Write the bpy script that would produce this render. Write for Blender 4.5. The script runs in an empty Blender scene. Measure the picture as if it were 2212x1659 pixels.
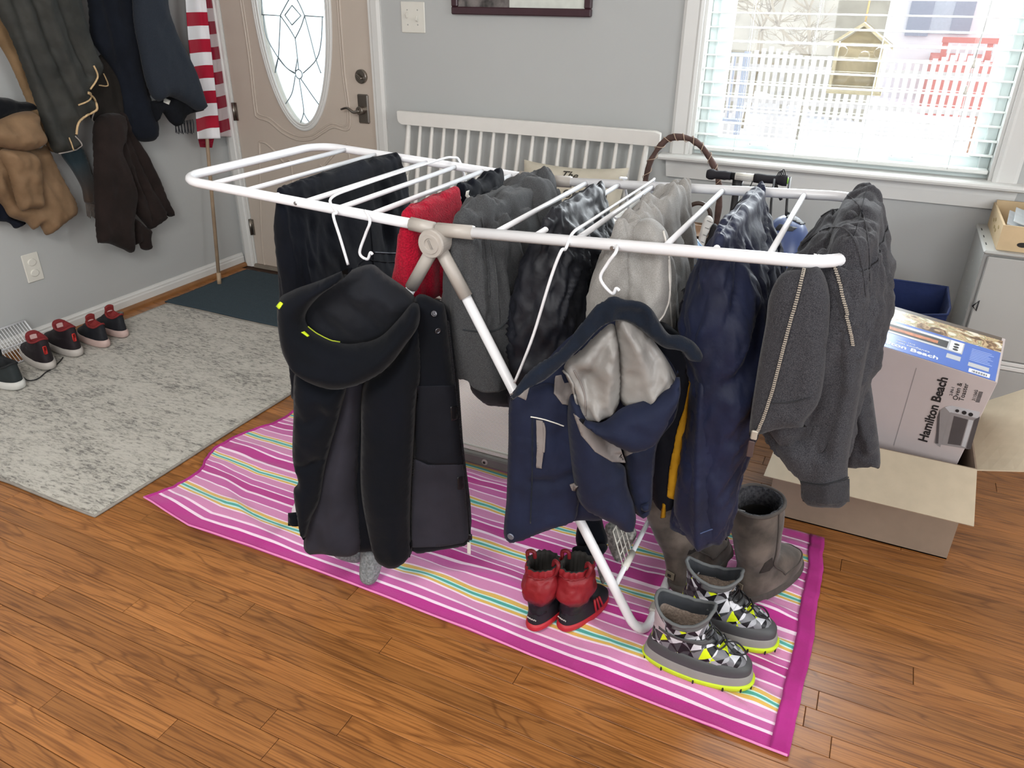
import bpy, math, random
import numpy as np
from mathutils import Matrix, Vector
from mathutils.bvhtree import BVHTree
from mathutils.geometry import delaunay_2d_cdt
random.seed(7); rng = np.random.default_rng(7)
S = bpy.context.scene
C = bpy.context.collection
# ------------------------------------------------------------------ camera (2212 x 1659 frame)
F_PX, CX, CY = 1638.95, 1106.0, 829.5
PITCH, YAW, ROLL, CAM_H = 0.468891, 0.436857, 0.0129762, 1.41
_fw = np.array([-math.sin(YAW)*math.cos(PITCH), math.cos(YAW)*math.cos(PITCH), -math.sin(PITCH)])
_r = np.array([math.cos(YAW), math.sin(YAW), 0.0]); _u = np.cross(_r, _fw)
_c, _s = math.cos(ROLL), math.sin(ROLL)
RM = np.array([_c*_r+_s*_u, -_s*_r+_c*_u, _fw]); EYE = np.array([0, 0, CAM_H])
cam = bpy.data.cameras.new('camera'); cam_o = bpy.data.objects.new('camera', cam); C.objects.link(cam_o)
cam.sensor_width = 36; cam.lens = 36*F_PX/2212; cam.clip_end = 300; cam.clip_start = 0.02
mw = Matrix.Identity(4)
for i in range(3):
    mw[i][0] = RM[0][i]; mw[i][1] = RM[1][i]; mw[i][2] = -RM[2][i]; mw[i][3] = EYE[i]
cam_o.matrix_world = mw
S.camera = cam_o
# ------------------------------------------------------------------ world, lights, exposure
W = bpy.data.worlds.new('overcast_sky'); S.world = W; W.use_nodes = True
bg = W.node_tree.nodes['Background']; bg.inputs[0].default_value = (0.94, 0.97, 1.0, 1); bg.inputs[1].default_value = 1.75
def area(name, loc, target, sx, sy, power, col=(1, 1, 1)):
    l = bpy.data.lights.new(name, 'AREA'); l.shape = 'RECTANGLE'; l.size = sx; l.size_y = sy; l.energy = power; l.color = col
    o = bpy.data.objects.new(name, l); C.objects.link(o); o.location = loc
    o.rotation_euler = (Vector(target)-Vector(loc)).to_track_quat('-Z', 'Y').to_euler(); return o
area('window_light_behind', (1.2, -2.2, 1.75), (-3.2, 2.2, 0.9), 2.2, 1.3, 70, (0.97, 0.98, 1.0))
area('front_left_fill', (-1.3, -2.3, 1.5), (-3.2, 2.0, 1.0), 1.4, 1.1, 14, (0.97, 0.99, 1.0))  # added fill with no known window behind it, lifts the left wall
area('window_light_right', (2.85, 0.7, 1.5), (-3.0, 1.6, 0.5), 1.8, 1.4, 52, (0.95, 0.98, 1.0))
area('window_light_front', (-0.15, 3.42, 1.45), (-0.25, 0.5, 0.4), 0.95, 1.05, 62, (0.90, 0.96, 1.0))
area('left_wall_fill', (-0.9, -0.3, 2.34), (-3.4, 2.1, 0.3), 1.0, 0.8, 46, (1.0, 0.99, 0.96))  # unseen overhead fill, added and aimed to brighten the left wall
S.view_settings.view_transform = 'Standard'; S.view_settings.look = 'None'
S.view_settings.exposure = 0.22; S.view_settings.gamma = 1.0; S.view_settings.use_curve_mapping = False
try:
    S.cycles.use_denoising = True; S.cycles.max_bounces = 8; S.cycles.transparent_max_bounces = 16
    S.cycles.sample_clamp_indirect = 6
except Exception: pass
# ------------------------------------------------------------------ unprojection
def ray(x, y):
    return np.array([(x-CX)/F_PX, -(y-CY)/F_PX, 1.0]) @ RM
def onX(x, y, v): d = ray(x, y); return EYE+d*(v/d[0])
def onY(x, y, v): d = ray(x, y); return EYE+d*(v/d[1])
def onZ(x, y, v): d = ray(x, y); return EYE+d*((v-CAM_H)/d[2])
# ------------------------------------------------------------------ noise
def _h(i, j, k, s):
    n = (i*374761393+j*668265263+k*2147483647+s*974711) & 0xffffffff
    n = ((n ^ (n >> 13))*1274126177) & 0xffffffff
    return ((n ^ (n >> 16)) & 0xffff)/65535.0*2-1
def vnoise(P, seed=0):
    P = np.asarray(P, float); I = np.floor(P).astype(np.int64); f = P-I; f = f*f*(3-2*f); r = 0
    for a in (0, 1):
        for b in (0, 1):
            for c in (0, 1):
                w = (f[..., 0] if a else 1-f[..., 0])*(f[..., 1] if b else 1-f[..., 1])*(f[..., 2] if c else 1-f[..., 2])
                r = r+w*_h(I[..., 0]+a, I[..., 1]+b, I[..., 2]+c, seed)
    return r
def fbm(P, seed=0, o=3):
    P = np.asarray(P, float); return sum(vnoise(P*2.03**i, seed+i)*0.5**i for i in range(o))
def ridge(P, seed=0): return 1-2*np.abs(fbm(P, seed, 2))
def crm(pts, n, closed=False):
    """Catmull-Rom resample of a polyline"""
    P = np.asarray(pts, float); m = len(P)
    if m < 3 and not closed:
        t = np.linspace(0, 1, n)[:, None]; return P[0]*(1-t)+P[-1]*t
    T = np.linspace(0, m if closed else m-1, n, endpoint=not closed); out = []
    for t in T:
        i = int(math.floor(t)); u = t-i
        if closed: a, b, c, d = P[(i-1) % m], P[i % m], P[(i+1) % m], P[(i+2) % m]
        else:
            if i >= m-1: i, u = m-2, 1.0
            a, b, c, d = P[max(i-1, 0)], P[i], P[i+1], P[min(i+2, m-1)]
        out.append(0.5*((2*b)+(c-a)*u+(2*a-5*b+4*c-d)*u*u+(3*b-a-3*c+d)*u**3))
    return np.array(out)
def samp(P, closed=False, sp=6):
    P = np.asarray(P, float); return crm(P, max(len(P)*sp, 8), closed)
# ------------------------------------------------------------------ objects
ORG = {}
def props(o, label=None, cat=None, group=None, kind=None):
    if label: o['label'] = label
    if cat: o['category'] = cat
    if group: o['group'] = group
    if kind: o['kind'] = kind
    return o
def thing(name, loc, label=None, cat=None, group=None, kind=None):
    o = bpy.data.objects.new(name, None); C.objects.link(o); o.location = loc; o.empty_display_size = 0.05
    ORG[o] = np.array(loc, float); return props(o, label, cat, group, kind)
def add(name, V, Fs, mat, parent=None, smooth=True, uv=None, mats=None, midx=None, origin=None):
    V = np.asarray(V, float)
    o_ = ORG[parent] if parent is not None else (np.array(origin, float) if origin is not None else np.array([V[:, 0].mean(), V[:, 1].mean(), V[:, 2].min()]))
    me = bpy.data.meshes.new(name); me.from_pydata((V-o_).tolist(), [], [tuple(int(q) for q in f) for f in Fs])
    for m in (mats or [mat]): me.materials.append(m)
    if midx is not None: me.polygons.foreach_set('material_index', np.asarray(midx, dtype=np.int32))
    if smooth: me.polygons.foreach_set('use_smooth', np.ones(len(me.polygons), bool))
    if uv is not None:
        l = me.uv_layers.new(name='UVMap'); li = np.empty(len(me.loops), dtype=np.int32); me.loops.foreach_get('vertex_index', li)
        l.data.foreach_set('uv', np.asarray(uv, float)[li].ravel())
    me.update()
    o = bpy.data.objects.new(name, me); C.objects.link(o); ORG[o] = o_
    if parent is not None: o.parent = parent
    else: o.location = o_
    return o
def join(parts):
    V, Fs, n = [], [], 0
    for v, f in parts:
        V.append(np.asarray(v, float)); Fs += [tuple(q+n for q in g) for g in f]; n += len(v)
    return np.vstack(V), Fs
def g_tube(pts, r, seg=10, closed=False, caps=True):
    P = np.asarray(pts, float); n = len(P); R = np.broadcast_to(np.asarray(r, float), (n,))
    T = np.roll(P, -1, 0)-np.roll(P, 1, 0) if closed else np.gradient(P, axis=0)
    T /= np.linalg.norm(T, axis=1)[:, None]+1e-12
    a = np.array([0, 0, 1.0]); 
    if abs(T[0] @ a) > 0.9: a = np.array([1.0, 0, 0])
    N = np.cross(T[0], a); N /= np.linalg.norm(N); V = []
    th = np.linspace(0, 2*np.pi, seg, endpoint=False)
    for i in range(n):
        N = N-T[i]*(N @ T[i]); N /= np.linalg.norm(N)+1e-12; B = np.cross(T[i], N)
        V.append(P[i]+R[i]*(np.cos(th)[:, None]*N+np.sin(th)[:, None]*B))
    Fs = []
    for i in range(n if closed else n-1):
        j = (i+1) % n
        for k in range(seg): Fs.append((i*seg+k, i*seg+(k+1) % seg, j*seg+(k+1) % seg, j*seg+k))
    if caps and not closed:
        Fs.append(tuple(range(seg))[::-1]); Fs.append(tuple((n-1)*seg+k for k in range(seg)))
    return np.vstack(V), Fs
def tube(name, pts, r, mat, parent=None, seg=10, closed=False, **k):
    v, f = g_tube(pts, r, seg, closed); return add(name, v, f, mat, parent, **k)
def g_box(c, s, M=None, bev=0.0):
    """box with centre c, full size s, optional 3x3 axes M, chamfer bev"""
    hx, hy, hz = np.array(s, float)/2
    if bev <= 0:
        v = np.array([[x, y, z] for x in (-hx, hx) for y in (-hy, hy) for z in (-hz, hz)])
        f = [(0, 1, 3, 2), (4, 6, 7, 5), (0, 4, 5, 1), (2, 3, 7, 6), (0, 2, 6, 4), (1, 5, 7, 3)]
    else:
        b = min(bev, hx*.98, hy*.98, hz*.98); v = []; idx = {}
        for sx in (-1, 1):
            for sy in (-1, 1):
                for sz in (-1, 1):
                    for a in range(3):
                        q = [sx*(hx-b), sy*(hy-b), sz*(hz-b)]; q[a] = (sx*hx, sy*hy, sz*hz)[a]; idx[(sx, sy, sz, a)] = len(v); v.append(q)
        v = np.array(v); f = []
        for a in range(3):
            b1, b2 = (a+1) % 3, (a+2) % 3
            for s_ in (-1, 1):
                q = []
                for t1, t2 in ((-1, -1), (1, -1), (1, 1), (-1, 1)):
                    k = [0, 0, 0]; k[a] = s_; k[b1] = t1; k[b2] = t2; q.append(idx[(*k, a)])
                f.append(tuple(q if s_ > 0 else q[::-1]))
            for t1 in (-1, 1):
                for t2 in (-1, 1):
                    k0 = [0, 0, 0]; k1 = [0, 0, 0]; k0[a] = -1; k1[a] = 1
                    for k in (k0, k1): k[b1] = t1; k[b2] = t2
                    q = (idx[(*k0, b1)], idx[(*k1, b1)], idx[(*k1, b2)], idx[(*k0, b2)]); f.append(q if t1*t2 > 0 else q[::-1])
        for sx in (-1, 1):
            for sy in (-1, 1):
                for sz in (-1, 1):
                    q = tuple(idx[(sx, sy, sz, a)] for a in range(3)); f.append(q if sx*sy*sz > 0 else q[::-1])
    if M is not None: v = v @ np.asarray(M, float)
    return v+np.array(c, float), f
def box(name, c, s, mat, parent=None, M=None, bev=0.0, smooth=False, **k):
    v, f = g_box(c, s, M, bev); return add(name, v, f, mat, parent, smooth=smooth, **k)
def bx(name, x0, x1, y0, y1, z0, z1, mat, parent=None, bev=0.0, **k):
    return box(name, ((x0+x1)/2, (y0+y1)/2, (z0+z1)/2), (x1-x0, y1-y0, z1-z0), mat, parent, bev=bev, **k)
def g_grid(P):
    """P (n,m,3) -> verts, quads"""
    n, m = P.shape[:2]; Fs = [(i*m+j, i*m+j+1, (i+1)*m+j+1, (i+1)*m+j) for i in range(n-1) for j in range(m-1)]
    return P.reshape(-1, 3), Fs
def g_rings(R, cap0=True, cap1=True):
    n, m = R.shape[:2]; Fs = []
    for i in range(n-1):
        for k in range(m): Fs.append((i*m+k, i*m+(k+1) % m, (i+1)*m+(k+1) % m, (i+1)*m+k))
    if cap0: Fs.append(tuple(range(m))[::-1])
    if cap1: Fs.append(tuple((n-1)*m+k for k in range(m)))
    return R.reshape(-1, 3), Fs
# ------------------------------------------------------------------ materials
def lin(h):
    if isinstance(h, str):
        h = h.lstrip('#'); c = [int(h[i:i+2], 16)/255 for i in (0, 2, 4)]
    else: c = h
    return tuple(q/12.92 if q <= 0.04045 else ((q+0.055)/1.055)**2.4 for q in c)+(1,)
class NT:
    def __init__(s, name):
        s.m = bpy.data.materials.new(name); s.m.use_nodes = True; s.t = s.m.node_tree; s.b = s.t.nodes['Principled BSDF']
    def n(s, typ, **k):
        o = s.t.nodes.new(typ)
        for a, v in k.items():
            if a.startswith('i_'):
                o.inputs[int(a[2:]) if a[2:].isdigit() else a[2:].replace('_', ' ')].default_value = v
            else: setattr(o, a, v)
        return o
    def l(s, a, b): s.t.links.new(a, b)
def setb(b, col=None, rough=None, metal=None, spec=None, sheen=None, trans=None, alpha=None, coat=None):
    I = b.inputs
    if col is not None: I['Base Color'].default_value = lin(col)
    if rough is not None: I['Roughness'].default_value = rough
    if metal is not None: I['Metallic'].default_value = metal
    if spec is not None: I['Specular IOR Level'].default_value = spec
    if sheen is not None: I['Sheen Weight'].default_value = sheen; I['Sheen Roughness'].default_value = 0.5
    if trans is not None: I['Transmission Weight'].default_value = trans
    if coat is not None: I['Coat Weight'].default_value = coat
def plain(name, col, rough=0.5, metal=0, spec=0.5, var=0.06, sc=30, bump=0.0, **k):
    t = NT(name); setb(t.b, col, rough, metal, spec, **k)
    tc = t.n('ShaderNodeTexCoord'); nz = t.n('ShaderNodeTexNoise'); nz.inputs['Scale'].default_value = sc; nz.inputs['Detail'].default_value = 3
    t.l(tc.outputs['Object'], nz.inputs['Vector'])
    c = np.array(lin(col)[:3]); r = t.n('ShaderNodeValToRGB')
    r.color_ramp.elements[0].position = 0.3; r.color_ramp.elements[1].position = 0.7
    r.color_ramp.elements[0].color = tuple(c*(1-var))+(1,); r.color_ramp.elements[1].color = tuple(np.minimum(c*(1+var), 1))+(1,)
    t.l(nz.outputs['Fac'], r.inputs['Fac']); t.l(r.outputs['Color'], t.b.inputs['Base Color'])
    if bump:
        bp = t.n('ShaderNodeBump'); bp.inputs['Strength'].default_value = bump; bp.inputs['Distance'].default_value = 0.002
        t.l(nz.outputs['Fac'], bp.inputs['Height']); t.l(bp.outputs['Normal'], t.b.inputs['Normal'])
    return t.m
def fabric(name, col, col2=None, rough=0.9, sc=900, bump=0.35, sheen=0.05, heather=0.0, spec=0.2, dist=0.0008):
    """woven / knitted cloth: fine mottling plus fine relief"""
    t = NT(name); setb(t.b, col, rough, 0, spec, sheen*0.25)
    tc = t.n('ShaderNodeTexCoord')
    a = t.n('ShaderNodeTexNoise'); a.inputs['Scale'].default_value = sc; a.inputs['Detail'].default_value = 2; t.l(tc.outputs['Object'], a.inputs['Vector'])
    b = t.n('ShaderNodeTexNoise'); b.inputs['Scale'].default_value = 9; b.inputs['Detail'].default_value = 4; t.l(tc.outputs['Object'], b.inputs['Vector'])
    mx = t.n('ShaderNodeMix', data_type='RGBA'); mx.inputs['A'].default_value = lin(col); mx.inputs['B'].default_value = lin(col2 or col)
    r = t.n('ShaderNodeValToRGB'); r.color_ramp.elements[0].position = 0.45-0.1; r.color_ramp.elements[1].position = 0.62
    t.l((a if heather else b).outputs['Fac'], r.inputs['Fac']); t.l(r.outputs['Color'], mx.inputs['Factor'])
    t.l(mx.outputs['Result'], t.b.inputs['Base Color'])
    bp = t.n('ShaderNodeBump'); bp.inputs['Strength'].default_value = bump; bp.inputs['Distance'].default_value = dist
    t.l(a.outputs['Fac'], bp.inputs['Height'])
    b2 = t.n('ShaderNodeBump'); b2.inputs['Strength'].default_value = 0.25; b2.inputs['Distance'].default_value = 0.01
    w = t.n('ShaderNodeTexNoise'); w.inputs['Scale'].default_value = 22; w.inputs['Detail'].default_value = 3; t.l(tc.outputs['Object'], w.inputs['Vector'])
    t.l(w.outputs['Fac'], b2.inputs['Height']); t.l(bp.outputs['Normal'], b2.inputs['Normal']); t.l(b2.outputs['Normal'], t.b.inputs['Normal'])
    return t.m
M = {}
M['wall'] = plain('wall_paint', '#b2b4b3', 0.75, var=0.012, sc=3, bump=0.0)
M['ceil'] = plain('ceiling_paint', '#e8e6e2', 0.85, var=0.01)
M['trim'] = plain('white_trim_paint', '#d6d6d3', 0.38, var=0.01, sc=8)
M['door'] = plain('cream_door_paint', '#bdb1a5', 0.45, var=0.015, sc=6)
M['white'] = plain('white_powder_coat', '#e4e5e8', 0.28, var=0.01, sc=20)
M['bench'] = plain('white_bench_paint', '#dcdad5', 0.4, var=0.02, sc=14)
M['greyplast'] = plain('grey_plastic', '#a8a29b', 0.42, var=0.02)
M['nickel'] = plain('brushed_nickel', '#8d8780', 0.32, metal=1.0, var=0.05, sc=200)
M['steel'] = plain('zinc_screw', '#b5b5b5', 0.3, metal=1.0)
M['black'] = plain('black_plastic', '#101014', 0.45)
M['plate'] = plain('ivory_plate', '#d8d6cd', 0.35, var=0.01)
M['darkhole'] = plain('dark_slot', '#24211e', 0.8)
M['snow'] = plain('snow_ground', '#f6f8ff', 0.9, var=0.02)
M['glassw'] = NT('window_glass').m
def glass(name, rough, tint=(1, 1, 1, 1), mixf=0.9):
    t = NT(name); t.t.nodes.remove(t.b); out = t.t.nodes['Material Output']
    tr = t.n('ShaderNodeBsdfTransparent'); tr.inputs[0].default_value = tint
    g = t.n('ShaderNodeBsdfGlass'); g.inputs['Roughness'].default_value = rough; g.inputs['IOR'].default_value = 1.1; g.inputs['Color'].default_value = tint
    gl = t.n('ShaderNodeBsdfGlossy'); gl.inputs['Roughness'].default_value = 0.02
    m = t.n('ShaderNodeMixShader'); m.inputs[0].default_value = mixf
    t.l(g.outputs[0] if rough > 0 else gl.outputs[0], m.inputs[1]); t.l(tr.outputs[0], m.inputs[2]); t.l(m.outputs[0], out.inputs[0]); return t.m
M['pane'] = glass('window_glass_clear', 0.0, (1, 1, 1, 1), 0.94)
M['oval'] = glass('textured_glass', 0.18, (0.93, 0.99, 1, 1), 0.35)
M['came'] = plain('lead_came', '#8f9ba0', 0.4, metal=0.6)
# oak boards: each board takes its own tone and grain offset
def wood(name, c0, c1, c2, rough=0.33, scale=1.0, axis=0):
    t = NT(name); setb(t.b, c0, rough, 0, 0.45, coat=0.15); t.b.inputs['Coat Roughness'].default_value = 0.25
    tc = t.n('ShaderNodeTexCoord'); oi = t.n('ShaderNodeObjectInfo')
    ml = t.n('ShaderNodeMath', operation='MULTIPLY'); ml.inputs[1].default_value = 57.3; t.l(oi.outputs['Random'], ml.inputs[0])
    ad = t.n('ShaderNodeVectorMath', operation='ADD'); t.l(tc.outputs['Object'], ad.inputs[0]); t.l(ml.outputs[0], ad.inputs[1])
    def mp(sx, sy, sz):
        m = t.n('ShaderNodeMapping'); m.inputs['Scale'].default_value = (sx*scale, sy*scale, sz*scale) if axis == 0 else (sy*scale, sx*scale, sz*scale); t.l(ad.outputs[0], m.inputs[0]); return m
    n1 = t.n('ShaderNodeTexNoise'); n1.inputs['Scale'].default_value = 1; n1.inputs['Detail'].default_value = 3; n1.inputs['Distortion'].default_value = 0.6; t.l(mp(1.1, 9, 9).outputs[0], n1.inputs['Vector'])
    w = t.n('ShaderNodeMath', operation='MULTIPLY'); w.inputs[1].default_value = 11; t.l(n1.outputs['Fac'], w.inputs[0])
    fr = t.n('ShaderNodeMath', operation='PINGPONG'); fr.inputs[1].default_value = 0.5; t.l(w.outputs[0], fr.inputs[0])
    r1 = t.n('ShaderNodeValToRGB'); r1.color_ramp.elements[0].position = 0.0; r1.color_ramp.elements[0].color = (1, 1, 1, 1); r1.color_ramp.elements[1].position = 0.16; r1.color_ramp.elements[1].color = (0, 0, 0, 1); t.l(fr.outputs[0], r1.inputs[0])
    n2 = t.n('ShaderNodeTexNoise'); n2.inputs['Scale'].default_value = 1; n2.inputs['Detail'].default_value = 4; t.l(mp(7, 260, 260).outputs[0], n2.inputs['Vector'])
    n3 = t.n('ShaderNodeTexNoise'); n3.inputs['Scale'].default_value = 1; n3.inputs['Detail'].default_value = 2; t.l(mp(2.2, 7, 7).outputs[0], n3.inputs['Vector'])
    mxa = t.n('ShaderNodeMix', data_type='RGBA'); mxa.inputs['A'].default_value = lin(c0); mxa.inputs['B'].default_value = lin(c1); t.l(n3.outputs['Fac'], mxa.inputs['Factor'])
    f2 = t.n('ShaderNodeMath', operation='MULTIPLY'); f2.inputs[1].default_value = 0.55; t.l(r1.outputs['Color'], f2.inputs[0])
    mxb = t.n('ShaderNodeMix', data_type='RGBA'); t.l(mxa.outputs['Result'], mxb.inputs['A']); mxb.inputs['B'].default_value = lin(c2); t.l(f2.outputs[0], mxb.inputs['Factor'])
    r2 = t.n('ShaderNodeValToRGB'); r2.color_ramp.elements[0].position = 0.34; r2.color_ramp.elements[1].position = 0.56; r2.color_ramp.elements[0].color = (0.55, 0.55, 0.55, 1); r2.color_ramp.elements[1].color = (0, 0, 0, 1); t.l(n2.outputs['Fac'], r2.inputs[0])
    mxc = t.n('ShaderNodeMix', data_type='RGBA'); t.l(mxb.outputs['Result'], mxc.inputs['A']); mxc.inputs['B'].default_value = lin(c2); t.l(r2.outputs['Color'], mxc.inputs['Factor'])
    hv = t.n('ShaderNodeHueSaturation'); mr = t.n('ShaderNodeMapRange'); mr.inputs['To Min'].default_value = 0.8; mr.inputs['To Max'].default_value = 1.16; t.l(oi.outputs['Random'], mr.inputs['Value'])
    t.l(mr.outputs[0], hv.inputs['Value']); t.l(mxc.outputs['Result'], hv.inputs['Color']); t.l(hv.outputs['Color'], t.b.inputs['Base Color'])
    return t.m
M['oak'] = wood('oak_floorboard', '#ad7540', '#98602f', '#593215')
M['oaktrim'] = plain('oak_shoe_moulding', '#8a5f38', 0.4, var=0.15, sc=12)
M['pine'] = plain('pale_pine_wood', '#c9b790', 0.6, var=0.08, sc=18)
M['maple'] = plain('light_plywood', '#c3ab86', 0.6, var=0.07, sc=22)

# ================================================================== THE SETTING
XL, YB, XR, YF, ZC = -3.257, 3.229, 3.0, -2.6, 2.44
fl = add('floor', *g_box(((XL+XR)/2, (YB+YF)/2, -0.03), (XR-XL+0.3, YB-YF+0.3, 0.05)), plain('subfloor_joint', '#3a2313', 0.8), smooth=False, origin=(0, 0, 0)); fl['kind'] = 'structure'
PW = 0.058; row = 0; nplank = 0
y = 0.732-7*PW
while y < YB-0.1:
    x = XL+0.004
    xe = 1.6 if y < 1.3 else 2.4
    first = True
    while x < xe:
        L = random.uniform(0.7, 1.7) if not first else random.uniform(0.6, 1.9); first = False; x2 = x+L
        cx_, cy_ = (x+x2)/2, y+PW/2
        # small eased edges leave a hairline joint
        v, f = g_box((cx_, cy_, -0.0035), (L-0.0013, PW-0.0013, 0.0069), None, 0.0008)
        add('plank', v, f, M['oak'], fl, smooth=False)
        nplank += 1; x = x2
    y += PW
# walls
def wall(name, boxes, mat=None):
    v, f = join([g_box(((a+b)/2, (c+d)/2, (e+g)/2), (b-a, d-c, g-e)) for a, b, c, d, e, g in boxes]); o = add(name, v, f, mat or M['wall'], smooth=False); o['kind'] = 'structure'; return o
DX0, DX1, DZ = -3.17, -2.257, 2.03
WX0, WX1, WZ0, WZ1 = -0.716, 0.378, 0.845, 2.05
T = 0.13
wall('wall_back', [(XL-0.1, DX0, YB, YB+T, 0, ZC), (DX0, DX1, YB, YB+T, DZ, ZC), (DX1, WX0, YB, YB+T, 0, ZC), (WX0, WX1, YB, YB+T, 0, WZ0), (WX0, WX1, YB, YB+T, WZ1, ZC), (WX1, XR+0.1, YB, YB+T, 0, ZC)])
wall('wall_left', [(XL-0.12, XL, YF, YB, 0, ZC)]); wall('wall_right', [(XR, XR+0.12, YF, YB, 0, ZC)])
wall('wall_front', [(XL-0.1, XR+0.1, YF-0.12, YF, 0, ZC)]); wall('ceiling', [(XL-0.1, XR+0.1, YF, YB+T, ZC, ZC+0.1)], M['ceil'])
def prof_x(name, prof, x0, x1, mat, kind='structure'):
    """profile in (y,z) extruded along x"""
    P = np.array(prof); R = np.array([[(xx, a, b) for a, b in P] for xx in (x0, x1)]); v, f = g_rings(R); o = add(name, v, f, mat, smooth=False); o['kind'] = kind; return o
def prof_y(name, prof, y0, y1, mat, kind='structure'):
    P = np.array(prof); R = np.array([[(a, yy, b) for a, b in P] for yy in (y0, y1)]); v, f = g_rings(R); o = add(name, v, f, mat, smooth=False); o['kind'] = kind; return o
bb = [(0, 0), (0.014, 0), (0.014, 0.05), (0.011, 0.056), (0.011, 0.064), (0.006, 0.07), (0.004, 0.076), (0, 0.076)]
prof_y('baseboard_left', [(XL+a, b) for a, b in bb], YF, YB-0.012, M['trim'])
prof_y('trim_1', [(XL+0.014, 0), (XL+0.034, 0), (XL+0.032, 0.01), (XL+0.026, 0.017), (XL+0.014, 0.02)], YF, YB-0.012, M['oaktrim'])
prof_x('baseboard_back', [(YB-a, b) for a, b in bb], DX1+0.065, XR, M['trim'])
prof_x('trim_2', [(YB-0.014, 0), (YB-0.034, 0), (YB-0.032, 0.01), (YB-0.026, 0.017), (YB-0.014, 0.02)], DX1+0.065, XR, M['oaktrim'])
# ---------------- door
DR = thing('door_1', ((DX0+DX1)/2, YB, 0), kind='structure')
cas = [(-0.066, 0), (-0.066, 0.012), (-0.05, 0.018), (-0.018, 0.016), (-0.012, 0.011), (0.0, 0.011), (0.0, 0)]
for nm, s_, x_ in (('door_casing', 1, DX0), ('door_casing', -1, DX1)):
    R = np.array([[(x_+s_*a, YB-b, zz) for a, b in cas] for zz in (0, DZ+0.066)]); v, f = g_rings(R); add(nm, v, f, M['trim'], DR, smooth=False)
R = np.array([[(xx, YB-b, DZ-a) for a, b in cas] for xx in (DX0, DX1)]); v, f = g_rings(R); add('door_casing', v, f, M['trim'], DR, smooth=False)
for x_ in (DX0, DX1-0.006): bx('door_jamb', x_, x_+0.006, YB, YB+T, 0, DZ, M['trim'], DR)
SY = YB+0.004
ec, ea, eb = (-2.712, 1.43), 0.213, 0.61
def ell(a, b, n=96):
    t = np.linspace(0, 2*np.pi, n, endpoint=False); return np.stack([ec[0]+a*np.cos(t), ec[1]+b*np.sin(t)], 1)
def slab():
    n = 96; E = ell(ea, eb, n); x0, x1, z0, z1 = DX0+0.009, DX1-0.009, 0.012, DZ-0.004
    O = []
    for p in E:
        d = p-np.array(ec); k = []
        if d[0] > 1e-9: k.append((x1-ec[0])/d[0])
        if d[0] < -1e-9: k.append((x0-ec[0])/d[0])
        if d[1] > 1e-9: k.append((z1-ec[1])/d[1])
        if d[1] < -1e-9: k.append((z0-ec[1])/d[1])
        q = np.array(ec)+d*min(k); O.append(q)
    O = np.array(O)
    for c in ((x0, z0), (x1, z0), (x0, z1), (x1, z1)):
        O[np.argmin(np.linalg.norm(O-np.array(c), axis=1))] = c
    V = []
    for yy, A in ((SY, O), (SY, E), (SY+0.044, E), (SY+0.044, O)): V += [(q[0], yy, q[1]) for q in A]
    Fs = []
    for a in range(4):
        b = (a+1) % 4
        for i in range(n): j = (i+1) % n; Fs.append((a*n+i, a*n+j, b*n+j, b*n+i))
    return V, Fs
v, f = slab(); add('door_slab', v, f, M['door'], DR, smooth=False)
for off, r, yy in ((0.020, 0.009, 0.004), (0.008, 0.006, 0.008), (-0.004, 0.006, 0.004)):
    E = ell(ea+off, eb+off); add('oval_moulding', *g_tube([(a, SY-yy+0.004, b) for a, b in E], r, 8, True), M['trim'], DR)
E = ell(ea+0.004, eb+0.004, 64)
v, f = g_rings(np.array([[(a, SY+yy, b) for a, b in E] for yy in (0.016, 0.022)])); add('glass_pane', v, f, M['oval'], DR, smooth=False)
def crop(pts, ox, oy, sc): return [(ox+a/sc, oy+b/sc) for a, b in pts]
K2 = lambda pts: crop(pts, 380, 0, 2.591)
came = [[(490, 85), (505, 200), (570, 320), (620, 380), (665, 412)], [(585, 88), (580, 200), (573, 320), (555, 408)], [(555, 408), (560, 370), (573, 320)],
        [(720, 88), (750, 200), (785, 335), (812, 410)], [(820, 90), (812, 240), (785, 335), (712, 410)], [(668, 215), (680, 320), (687, 392)], [(573, 320), (620, 380), (668, 408)],
        [(680, 328), (668, 400)], [(668, 424), (650, 520), (615, 580)], [(697, 438), (760, 530), (802, 588)], [(690, 440), (708, 560), (715, 630), (697, 688)], [(715, 630), (730, 660), (752, 690)],
        [(585, 85), (620, 20), (655, -40)], [(720, 88), (690, 20), (655, -40)], [(585, 88), (635, 160), (668, 215)], [(720, 88), (700, 150), (668, 215)],
        [(610, 85), (650, 140)], [(650, 30), (610, 85)], [(700, 88), (650, 140)], [(650, 30), (700, 88)], [(480, 82), (585, 88)], [(720, 88), (826, 95)], [(480, 0), (482, 85)]]
for c in came:
    P = np.array([onY(*q, SY+0.016) for q in K2(c)]); P = crm(P, 12) if len(P) > 2 else P; tube('lead_came', P, 0.0026, M['came'], DR, 6)
for (a, b), r in (((688, 415), 0.021),):
    c = onY(*K2([(a, b)])[0], SY+0.016); tube('lead_came', [(c[0]+r*math.cos(t), c[1], c[2]+r*math.sin(t)) for t in np.linspace(0, 6.28, 20, endpoint=False)], 0.0026, M['came'], DR, 6, True)
def mould(px, r=0.0055):
    P = np.array([onY(*q, SY) for q in K2(px)]); return P
up = [(352, -60), (380, 120), (410, 330), (440, 600), (455, 655), (520, 680), (600, 745), (680, 782), (760, 780), (820, 745), (880, 712), (975, 706), (945, 400), (920, 60), (912, -60)]
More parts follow.
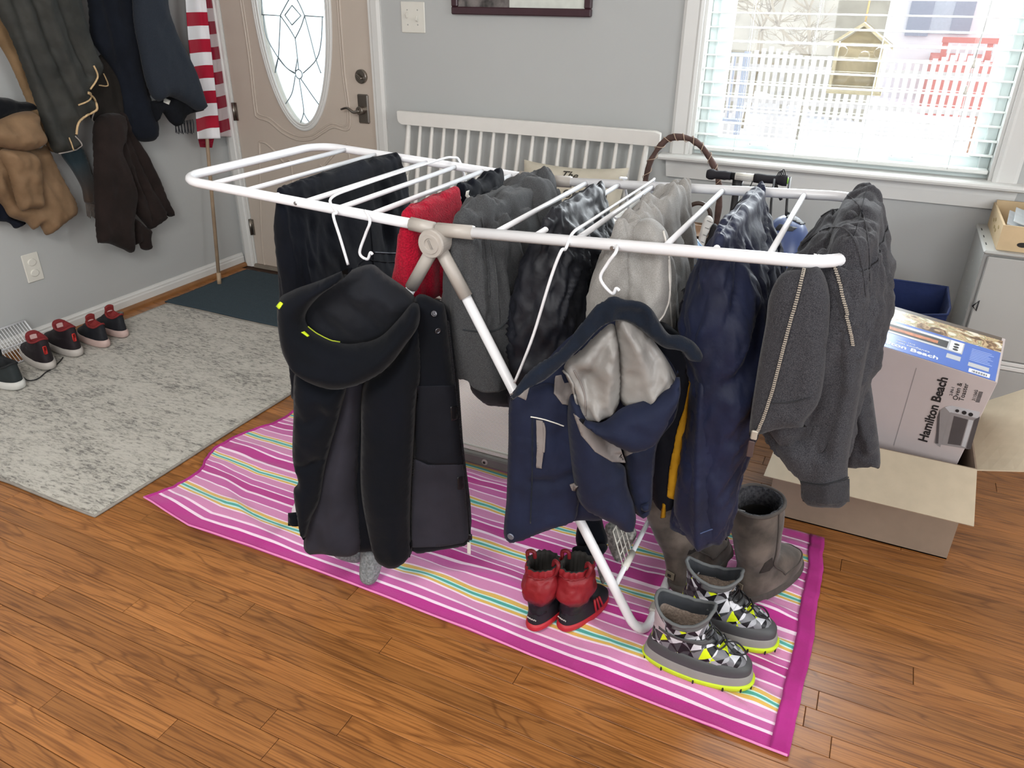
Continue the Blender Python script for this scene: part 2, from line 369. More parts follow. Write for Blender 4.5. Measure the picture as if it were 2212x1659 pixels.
for off in (0, 1):
    P = mould(up)
    if off: cc = np.array([-2.712, SY, 1.5]); P = cc+(P-cc)*np.array([0.955, 1, 0.975])
    tube('door_moulding', crm(P, 90), 0.006 if not off else 0.0045, M['door'], DR, 8)
for px in ([(468, 795), (500, 800), (545, 838), (600, 905), (650, 950), (650, 1500), (500, 1500), (468, 795)], [(965, 800), (900, 850), (830, 930), (800, 980), (800, 1500), (1000, 1500), (965, 800)]):
    tube('door_moulding', samp(mould(px)), 0.006, M['door'], DR, 8)
for z_ in (0.235, 0.86, 1.8):
    v, f = g_tube([(DX0+0.006, YB-0.006, z_-0.045), (DX0+0.006, YB-0.006, z_+0.045)], 0.008, 10); hg = add('hinge', v, f, M['nickel'], DR)
    bx('hinge_leaf', DX0-0.004, DX0+0.026, YB-0.0035, YB+0.002, z_-0.045, z_+0.045, M['nickel'], hg)
def disc(name, c, r, t, mat, parent, n=28, bev=0.003):
    R = np.array([[(c[0]+q*math.cos(a), c[1]-d, c[2]+q*math.sin(a)) for a in np.linspace(0, 2*np.pi, n, endpoint=False)] for q, d in ((r, 0), (r, t-bev), (r-bev, t))]); v, f = g_rings(R); return add(name, v, f, mat, parent, smooth=False)
bc = onY(782, 165, SY); d_ = disc('deadbolt', bc, 0.032, 0.016, M['nickel'], DR); box('thumb_turn', (bc[0], bc[1]-0.024, bc[2]), (0.034, 0.018, 0.012), M['nickel'], d_, M=[[.8, 0, -.6], [0, 1, 0], [.6, 0, .8]], bev=0.003)
lc = onY(787, 235, SY); lp = box('lever_plate', (lc[0], SY-0.006, lc[2]), (0.062, 0.014, 0.135), M['nickel'], DR, bev=0.005)
disc('lever_rose', (lc[0]-0.004, SY-0.012, lc[2]-0.006), 0.02, 0.03, M['nickel'], lp)
tube('lever_handle', crm([(lc[0], SY-0.045, lc[2]-0.006), (lc[0]-0.03, SY-0.05, lc[2]-0.012), (lc[0]-0.065, SY-0.05, lc[2]+0.004), (lc[0]-0.105, SY-0.046, lc[2]-0.004)], 20), np.linspace(0.0085, 0.005, 20), M['nickel'], lp)
prof_x('trim_3', [(YB-0.02, 0), (YB-0.012, 0.018), (YB+0.1, 0.022), (YB+0.1, 0)], DX0, DX1, plain('aluminium_threshold', '#8a8176', 0.4, metal=0.5))
bx('porch_floor', -4.5, -1.2, YB+T, YB+2.5, -0.15, -0.05, M['snow'])['kind'] = 'structure'
# ---------------- window
WN = thing('window_1', ((WX0+WX1)/2, YB, WZ0), kind='structure')
def wcas(x_, s_):
    pr = [(0.0, 0), (0.0, 0.014), (0.012, 0.018), (0.02, 0.014), (0.066, 0.018), (0.078, 0.012), (0.08, 0)]
    R = np.array([[(x_+s_*a, YB-b, zz) for a, b in pr] for zz in (0.85, WZ1+0.08)]); v, f = g_rings(R); add('window_casing', v, f, M['trim'], WN, smooth=False)
wcas(WX0, -1); wcas(WX1, 1); bx('window_casing', WX0-0.08, WX1+0.08, YB-0.018, YB, WZ1, WZ1+0.08, M['trim'], WN)
R = np.array([[(xx, yy, zz) for yy, zz in [(YB+T, 0.85), (YB-0.062, 0.85), (YB-0.07, 0.846), (YB-0.073, 0.84), (YB-0.07, 0.832), (YB-0.062, 0.828), (YB-0.0, 0.828), (YB+T, 0.83)]] for xx in (WX0-0.11, WX1+0.11)])
v, f = g_rings(R); add('window_sill', v, f, M['trim'], WN, smooth=False)
ap = [(YB, 0.828), (YB-0.016, 0.828), (YB-0.018, 0.80), (YB-0.016, 0.755), (YB, 0.752)]
R = np.array([[(xx-(WX0+WX1)/2)*(1-(0.828-b)*0.18)+(WX0+WX1)/2 for a, b in ap] for xx in (WX0-0.09, WX1+0.09)])
R = np.array([[(R[i][j], ap[j][0], ap[j][1]) for j in range(5)] for i in (0, 1)]); v, f = g_rings(R); add('window_apron', v, f, M['trim'], WN, smooth=False)
for x_ in (WX0, WX1-0.012): bx('window_jamb', x_, x_+0.012, YB, YB+T, 0.85, WZ1, M['trim'], WN)
bx('window_head', WX0, WX1, YB, YB+T, WZ1-0.012, WZ1, M['trim'], WN)
vinyl = plain('vinyl_sash', '#d3dedd', 0.35, var=0.01)
GX0, GX1, GZ0 = -0.618, 0.292, 0.918
SYW = YB+0.075
for nm, a in (('sash_rail', (WX0+0.012, WX1-0.012, SYW, SYW+0.035, 0.852, GZ0)), ('sash_stile', (WX0+0.012, GX0, SYW, SYW+0.035, GZ0, WZ1-0.012)), ('sash_stile', (GX1, WX1-0.012, SYW, SYW+0.035, GZ0, WZ1-0.012)), ('sash_rail', (GX0, GX1, SYW, SYW+0.035, WZ1-0.06, WZ1-0.012))):
    bx(nm, *a, vinyl, WN, bev=0.003)
for x_ in (WX0+0.045, WX1-0.05): bx('sash_bead', x_, x_+0.006, SYW-0.008, SYW, 0.852, WZ1-0.02, vinyl, WN)
bx('window_frame', WX0+0.012, WX1-0.012, SYW-0.03, SYW+0.04, 0.85, 0.866, vinyl, WN)
bx('glass_pane', GX0, GX1, SYW+0.016, SYW+0.02, GZ0, WZ1-0.06, M['pane'], WN)
for px in ((1640, 312), (1948, 337)):
    c = onY(*px, SYW-0.004); hd = bx('sash_handle', c[0]-0.034, c[0]+0.034, SYW-0.016, SYW-0.01, c[2]-0.005, c[2]+0.005, M['white'], WN, bev=0.002)
    for s_ in (-1, 1): disc('handle_boss', (c[0]+s_*0.034, SYW, c[2]), 0.009, 0.012, M['white'], hd, 14); disc('screw', (c[0]+s_*0.034, SYW-0.012, c[2]), 0.003, 0.002, M['steel'], hd, 10, 0.0005)
c = onY(2118, 320, SYW-0.01); bx('sash_lock', c[0]-0.02, c[0]+0.02, SYW-0.02, SYW, c[2]-0.028, c[2]+0.028, vinyl, WN, bev=0.006); bx('lock_lever', c[0]+0.03, c[0]+0.042, SYW-0.03, SYW-0.008, c[2]-0.026, c[2]+0.03, vinyl, WN, bev=0.004)
# blind
BL = thing('window_blind', (-0.17, YB+0.03, 1.99), 'white slatted blind hanging lowered and open in the window', 'blind')
slatm = plain('blind_slat', '#dfe2df', 0.45, var=0.01)
BY = YB+0.032
zs = 0.93; k = 0
while zs < 1.99:
    W_ = 0.017; n = 7; Pq = []
    for xx in (WX0+0.014, WX1-0.014):
        a = [(xx, BY+t*W_, zs+0.0025*(1-t*t)+t*0.0012) for t in np.linspace(-1, 1, n)]; b = [(q[0], q[1], q[2]-0.0016) for q in a][::-1]; Pq.append(a+b)
    v, f = g_rings(np.array(Pq)); add('slat', v, f, slatm, BL, smooth=False); zs += 0.0495
bx('head_rail', WX0+0.013, WX1-0.013, BY-0.025, BY+0.025, 1.99, 2.035, slatm, BL)
bx('bottom_rail', WX0+0.016, WX1-0.016, BY-0.025, BY+0.025, 0.868, 0.882, slatm, BL, bev=0.003)
cordm = plain('blind_cord', '#cfd2d0', 0.8)
for px in (1590, 1722, 1862, 2062):
    x_ = onY(px, 300, BY)[0]
    for yy in (BY-0.026, BY+0.026): tube('ladder_cord', [(x_, yy, 0.875), (x_, yy, 1.99)], 0.0008, cordm, BL, 5)
for px, tz in (((2105, 132), 0), ((2087, 190), 0)):
    c = onY(*px, BY-0.035); pc = tube('pull_cord', [c, (c[0]+0.02, c[1], 1.99)], 0.0009, cordm, BL, 5)
    Rr = np.array([[(c[0]+r*math.cos(a), c[1]+r*math.sin(a), c[2]+dz) for a in np.linspace(0, 6.283, 12, endpoint=False)] for dz, r in ((0.008, 0.003), (0, 0.005), (-0.008, 0.004), (-0.014, 0.007), (-0.022, 0.007))])
    v, f = g_rings(Rr[::-1]); add('cord_tassel', v, f, M['plate'], pc)
# ---------------- outside: snowy ground, fence, tree, neighbour's house
og = bx('ground', -40, 40, YB+T+0.3, 60, -0.75, -0.65, M['snow']); og['kind'] = 'structure'
FN = thing('picket_fence', (0, 12.2, -0.65), 'pale grey scalloped picket fence across the snowy yard', 'fence')
fm = plain('weathered_fence', '#d6d3cf', 0.9, var=0.12, sc=3)
xs = -2.6; i = 0
while xs < 2.2:
    top = 0.86-0.11*math.sin(((xs+2.9) % 1.2)/1.2*math.pi); zb = -0.2 if xs < -0.4 else 0.0
    v, f = g_box((xs, 12.2, (top+zb-0.25)/2), (0.062, 0.02, top-zb+0.25)); add('picket', v, f, fm, FN, smooth=False); xs += 0.1
for z_ in (0.1, 0.55): bx('fence_rail', -2.65, 2.25, 12.21, 12.25, z_, z_+0.07, fm, FN)
gm = plain('dark_gate_metal', '#a4abb8', 0.7)
GT = thing('garden_gate', (-2.9, 11.5, -0.65), 'dark metal garden gate at the left end of the fence', 'gate')
for x_ in (-2.75, -1.95): bx('gate_post', x_, x_+0.07, 11.5, 11.57, -0.65, 0.82, gm, GT)
for z_ in (-0.1, 0.75): bx('gate_rail', -2.75, -1.9, 11.52, 11.55, z_, z_+0.05, gm, GT)
for q in np.arange(-2.68, -1.95, 0.12): bx('gate_bar', q, q+0.02, 11.525, 11.545, -0.1, 0.75, gm, GT)
HS = thing('neighbour_house', (4, 22, -0.65), 'white clapboard house with grey blue shutters beyond the fence', 'house')
hw = plain('white_siding', '#f2f4f8', 0.8, var=0.02); bx('siding', -0.9, 8, 22, 27, -0.65, 5, hw, HS)
def onh(px): return onY(*px, 21.95)
for pts, nm, mt in (([(1973, 0), (1993, 78)], 'shutter', plain('shutter_blue', '#a3adbd', 0.8)), ([(2070, 0), (2082, 74)], 'shutter', plain('shutter_blue', '#a3adbd', 0.8)), ([(1990, 0), (2062, 74)], 'window_pane', plain('far_window_glass', '#c0ccd8', 0.4))):
    a, b = onh(pts[0]), onh(pts[1]); bx(nm, min(a[0], b[0])-0.02, max(a[0], b[0])+0.1, 21.93 if nm == 'shutter' else 21.95, 21.99, b[2], 2.6, mt, HS)
DK = thing('red_deck_railing', (2, 19, -0.65), 'red painted deck railing with white balusters by the house', 'railing')
rm = plain('red_rail_paint', '#c98078', 0.7)
a = onY(2040, 80, 19); b = onY(2150, 120, 19)
bx('deck_floor', a[0]-0.1, 4, 18.9, 21.9, -0.65, b[2]-0.12, rm, DK)
bx('top_rail', a[0]-0.02, 4.02, 18.98, 19.12, a[2]-0.1, a[2], rm, DK)
for q in np.arange(a[0], 4, 0.8): bx('post', q, q+0.1, 19, 19.1, b[2]-0.2, a[2]-0.1, rm, DK)
for q in np.arange(a[0]+0.12, 3.4, 0.16): bx('baluster', q, q+0.05, 19.02, 19.07, b[2]-0.15, a[2]-0.08, hw, DK)
TR = thing('bare_tree', (-1.35, 14, -0.65), 'bare winter tree with tan brush behind the picket fence', 'tree')
tm = plain('tan_bark', '#9a907c', 0.9, var=0.15, sc=2)
def branch(p, d, L, r, dep, acc):
    q = p+d*L; acc.append(g_tube([p, (p+q)/2+rng.normal(0, L*0.04, 3), q], np.linspace(r, r*0.6, 3), 5))
    if dep:
        for _ in range(3 if dep > 2 else 4):
            e = d+rng.normal(0, 0.55, 3); e[2] = abs(e[2])*0.7+0.1; e /= np.linalg.norm(e); branch(q, e, L*0.68, r*0.55, dep-1, acc)
acc = []; branch(np.array([-1.35, 14, -0.7]), np.array([0.05, 0, 1.0]), 1.25, 0.07, 4, acc); branch(np.array([-2.4, 15, -0.7]), np.array([0.1, 0, 1.0]), 1.0, 0.06, 4, acc)
add('branches', *join(acc[1:]), tm, TR)['kind'] = 'stuff'; add('trunk', *acc[0], tm, TR)
hg_ = thing('brush_bank', (-1.5, 17, -0.65), 'pale tan winter brush bank behind the tree', 'bushes')
P = np.array([[(-6+u*5.6, 17+vv*2.5, -0.65+3.6*math.sin(vv*1.5)+0.5*fbm([[u*9, vv*5, 0]], 3)[0]) for u in np.linspace(0, 1, 40)] for vv in np.linspace(0, 1, 16)])
add('brush', *g_grid(P), plain('winter_brush', '#a5a194', 0.95, var=0.15, sc=2.5), hg_)['kind'] = 'stuff'
box('trash_bin', (1.35, 13.9, -0.33), (0.3, 0.3, 0.64), plain('brown_post', '#b08a70', 0.8), bev=0.02); o = bpy.data.objects['trash_bin']; props(o, 'short brown post standing alone in the snow', 'post'); o.name = 'short_post'
# bird feeder hung on the glass
BF = thing('bird_feeder', (-0.16, 3.5, 1.10), 'wooden house shaped bird feeder hanging outside the window', 'bird feeder')
fw_ = plain('feeder_wood', '#8b8068', 0.8, var=0.12, sc=40); bx('floor_board', -0.245, -0.045, 3.42, 3.58, 1.095, 1.11, fw_, BF)
bx('back_board', -0.235, -0.075, 3.49, 3.50, 1.11, 1.27, fw_, BF); bx('side_board', -0.08, -0.07, 3.42, 3.50, 1.11, 1.28, fw_, BF); bx('side_board', -0.24, -0.23, 3.42, 3.50, 1.11, 1.28, fw_, BF)
v, f = g_rings(np.array([[(-0.24, yy, 1.27), (-0.155, yy, 1.335), (-0.07, yy, 1.27)] for yy in (3.49, 3.5)])); add('gable', v, f, fw_, BF, smooth=False)
for s_ in (-1, 1):
    e0, e1 = np.array([-0.155, 0, 1.35]), np.array([-0.155+s_*0.118, 0, 1.268]); R = np.array([[(e0[0], yy, e0[2]), (e1[0], yy, e1[2]), (e1[0], yy, e1[2]-0.01), (e0[0], yy, e0[2]-0.012)] for yy in (3.40, 3.56)])
    v, f = g_rings(R); add('roof_board', v, f, fw_, BF, smooth=False)
tube('hanging_rope', [(-0.155, 3.48, 1.35), (-0.153, 3.48, 2.0)], 0.004, plain('jute_rope', '#b09a70', 0.9), BF, 6)
for x_, z_ in ((-0.21, 1.25), (-0.13, 1.235), (-0.08, 1.25)): disc('suction_cup', (x_, SYW+0.055, z_), 0.02, 0.01, M['pane'], BF, 20)
# ---------------- switch plate, outlet, door stop, picture frame
a = onY(866, 3, YB); b = onY(920, 72, YB); SP = thing('light_switch_plate', ((a[0]+b[0])/2, YB, b[2]), 'white double light switch plate on wall right of the door', 'switch plate')
bx('plate', a[0], b[0], YB-0.006, YB, b[2], a[2], M['plate'], SP, bev=0.003)
for px, s_ in (((880, 33), 1), ((902, 41), -1)):
    c = onY(*px, YB-0.006); tg = box('toggle', (c[0], YB-0.012, c[2]), (0.008, 0.016, 0.02), M['plate'], SP, M=[[1, 0, 0], [0, .85, s_*.5], [0, -s_*.5, .85]], bev=0.002)
    for dz in (-0.03, 0.03): disc('screw', ((c[0]), YB-0.0055, (a[2]+b[2])/2+dz), 0.003, 0.0016, M['steel'], SP, 10, 0.0005)
a = onX(42, 553, XL); b = onX(97, 603, XL); OT = thing('wall_outlet', (XL, (a[1]+b[1])/2, b[2]), 'white duplex outlet plate with plug covers on the left wall', 'outlet')
ym = (a[1]+b[1])/2; zt, zb_ = a[2], b[2]+0.004; bx('plate', XL, XL+0.006, ym-0.038, ym+0.038, zb_, zt, M['plate'], OT, bev=0.003)
for dz in (0.024, -0.024):
    R = np.array([[(XL+0.005+d, ym+q*0.019*math.cos(t), (zt+zb_)/2+dz+q*0.016*math.sin(t)) for t in np.linspace(0, 6.283, 24, endpoint=False)] for d, q in ((0, 1), (0.004, 1), (0.006, 0.85))]); v, f = g_rings(R); add('plug_cover', v, f, M['plate'], OT, smooth=False)
a = onX(232, 668, XL+0.08); DS = thing('door_stop', (XL+0.014, a[1]+0.02, 0.05), 'spring door stop with rubber tip on the left baseboard', 'door stop')
e = onX(243, 671, XL+0.014); tube('spring_rod', [(XL+0.013, e[1], e[2]), (XL+0.05, e[1]-0.008, e[2]+0.002), (XL+0.085, e[1]-0.012, e[2]+0.006)], 0.0035, M['nickel'], DS); tube('rubber_tip', [(XL+0.083, e[1]-0.012, e[2]+0.006), (XL+0.1, e[1]-0.014, e[2]+0.007)], 0.008, plain('grey_rubber', '#77716a', 0.7), DS)
a = onY(975.4, 30.7, YB-0.02); b = onY(1276, 32.7, YB-0.02); PF = thing('picture_frame', ((a[0]+b[0])/2, YB, a[2]), 'dark maroon picture frame hanging above the white bench', 'picture frame')
fmm = plain('dark_mahogany', '#3a2028', 0.3, var=0.08); z0, z1, x0, x1 = a[2], a[2]+0.46, a[0], b[0]
for nm, q in (('frame_rail', (x0, x1, z0, z0+0.03)), ('frame_rail', (x0, x1, z1-0.03, z1)), ('frame_stile', (x0, x0+0.03, z0+0.03, z1-0.03)), ('frame_stile', (x1-0.03, x1, z0+0.03, z1-0.03))): bx(nm, q[0], q[1], YB-0.025, YB-0.001, q[2], q[3], fmm, PF, bev=0.004)
xm = onY(1103, 5, YB)[0]
bx('photograph', x0+0.028, xm, YB-0.012, YB-0.006, z0+0.028, z1-0.028, plain('dark_photo_print', '#5f5a58', 0.3, var=0.8, sc=26), PF); bx('mat_board', xm, x1-0.028, YB-0.012, YB-0.006, z0+0.028, z1-0.028, plain('pale_mat_board', '#cfd3cb', 0.5), PF)

bk_ = bx('floor_edge_boards', XL, XR, YF, 0.3255, -0.004, -0.0005, M['oak'], fl); bx('floor_edge_boards', 2.4, XR, 0.3255, YB, -0.004, -0.0005, M['oak'], fl)
# ================================================================== CLOTH TOOLS
def puff(name, px, plane, mat, parent=None, T=0.03, Tb=0.02, w=0.05, step=0.009, folds=(), fold_noise=(0.006, 26, 0.18), bend=None, closed_px=True, push=0.0, smooth_outline=True, seed=0, skew=0.0, world=None):
    """stuffed or layered cloth volume: outline lying in a plane, rounded front and back, with folds and wrinkles"""
    p0, nrm = np.array(plane[0], float), np.array(plane[1], float); nrm /= np.linalg.norm(nrm)
    A = np.cross([0, 0, 1.0], nrm); A /= np.linalg.norm(A); B = np.cross(nrm, A)
    def uv(x, y):
        d = ray(x, y); t = ((p0-EYE) @ nrm)/(d @ nrm); q = EYE+d*t-p0; return [q @ A, q @ B]
    O = np.array([uv(*q) for q in px]) if world is None else np.array(world, float)
    if smooth_outline: O = crm(O, max(len(O)*5, 24), True)
    # resample evenly
    seg = np.linalg.norm(np.roll(O, -1, 0)-O, axis=1); Q = []
    for i in range(len(O)):
        k = max(1, int(seg[i]/step)); nx = O[(i+1) % len(O)]
        for j in range(k): Q.append(O[i]+(nx-O[i])*j/k)
    O = np.array(Q); n = len(O)
    lo, hi = O.min(0), O.max(0); gx = np.arange(lo[0], hi[0], step); gy = np.arange(lo[1], hi[1], step*0.87)
    G = np.array([[a+(i % 2)*step*0.5, b] for i, b in enumerate(gy) for a in gx])
    def inside(P):
        c = np.zeros(len(P), bool); x0, y0 = O[:, 0], O[:, 1]; x1, y1 = np.roll(x0, -1), np.roll(y0, -1)
        for i in range(n):
            k = ((y0[i] > P[:, 1]) != (y1[i] > P[:, 1]))
            with np.errstate(divide='ignore', invalid='ignore'):
                c ^= k & (P[:, 0] < (x1[i]-x0[i])*(P[:, 1]-y0[i])/(y1[i]-y0[i])+x0[i])
        return c
    def dist(P):
        D = np.full(len(P), 9.0)
        for i in range(n):
            a, b = O[i], O[(i+1) % n]; ab = b-a; t = np.clip(((P-a) @ ab)/(ab @ ab+1e-12), 0, 1); D = np.minimum(D, np.linalg.norm(P-a-t[:, None]*ab, axis=1))
        return D
    G = G[inside(G)]; G = G[dist(G) > step*0.55]
    allp = [Vector(q) for q in np.vstack([O, G])]; r = delaunay_2d_cdt(allp, [(i, (i+1) % n) for i in range(n)], [], 1, 1e-6)
    P2 = np.array([[v.x, v.y] for v in r[0]]); F2 = [f for f in r[2]]
    D = dist(P2); f = np.sqrt(np.clip(1-(1-np.clip(D/w, 0, 1))**2, 0, 1)); bnd = D < 1e-5
    base = np.zeros(len(P2)) if bend is None else np.array([bend(a, b) for a, b in P2])
    fa, ff, fs = fold_noise
    cs, sn = math.cos(skew), math.sin(skew); U = P2[:, 0]*cs+P2[:, 1]*sn; V_ = -P2[:, 0]*sn+P2[:, 1]*cs
    W3 = np.stack([U*ff, V_*ff*fs, np.full(len(U), seed*7.3)], 1)
    nz = fa*(0.9*ridge(W3, seed)+1.1*fbm(W3*0.42+5, seed+9)+0.35*fbm(np.stack([U*ff*2.6, V_*ff*1.9, U*0+seed], 1), seed+4))
    fd = np.zeros(len(P2))
    for fo in folds:
        pl, fw, am = fo[:3]; L = np.array([uv(*q) for q in pl]); L = crm(L, len(L)*4) if len(L) > 2 else L; dd = np.full(len(P2), 9.0)
        for i in range(len(L)-1):
            ab = L[i+1]-L[i]; t = np.clip(((P2-L[i]) @ ab)/(ab @ ab+1e-12), 0, 1); dd = np.minimum(dd, np.linalg.norm(P2-L[i]-t[:, None]*ab, axis=1))
        fd += am*np.exp(-(dd/fw)**2)
    zf = base+push+f*T+(nz+fd)*np.clip(D/(w*0.5), 0, 1); zb = base+push-f*Tb+0.4*nz*np.clip(D/(w*.5), 0, 1)
    zf = np.maximum(zf, zb+0.002*(~bnd))
    F3 = p0+P2[:, :1]*A+P2[:, 1:]*B+zf[:, None]*nrm; B3 = p0+P2[:, :1]*A+P2[:, 1:]*B+zb[:, None]*nrm
    idx = np.full(len(P2), -1); keep = np.where(~bnd)[0]; idx[keep] = len(P2)+np.arange(len(keep)); bi = np.where(bnd, np.arange(len(P2)), idx)
    Fs = []
    for t in F2:
        a, b, c = t[0], t[1], t[2]
        cr = (P2[b][0]-P2[a][0])*(P2[c][1]-P2[a][1])-(P2[b][1]-P2[a][1])*(P2[c][0]-P2[a][0])
        if cr < 0: b, c = c, b
        Fs.append((a, b, c)); Fs.append((bi[a], bi[c], bi[b]))
    return add(name, np.vstack([F3, B3[keep]]), Fs, mat, parent)
_bvh = {}
def bvh(objs):
    key = tuple(id(o) for o in objs)
    if key not in _bvh:
        V, Fs, n = [], [], 0
        for o in objs:
            og = ORG[o]; V += [tuple(np.array(v.co)+og) for v in o.data.vertices]; Fs += [tuple(q+n for q in p.vertices) for p in o.data.polygons]; n += len(o.data.vertices)
        _bvh[key] = BVHTree.FromPolygons(V, Fs)
    return _bvh[key]
def hit(x, y, objs, off=0.0):
    d = Vector(ray(x, y)).normalized(); h = bvh(objs).ray_cast(Vector(EYE), d)
    if h[0] is None: return None
    nn = h[1] if h[1].dot(d) < 0 else -h[1]; return np.array(h[0]+nn*off), np.array(nn)
def stick(px, objs, off=0.002, n=None, smooth=True):
    P = np.array(px, float)
    if len(P) > 2 and smooth: P = crm(P, n or len(P)*8)
    else: P = np.array([P[0]+(P[-1]-P[0])*t for t in np.linspace(0, 1, n or 16)]) if len(P) == 2 else P
    out = []
    for q in P:
        h = hit(q[0], q[1], objs, off)
        if h is not None: out.append(h[0])
    if len(out) < 2: return None
    # drop jumps in depth
    res = [out[0]]
    for q in out[1:]:
        if np.linalg.norm(q-res[-1]) < 0.12: res.append(q)
    return np.array(res)
def seam(name, px, objs, r, mat, parent, off=0.0015, n=None):
    P = stick(px, objs, off, n)
    if P is None or len(P) < 2: return None
    return tube(name, P, r, mat, parent, 6)
def patch(name, px, objs, mat, parent, off=0.0015, step=5, th=0.0012, smooth_outline=False):
    """thin piece of cloth or print lying on a surface, cut to an outline"""
    O = np.array(px, float)
    if smooth_outline: O = crm(O, len(O)*5, True)
    Q = []
    for i in range(len(O)):
        a, b = O[i], O[(i+1) % len(O)]; k = max(1, int(np.linalg.norm(b-a)/step)); Q += [a+(b-a)*j/k for j in range(k)]
    O = np.array(Q); lo, hi = O.min(0), O.max(0); G = [(a, b) for a in np.arange(lo[0]+step*.5, hi[0], step) for b in np.arange(lo[1]+step*.5, hi[1], step)]
    r = delaunay_2d_cdt([Vector(q) for q in O]+[Vector(q) for q in G], [(i, (i+1) % len(O)) for i in range(len(O))], [], 1, 1e-5)
    P, N, last = [], [], None
    for v in r[0]:
        h = hit(v.x, v.y, objs, 0)
        P.append(h[0] if h else None); N.append(h[1] if h else None)
    good = [i for i, p in enumerate(P) if p is not None]
    if len(good) < 3: return None
    G2 = np.array([[r[0][i].x, r[0][i].y] for i in good])
    for i in range(len(P)):
        if P[i] is None: j = good[int(np.argmin(np.abs(G2-np.array([r[0][i].x, r[0][i].y])).sum(1)))]; d = ray(r[0][i].x, r[0][i].y); P[i] = EYE+d*(((P[j]-EYE) @ RM[2])/(d @ RM[2])); N[i] = N[j]
    P = np.array(P); N = np.array(N); n = len(P); dm = np.abs(np.array([(p-EYE) @ RM[2] for p in P])); Fs = []; md = np.median(dm)
    edges = {}
    for t in r[2]:
        if max(dm[list(t)])-min(dm[list(t)]) > 0.05: continue
        t = tuple(t); q = np.cross(P[t[1]]-P[t[0]], P[t[2]]-P[t[0]])
        if q @ N[t[0]] < 0: t = (t[0], t[2], t[1])
        Fs.append(t); Fs.append((t[0]+n, t[2]+n, t[1]+n))
        for e in ((t[0], t[1]), (t[1], t[2]), (t[2], t[0])):
            edges[e] = 1
    for (a, b) in list(edges):
        if (b, a) not in edges: Fs.append((b, a, a+n, b+n))
    V = np.vstack([P+N*(off+th), P+N*(off-0.002)]); return add(name, V, Fs, mat, parent, smooth=True)
def sup(t, e): c = np.cos(t); s = np.sin(t); return np.sign(c)*np.abs(c)**(2/e), np.sign(s)*np.abs(s)**(2/e)
def tent(name, xb, zb, y0, y1, rows, mat, parent=None, N=120, lev=64, amp=0.012, freq=34, stretch=0.16, e=3.2, seed=0, lump=0.006, hem=True, ridge_w=0.015, skewy=0.0):
    """cloth hung over a bar that runs along y: closed folded volume; rows (z, x0, x1, ya, yb)"""
    r_ = ridge_w+0.005; top = [(zb+0.009+r_*0.36, xb-r_*0.02, xb+r_*0.02, y0+0.012, y1-0.012), (zb+0.008+r_*0.34, xb-r_*0.3, xb+r_*0.3, y0+0.008, y1-0.008), (zb+0.007+r_*0.30, xb-r_*0.52, xb+r_*0.52, y0+0.005, y1-0.005), (zb+0.006+r_*0.18, xb-r_*0.78, xb+r_*0.78, y0+0.002, y1-0.002), (zb+0.002, xb-r_*0.98, xb+r_*0.98, y0, y1), (zb-r_*0.8, xb-r_*1.15, xb+r_*1.15, y0, y1)]
    K = np.array(top+list(rows), float); z = K[:, 0]; s = np.concatenate([[0], np.cumsum(np.abs(np.diff(z))+0.01)]); ss = np.linspace(0, 1, lev)**1.15*s[-1]
    # Catmull-Rom over the rows, then spaced by drop length
    dense = crm(K, 400); sd = np.concatenate([[0], np.cumsum(np.abs(np.diff(dense[:, 0]))+0.0005)]); sd *= s[-1]/sd[-1]
    L = np.stack([np.interp(ss, sd, dense[:, j]) for j in range(5)], 1)
    t = np.linspace(0, 2*np.pi, N, endpoint=False); R = np.zeros((lev, N, 3))
    for i, (zz, x0, x1, ya, yb) in enumerate(L):
        cx_, cy_, hx, hy = (x0+x1)/2, (ya+yb)/2, (x1-x0)/2, (yb-ya)/2; c, s_ = sup(t, e)
        X = cx_+hx*c; Y = cy_+hy*s_; drop = zb+0.016-zz; g = np.clip(drop/0.12, 0.4, 1); vw = np.clip((drop-0.012)/0.035, 0, 1)
        nx, ny = np.cos(t)/max(hx, .02), np.sin(t)/max(hy, .02); nl = np.hypot(nx, ny); nx, ny = nx/nl, ny/nl
        side = 1.3*np.clip((X-xb)/0.05, -1, 1); Wp = np.stack([X*freq*0.8, Y*freq+side+drop*skewy, np.full(N, zz*freq*stretch)+seed*3.1], 1)
        d = amp*g*(0.9*ridge(Wp, seed)+0.7*fbm(Wp*0.5+11, seed+3))+amp*0.28*fbm(np.stack([X*60, Y*60, np.full(N, zz*45)], 1), seed+5)*min(1, g*2)
        R[i, :, 0] = X+nx*d*vw; R[i, :, 1] = Y+ny*d*0.6*vw; R[i, :, 2] = zz+d*(1-vw)*0.32+(lump*fbm(np.stack([X*30, Y*30, X*0+seed], 1), seed+8) if i < lev*0.5 else 0)*1.0
        if i > lev*0.8: R[i, :, 2] += 0.012*(i/lev-0.8)*5*fbm(np.stack([X*14, Y*14, X*0+seed+3], 1), seed+2)
    if hem:
        c0 = R[-1].mean(0); ex = []
        for k, dz in ((0.96, 0.0), (0.93, 0.02), (0.86, 0.07)):
            q = R[-1].copy(); q[:, :2] = c0[:2]+(q[:, :2]-c0[:2])*k; q[:, 2] += dz; ex.append(q)
        R = np.concatenate([R, np.array(ex)])
    v, f = g_rings(R); return add(name, v, f, mat, parent)
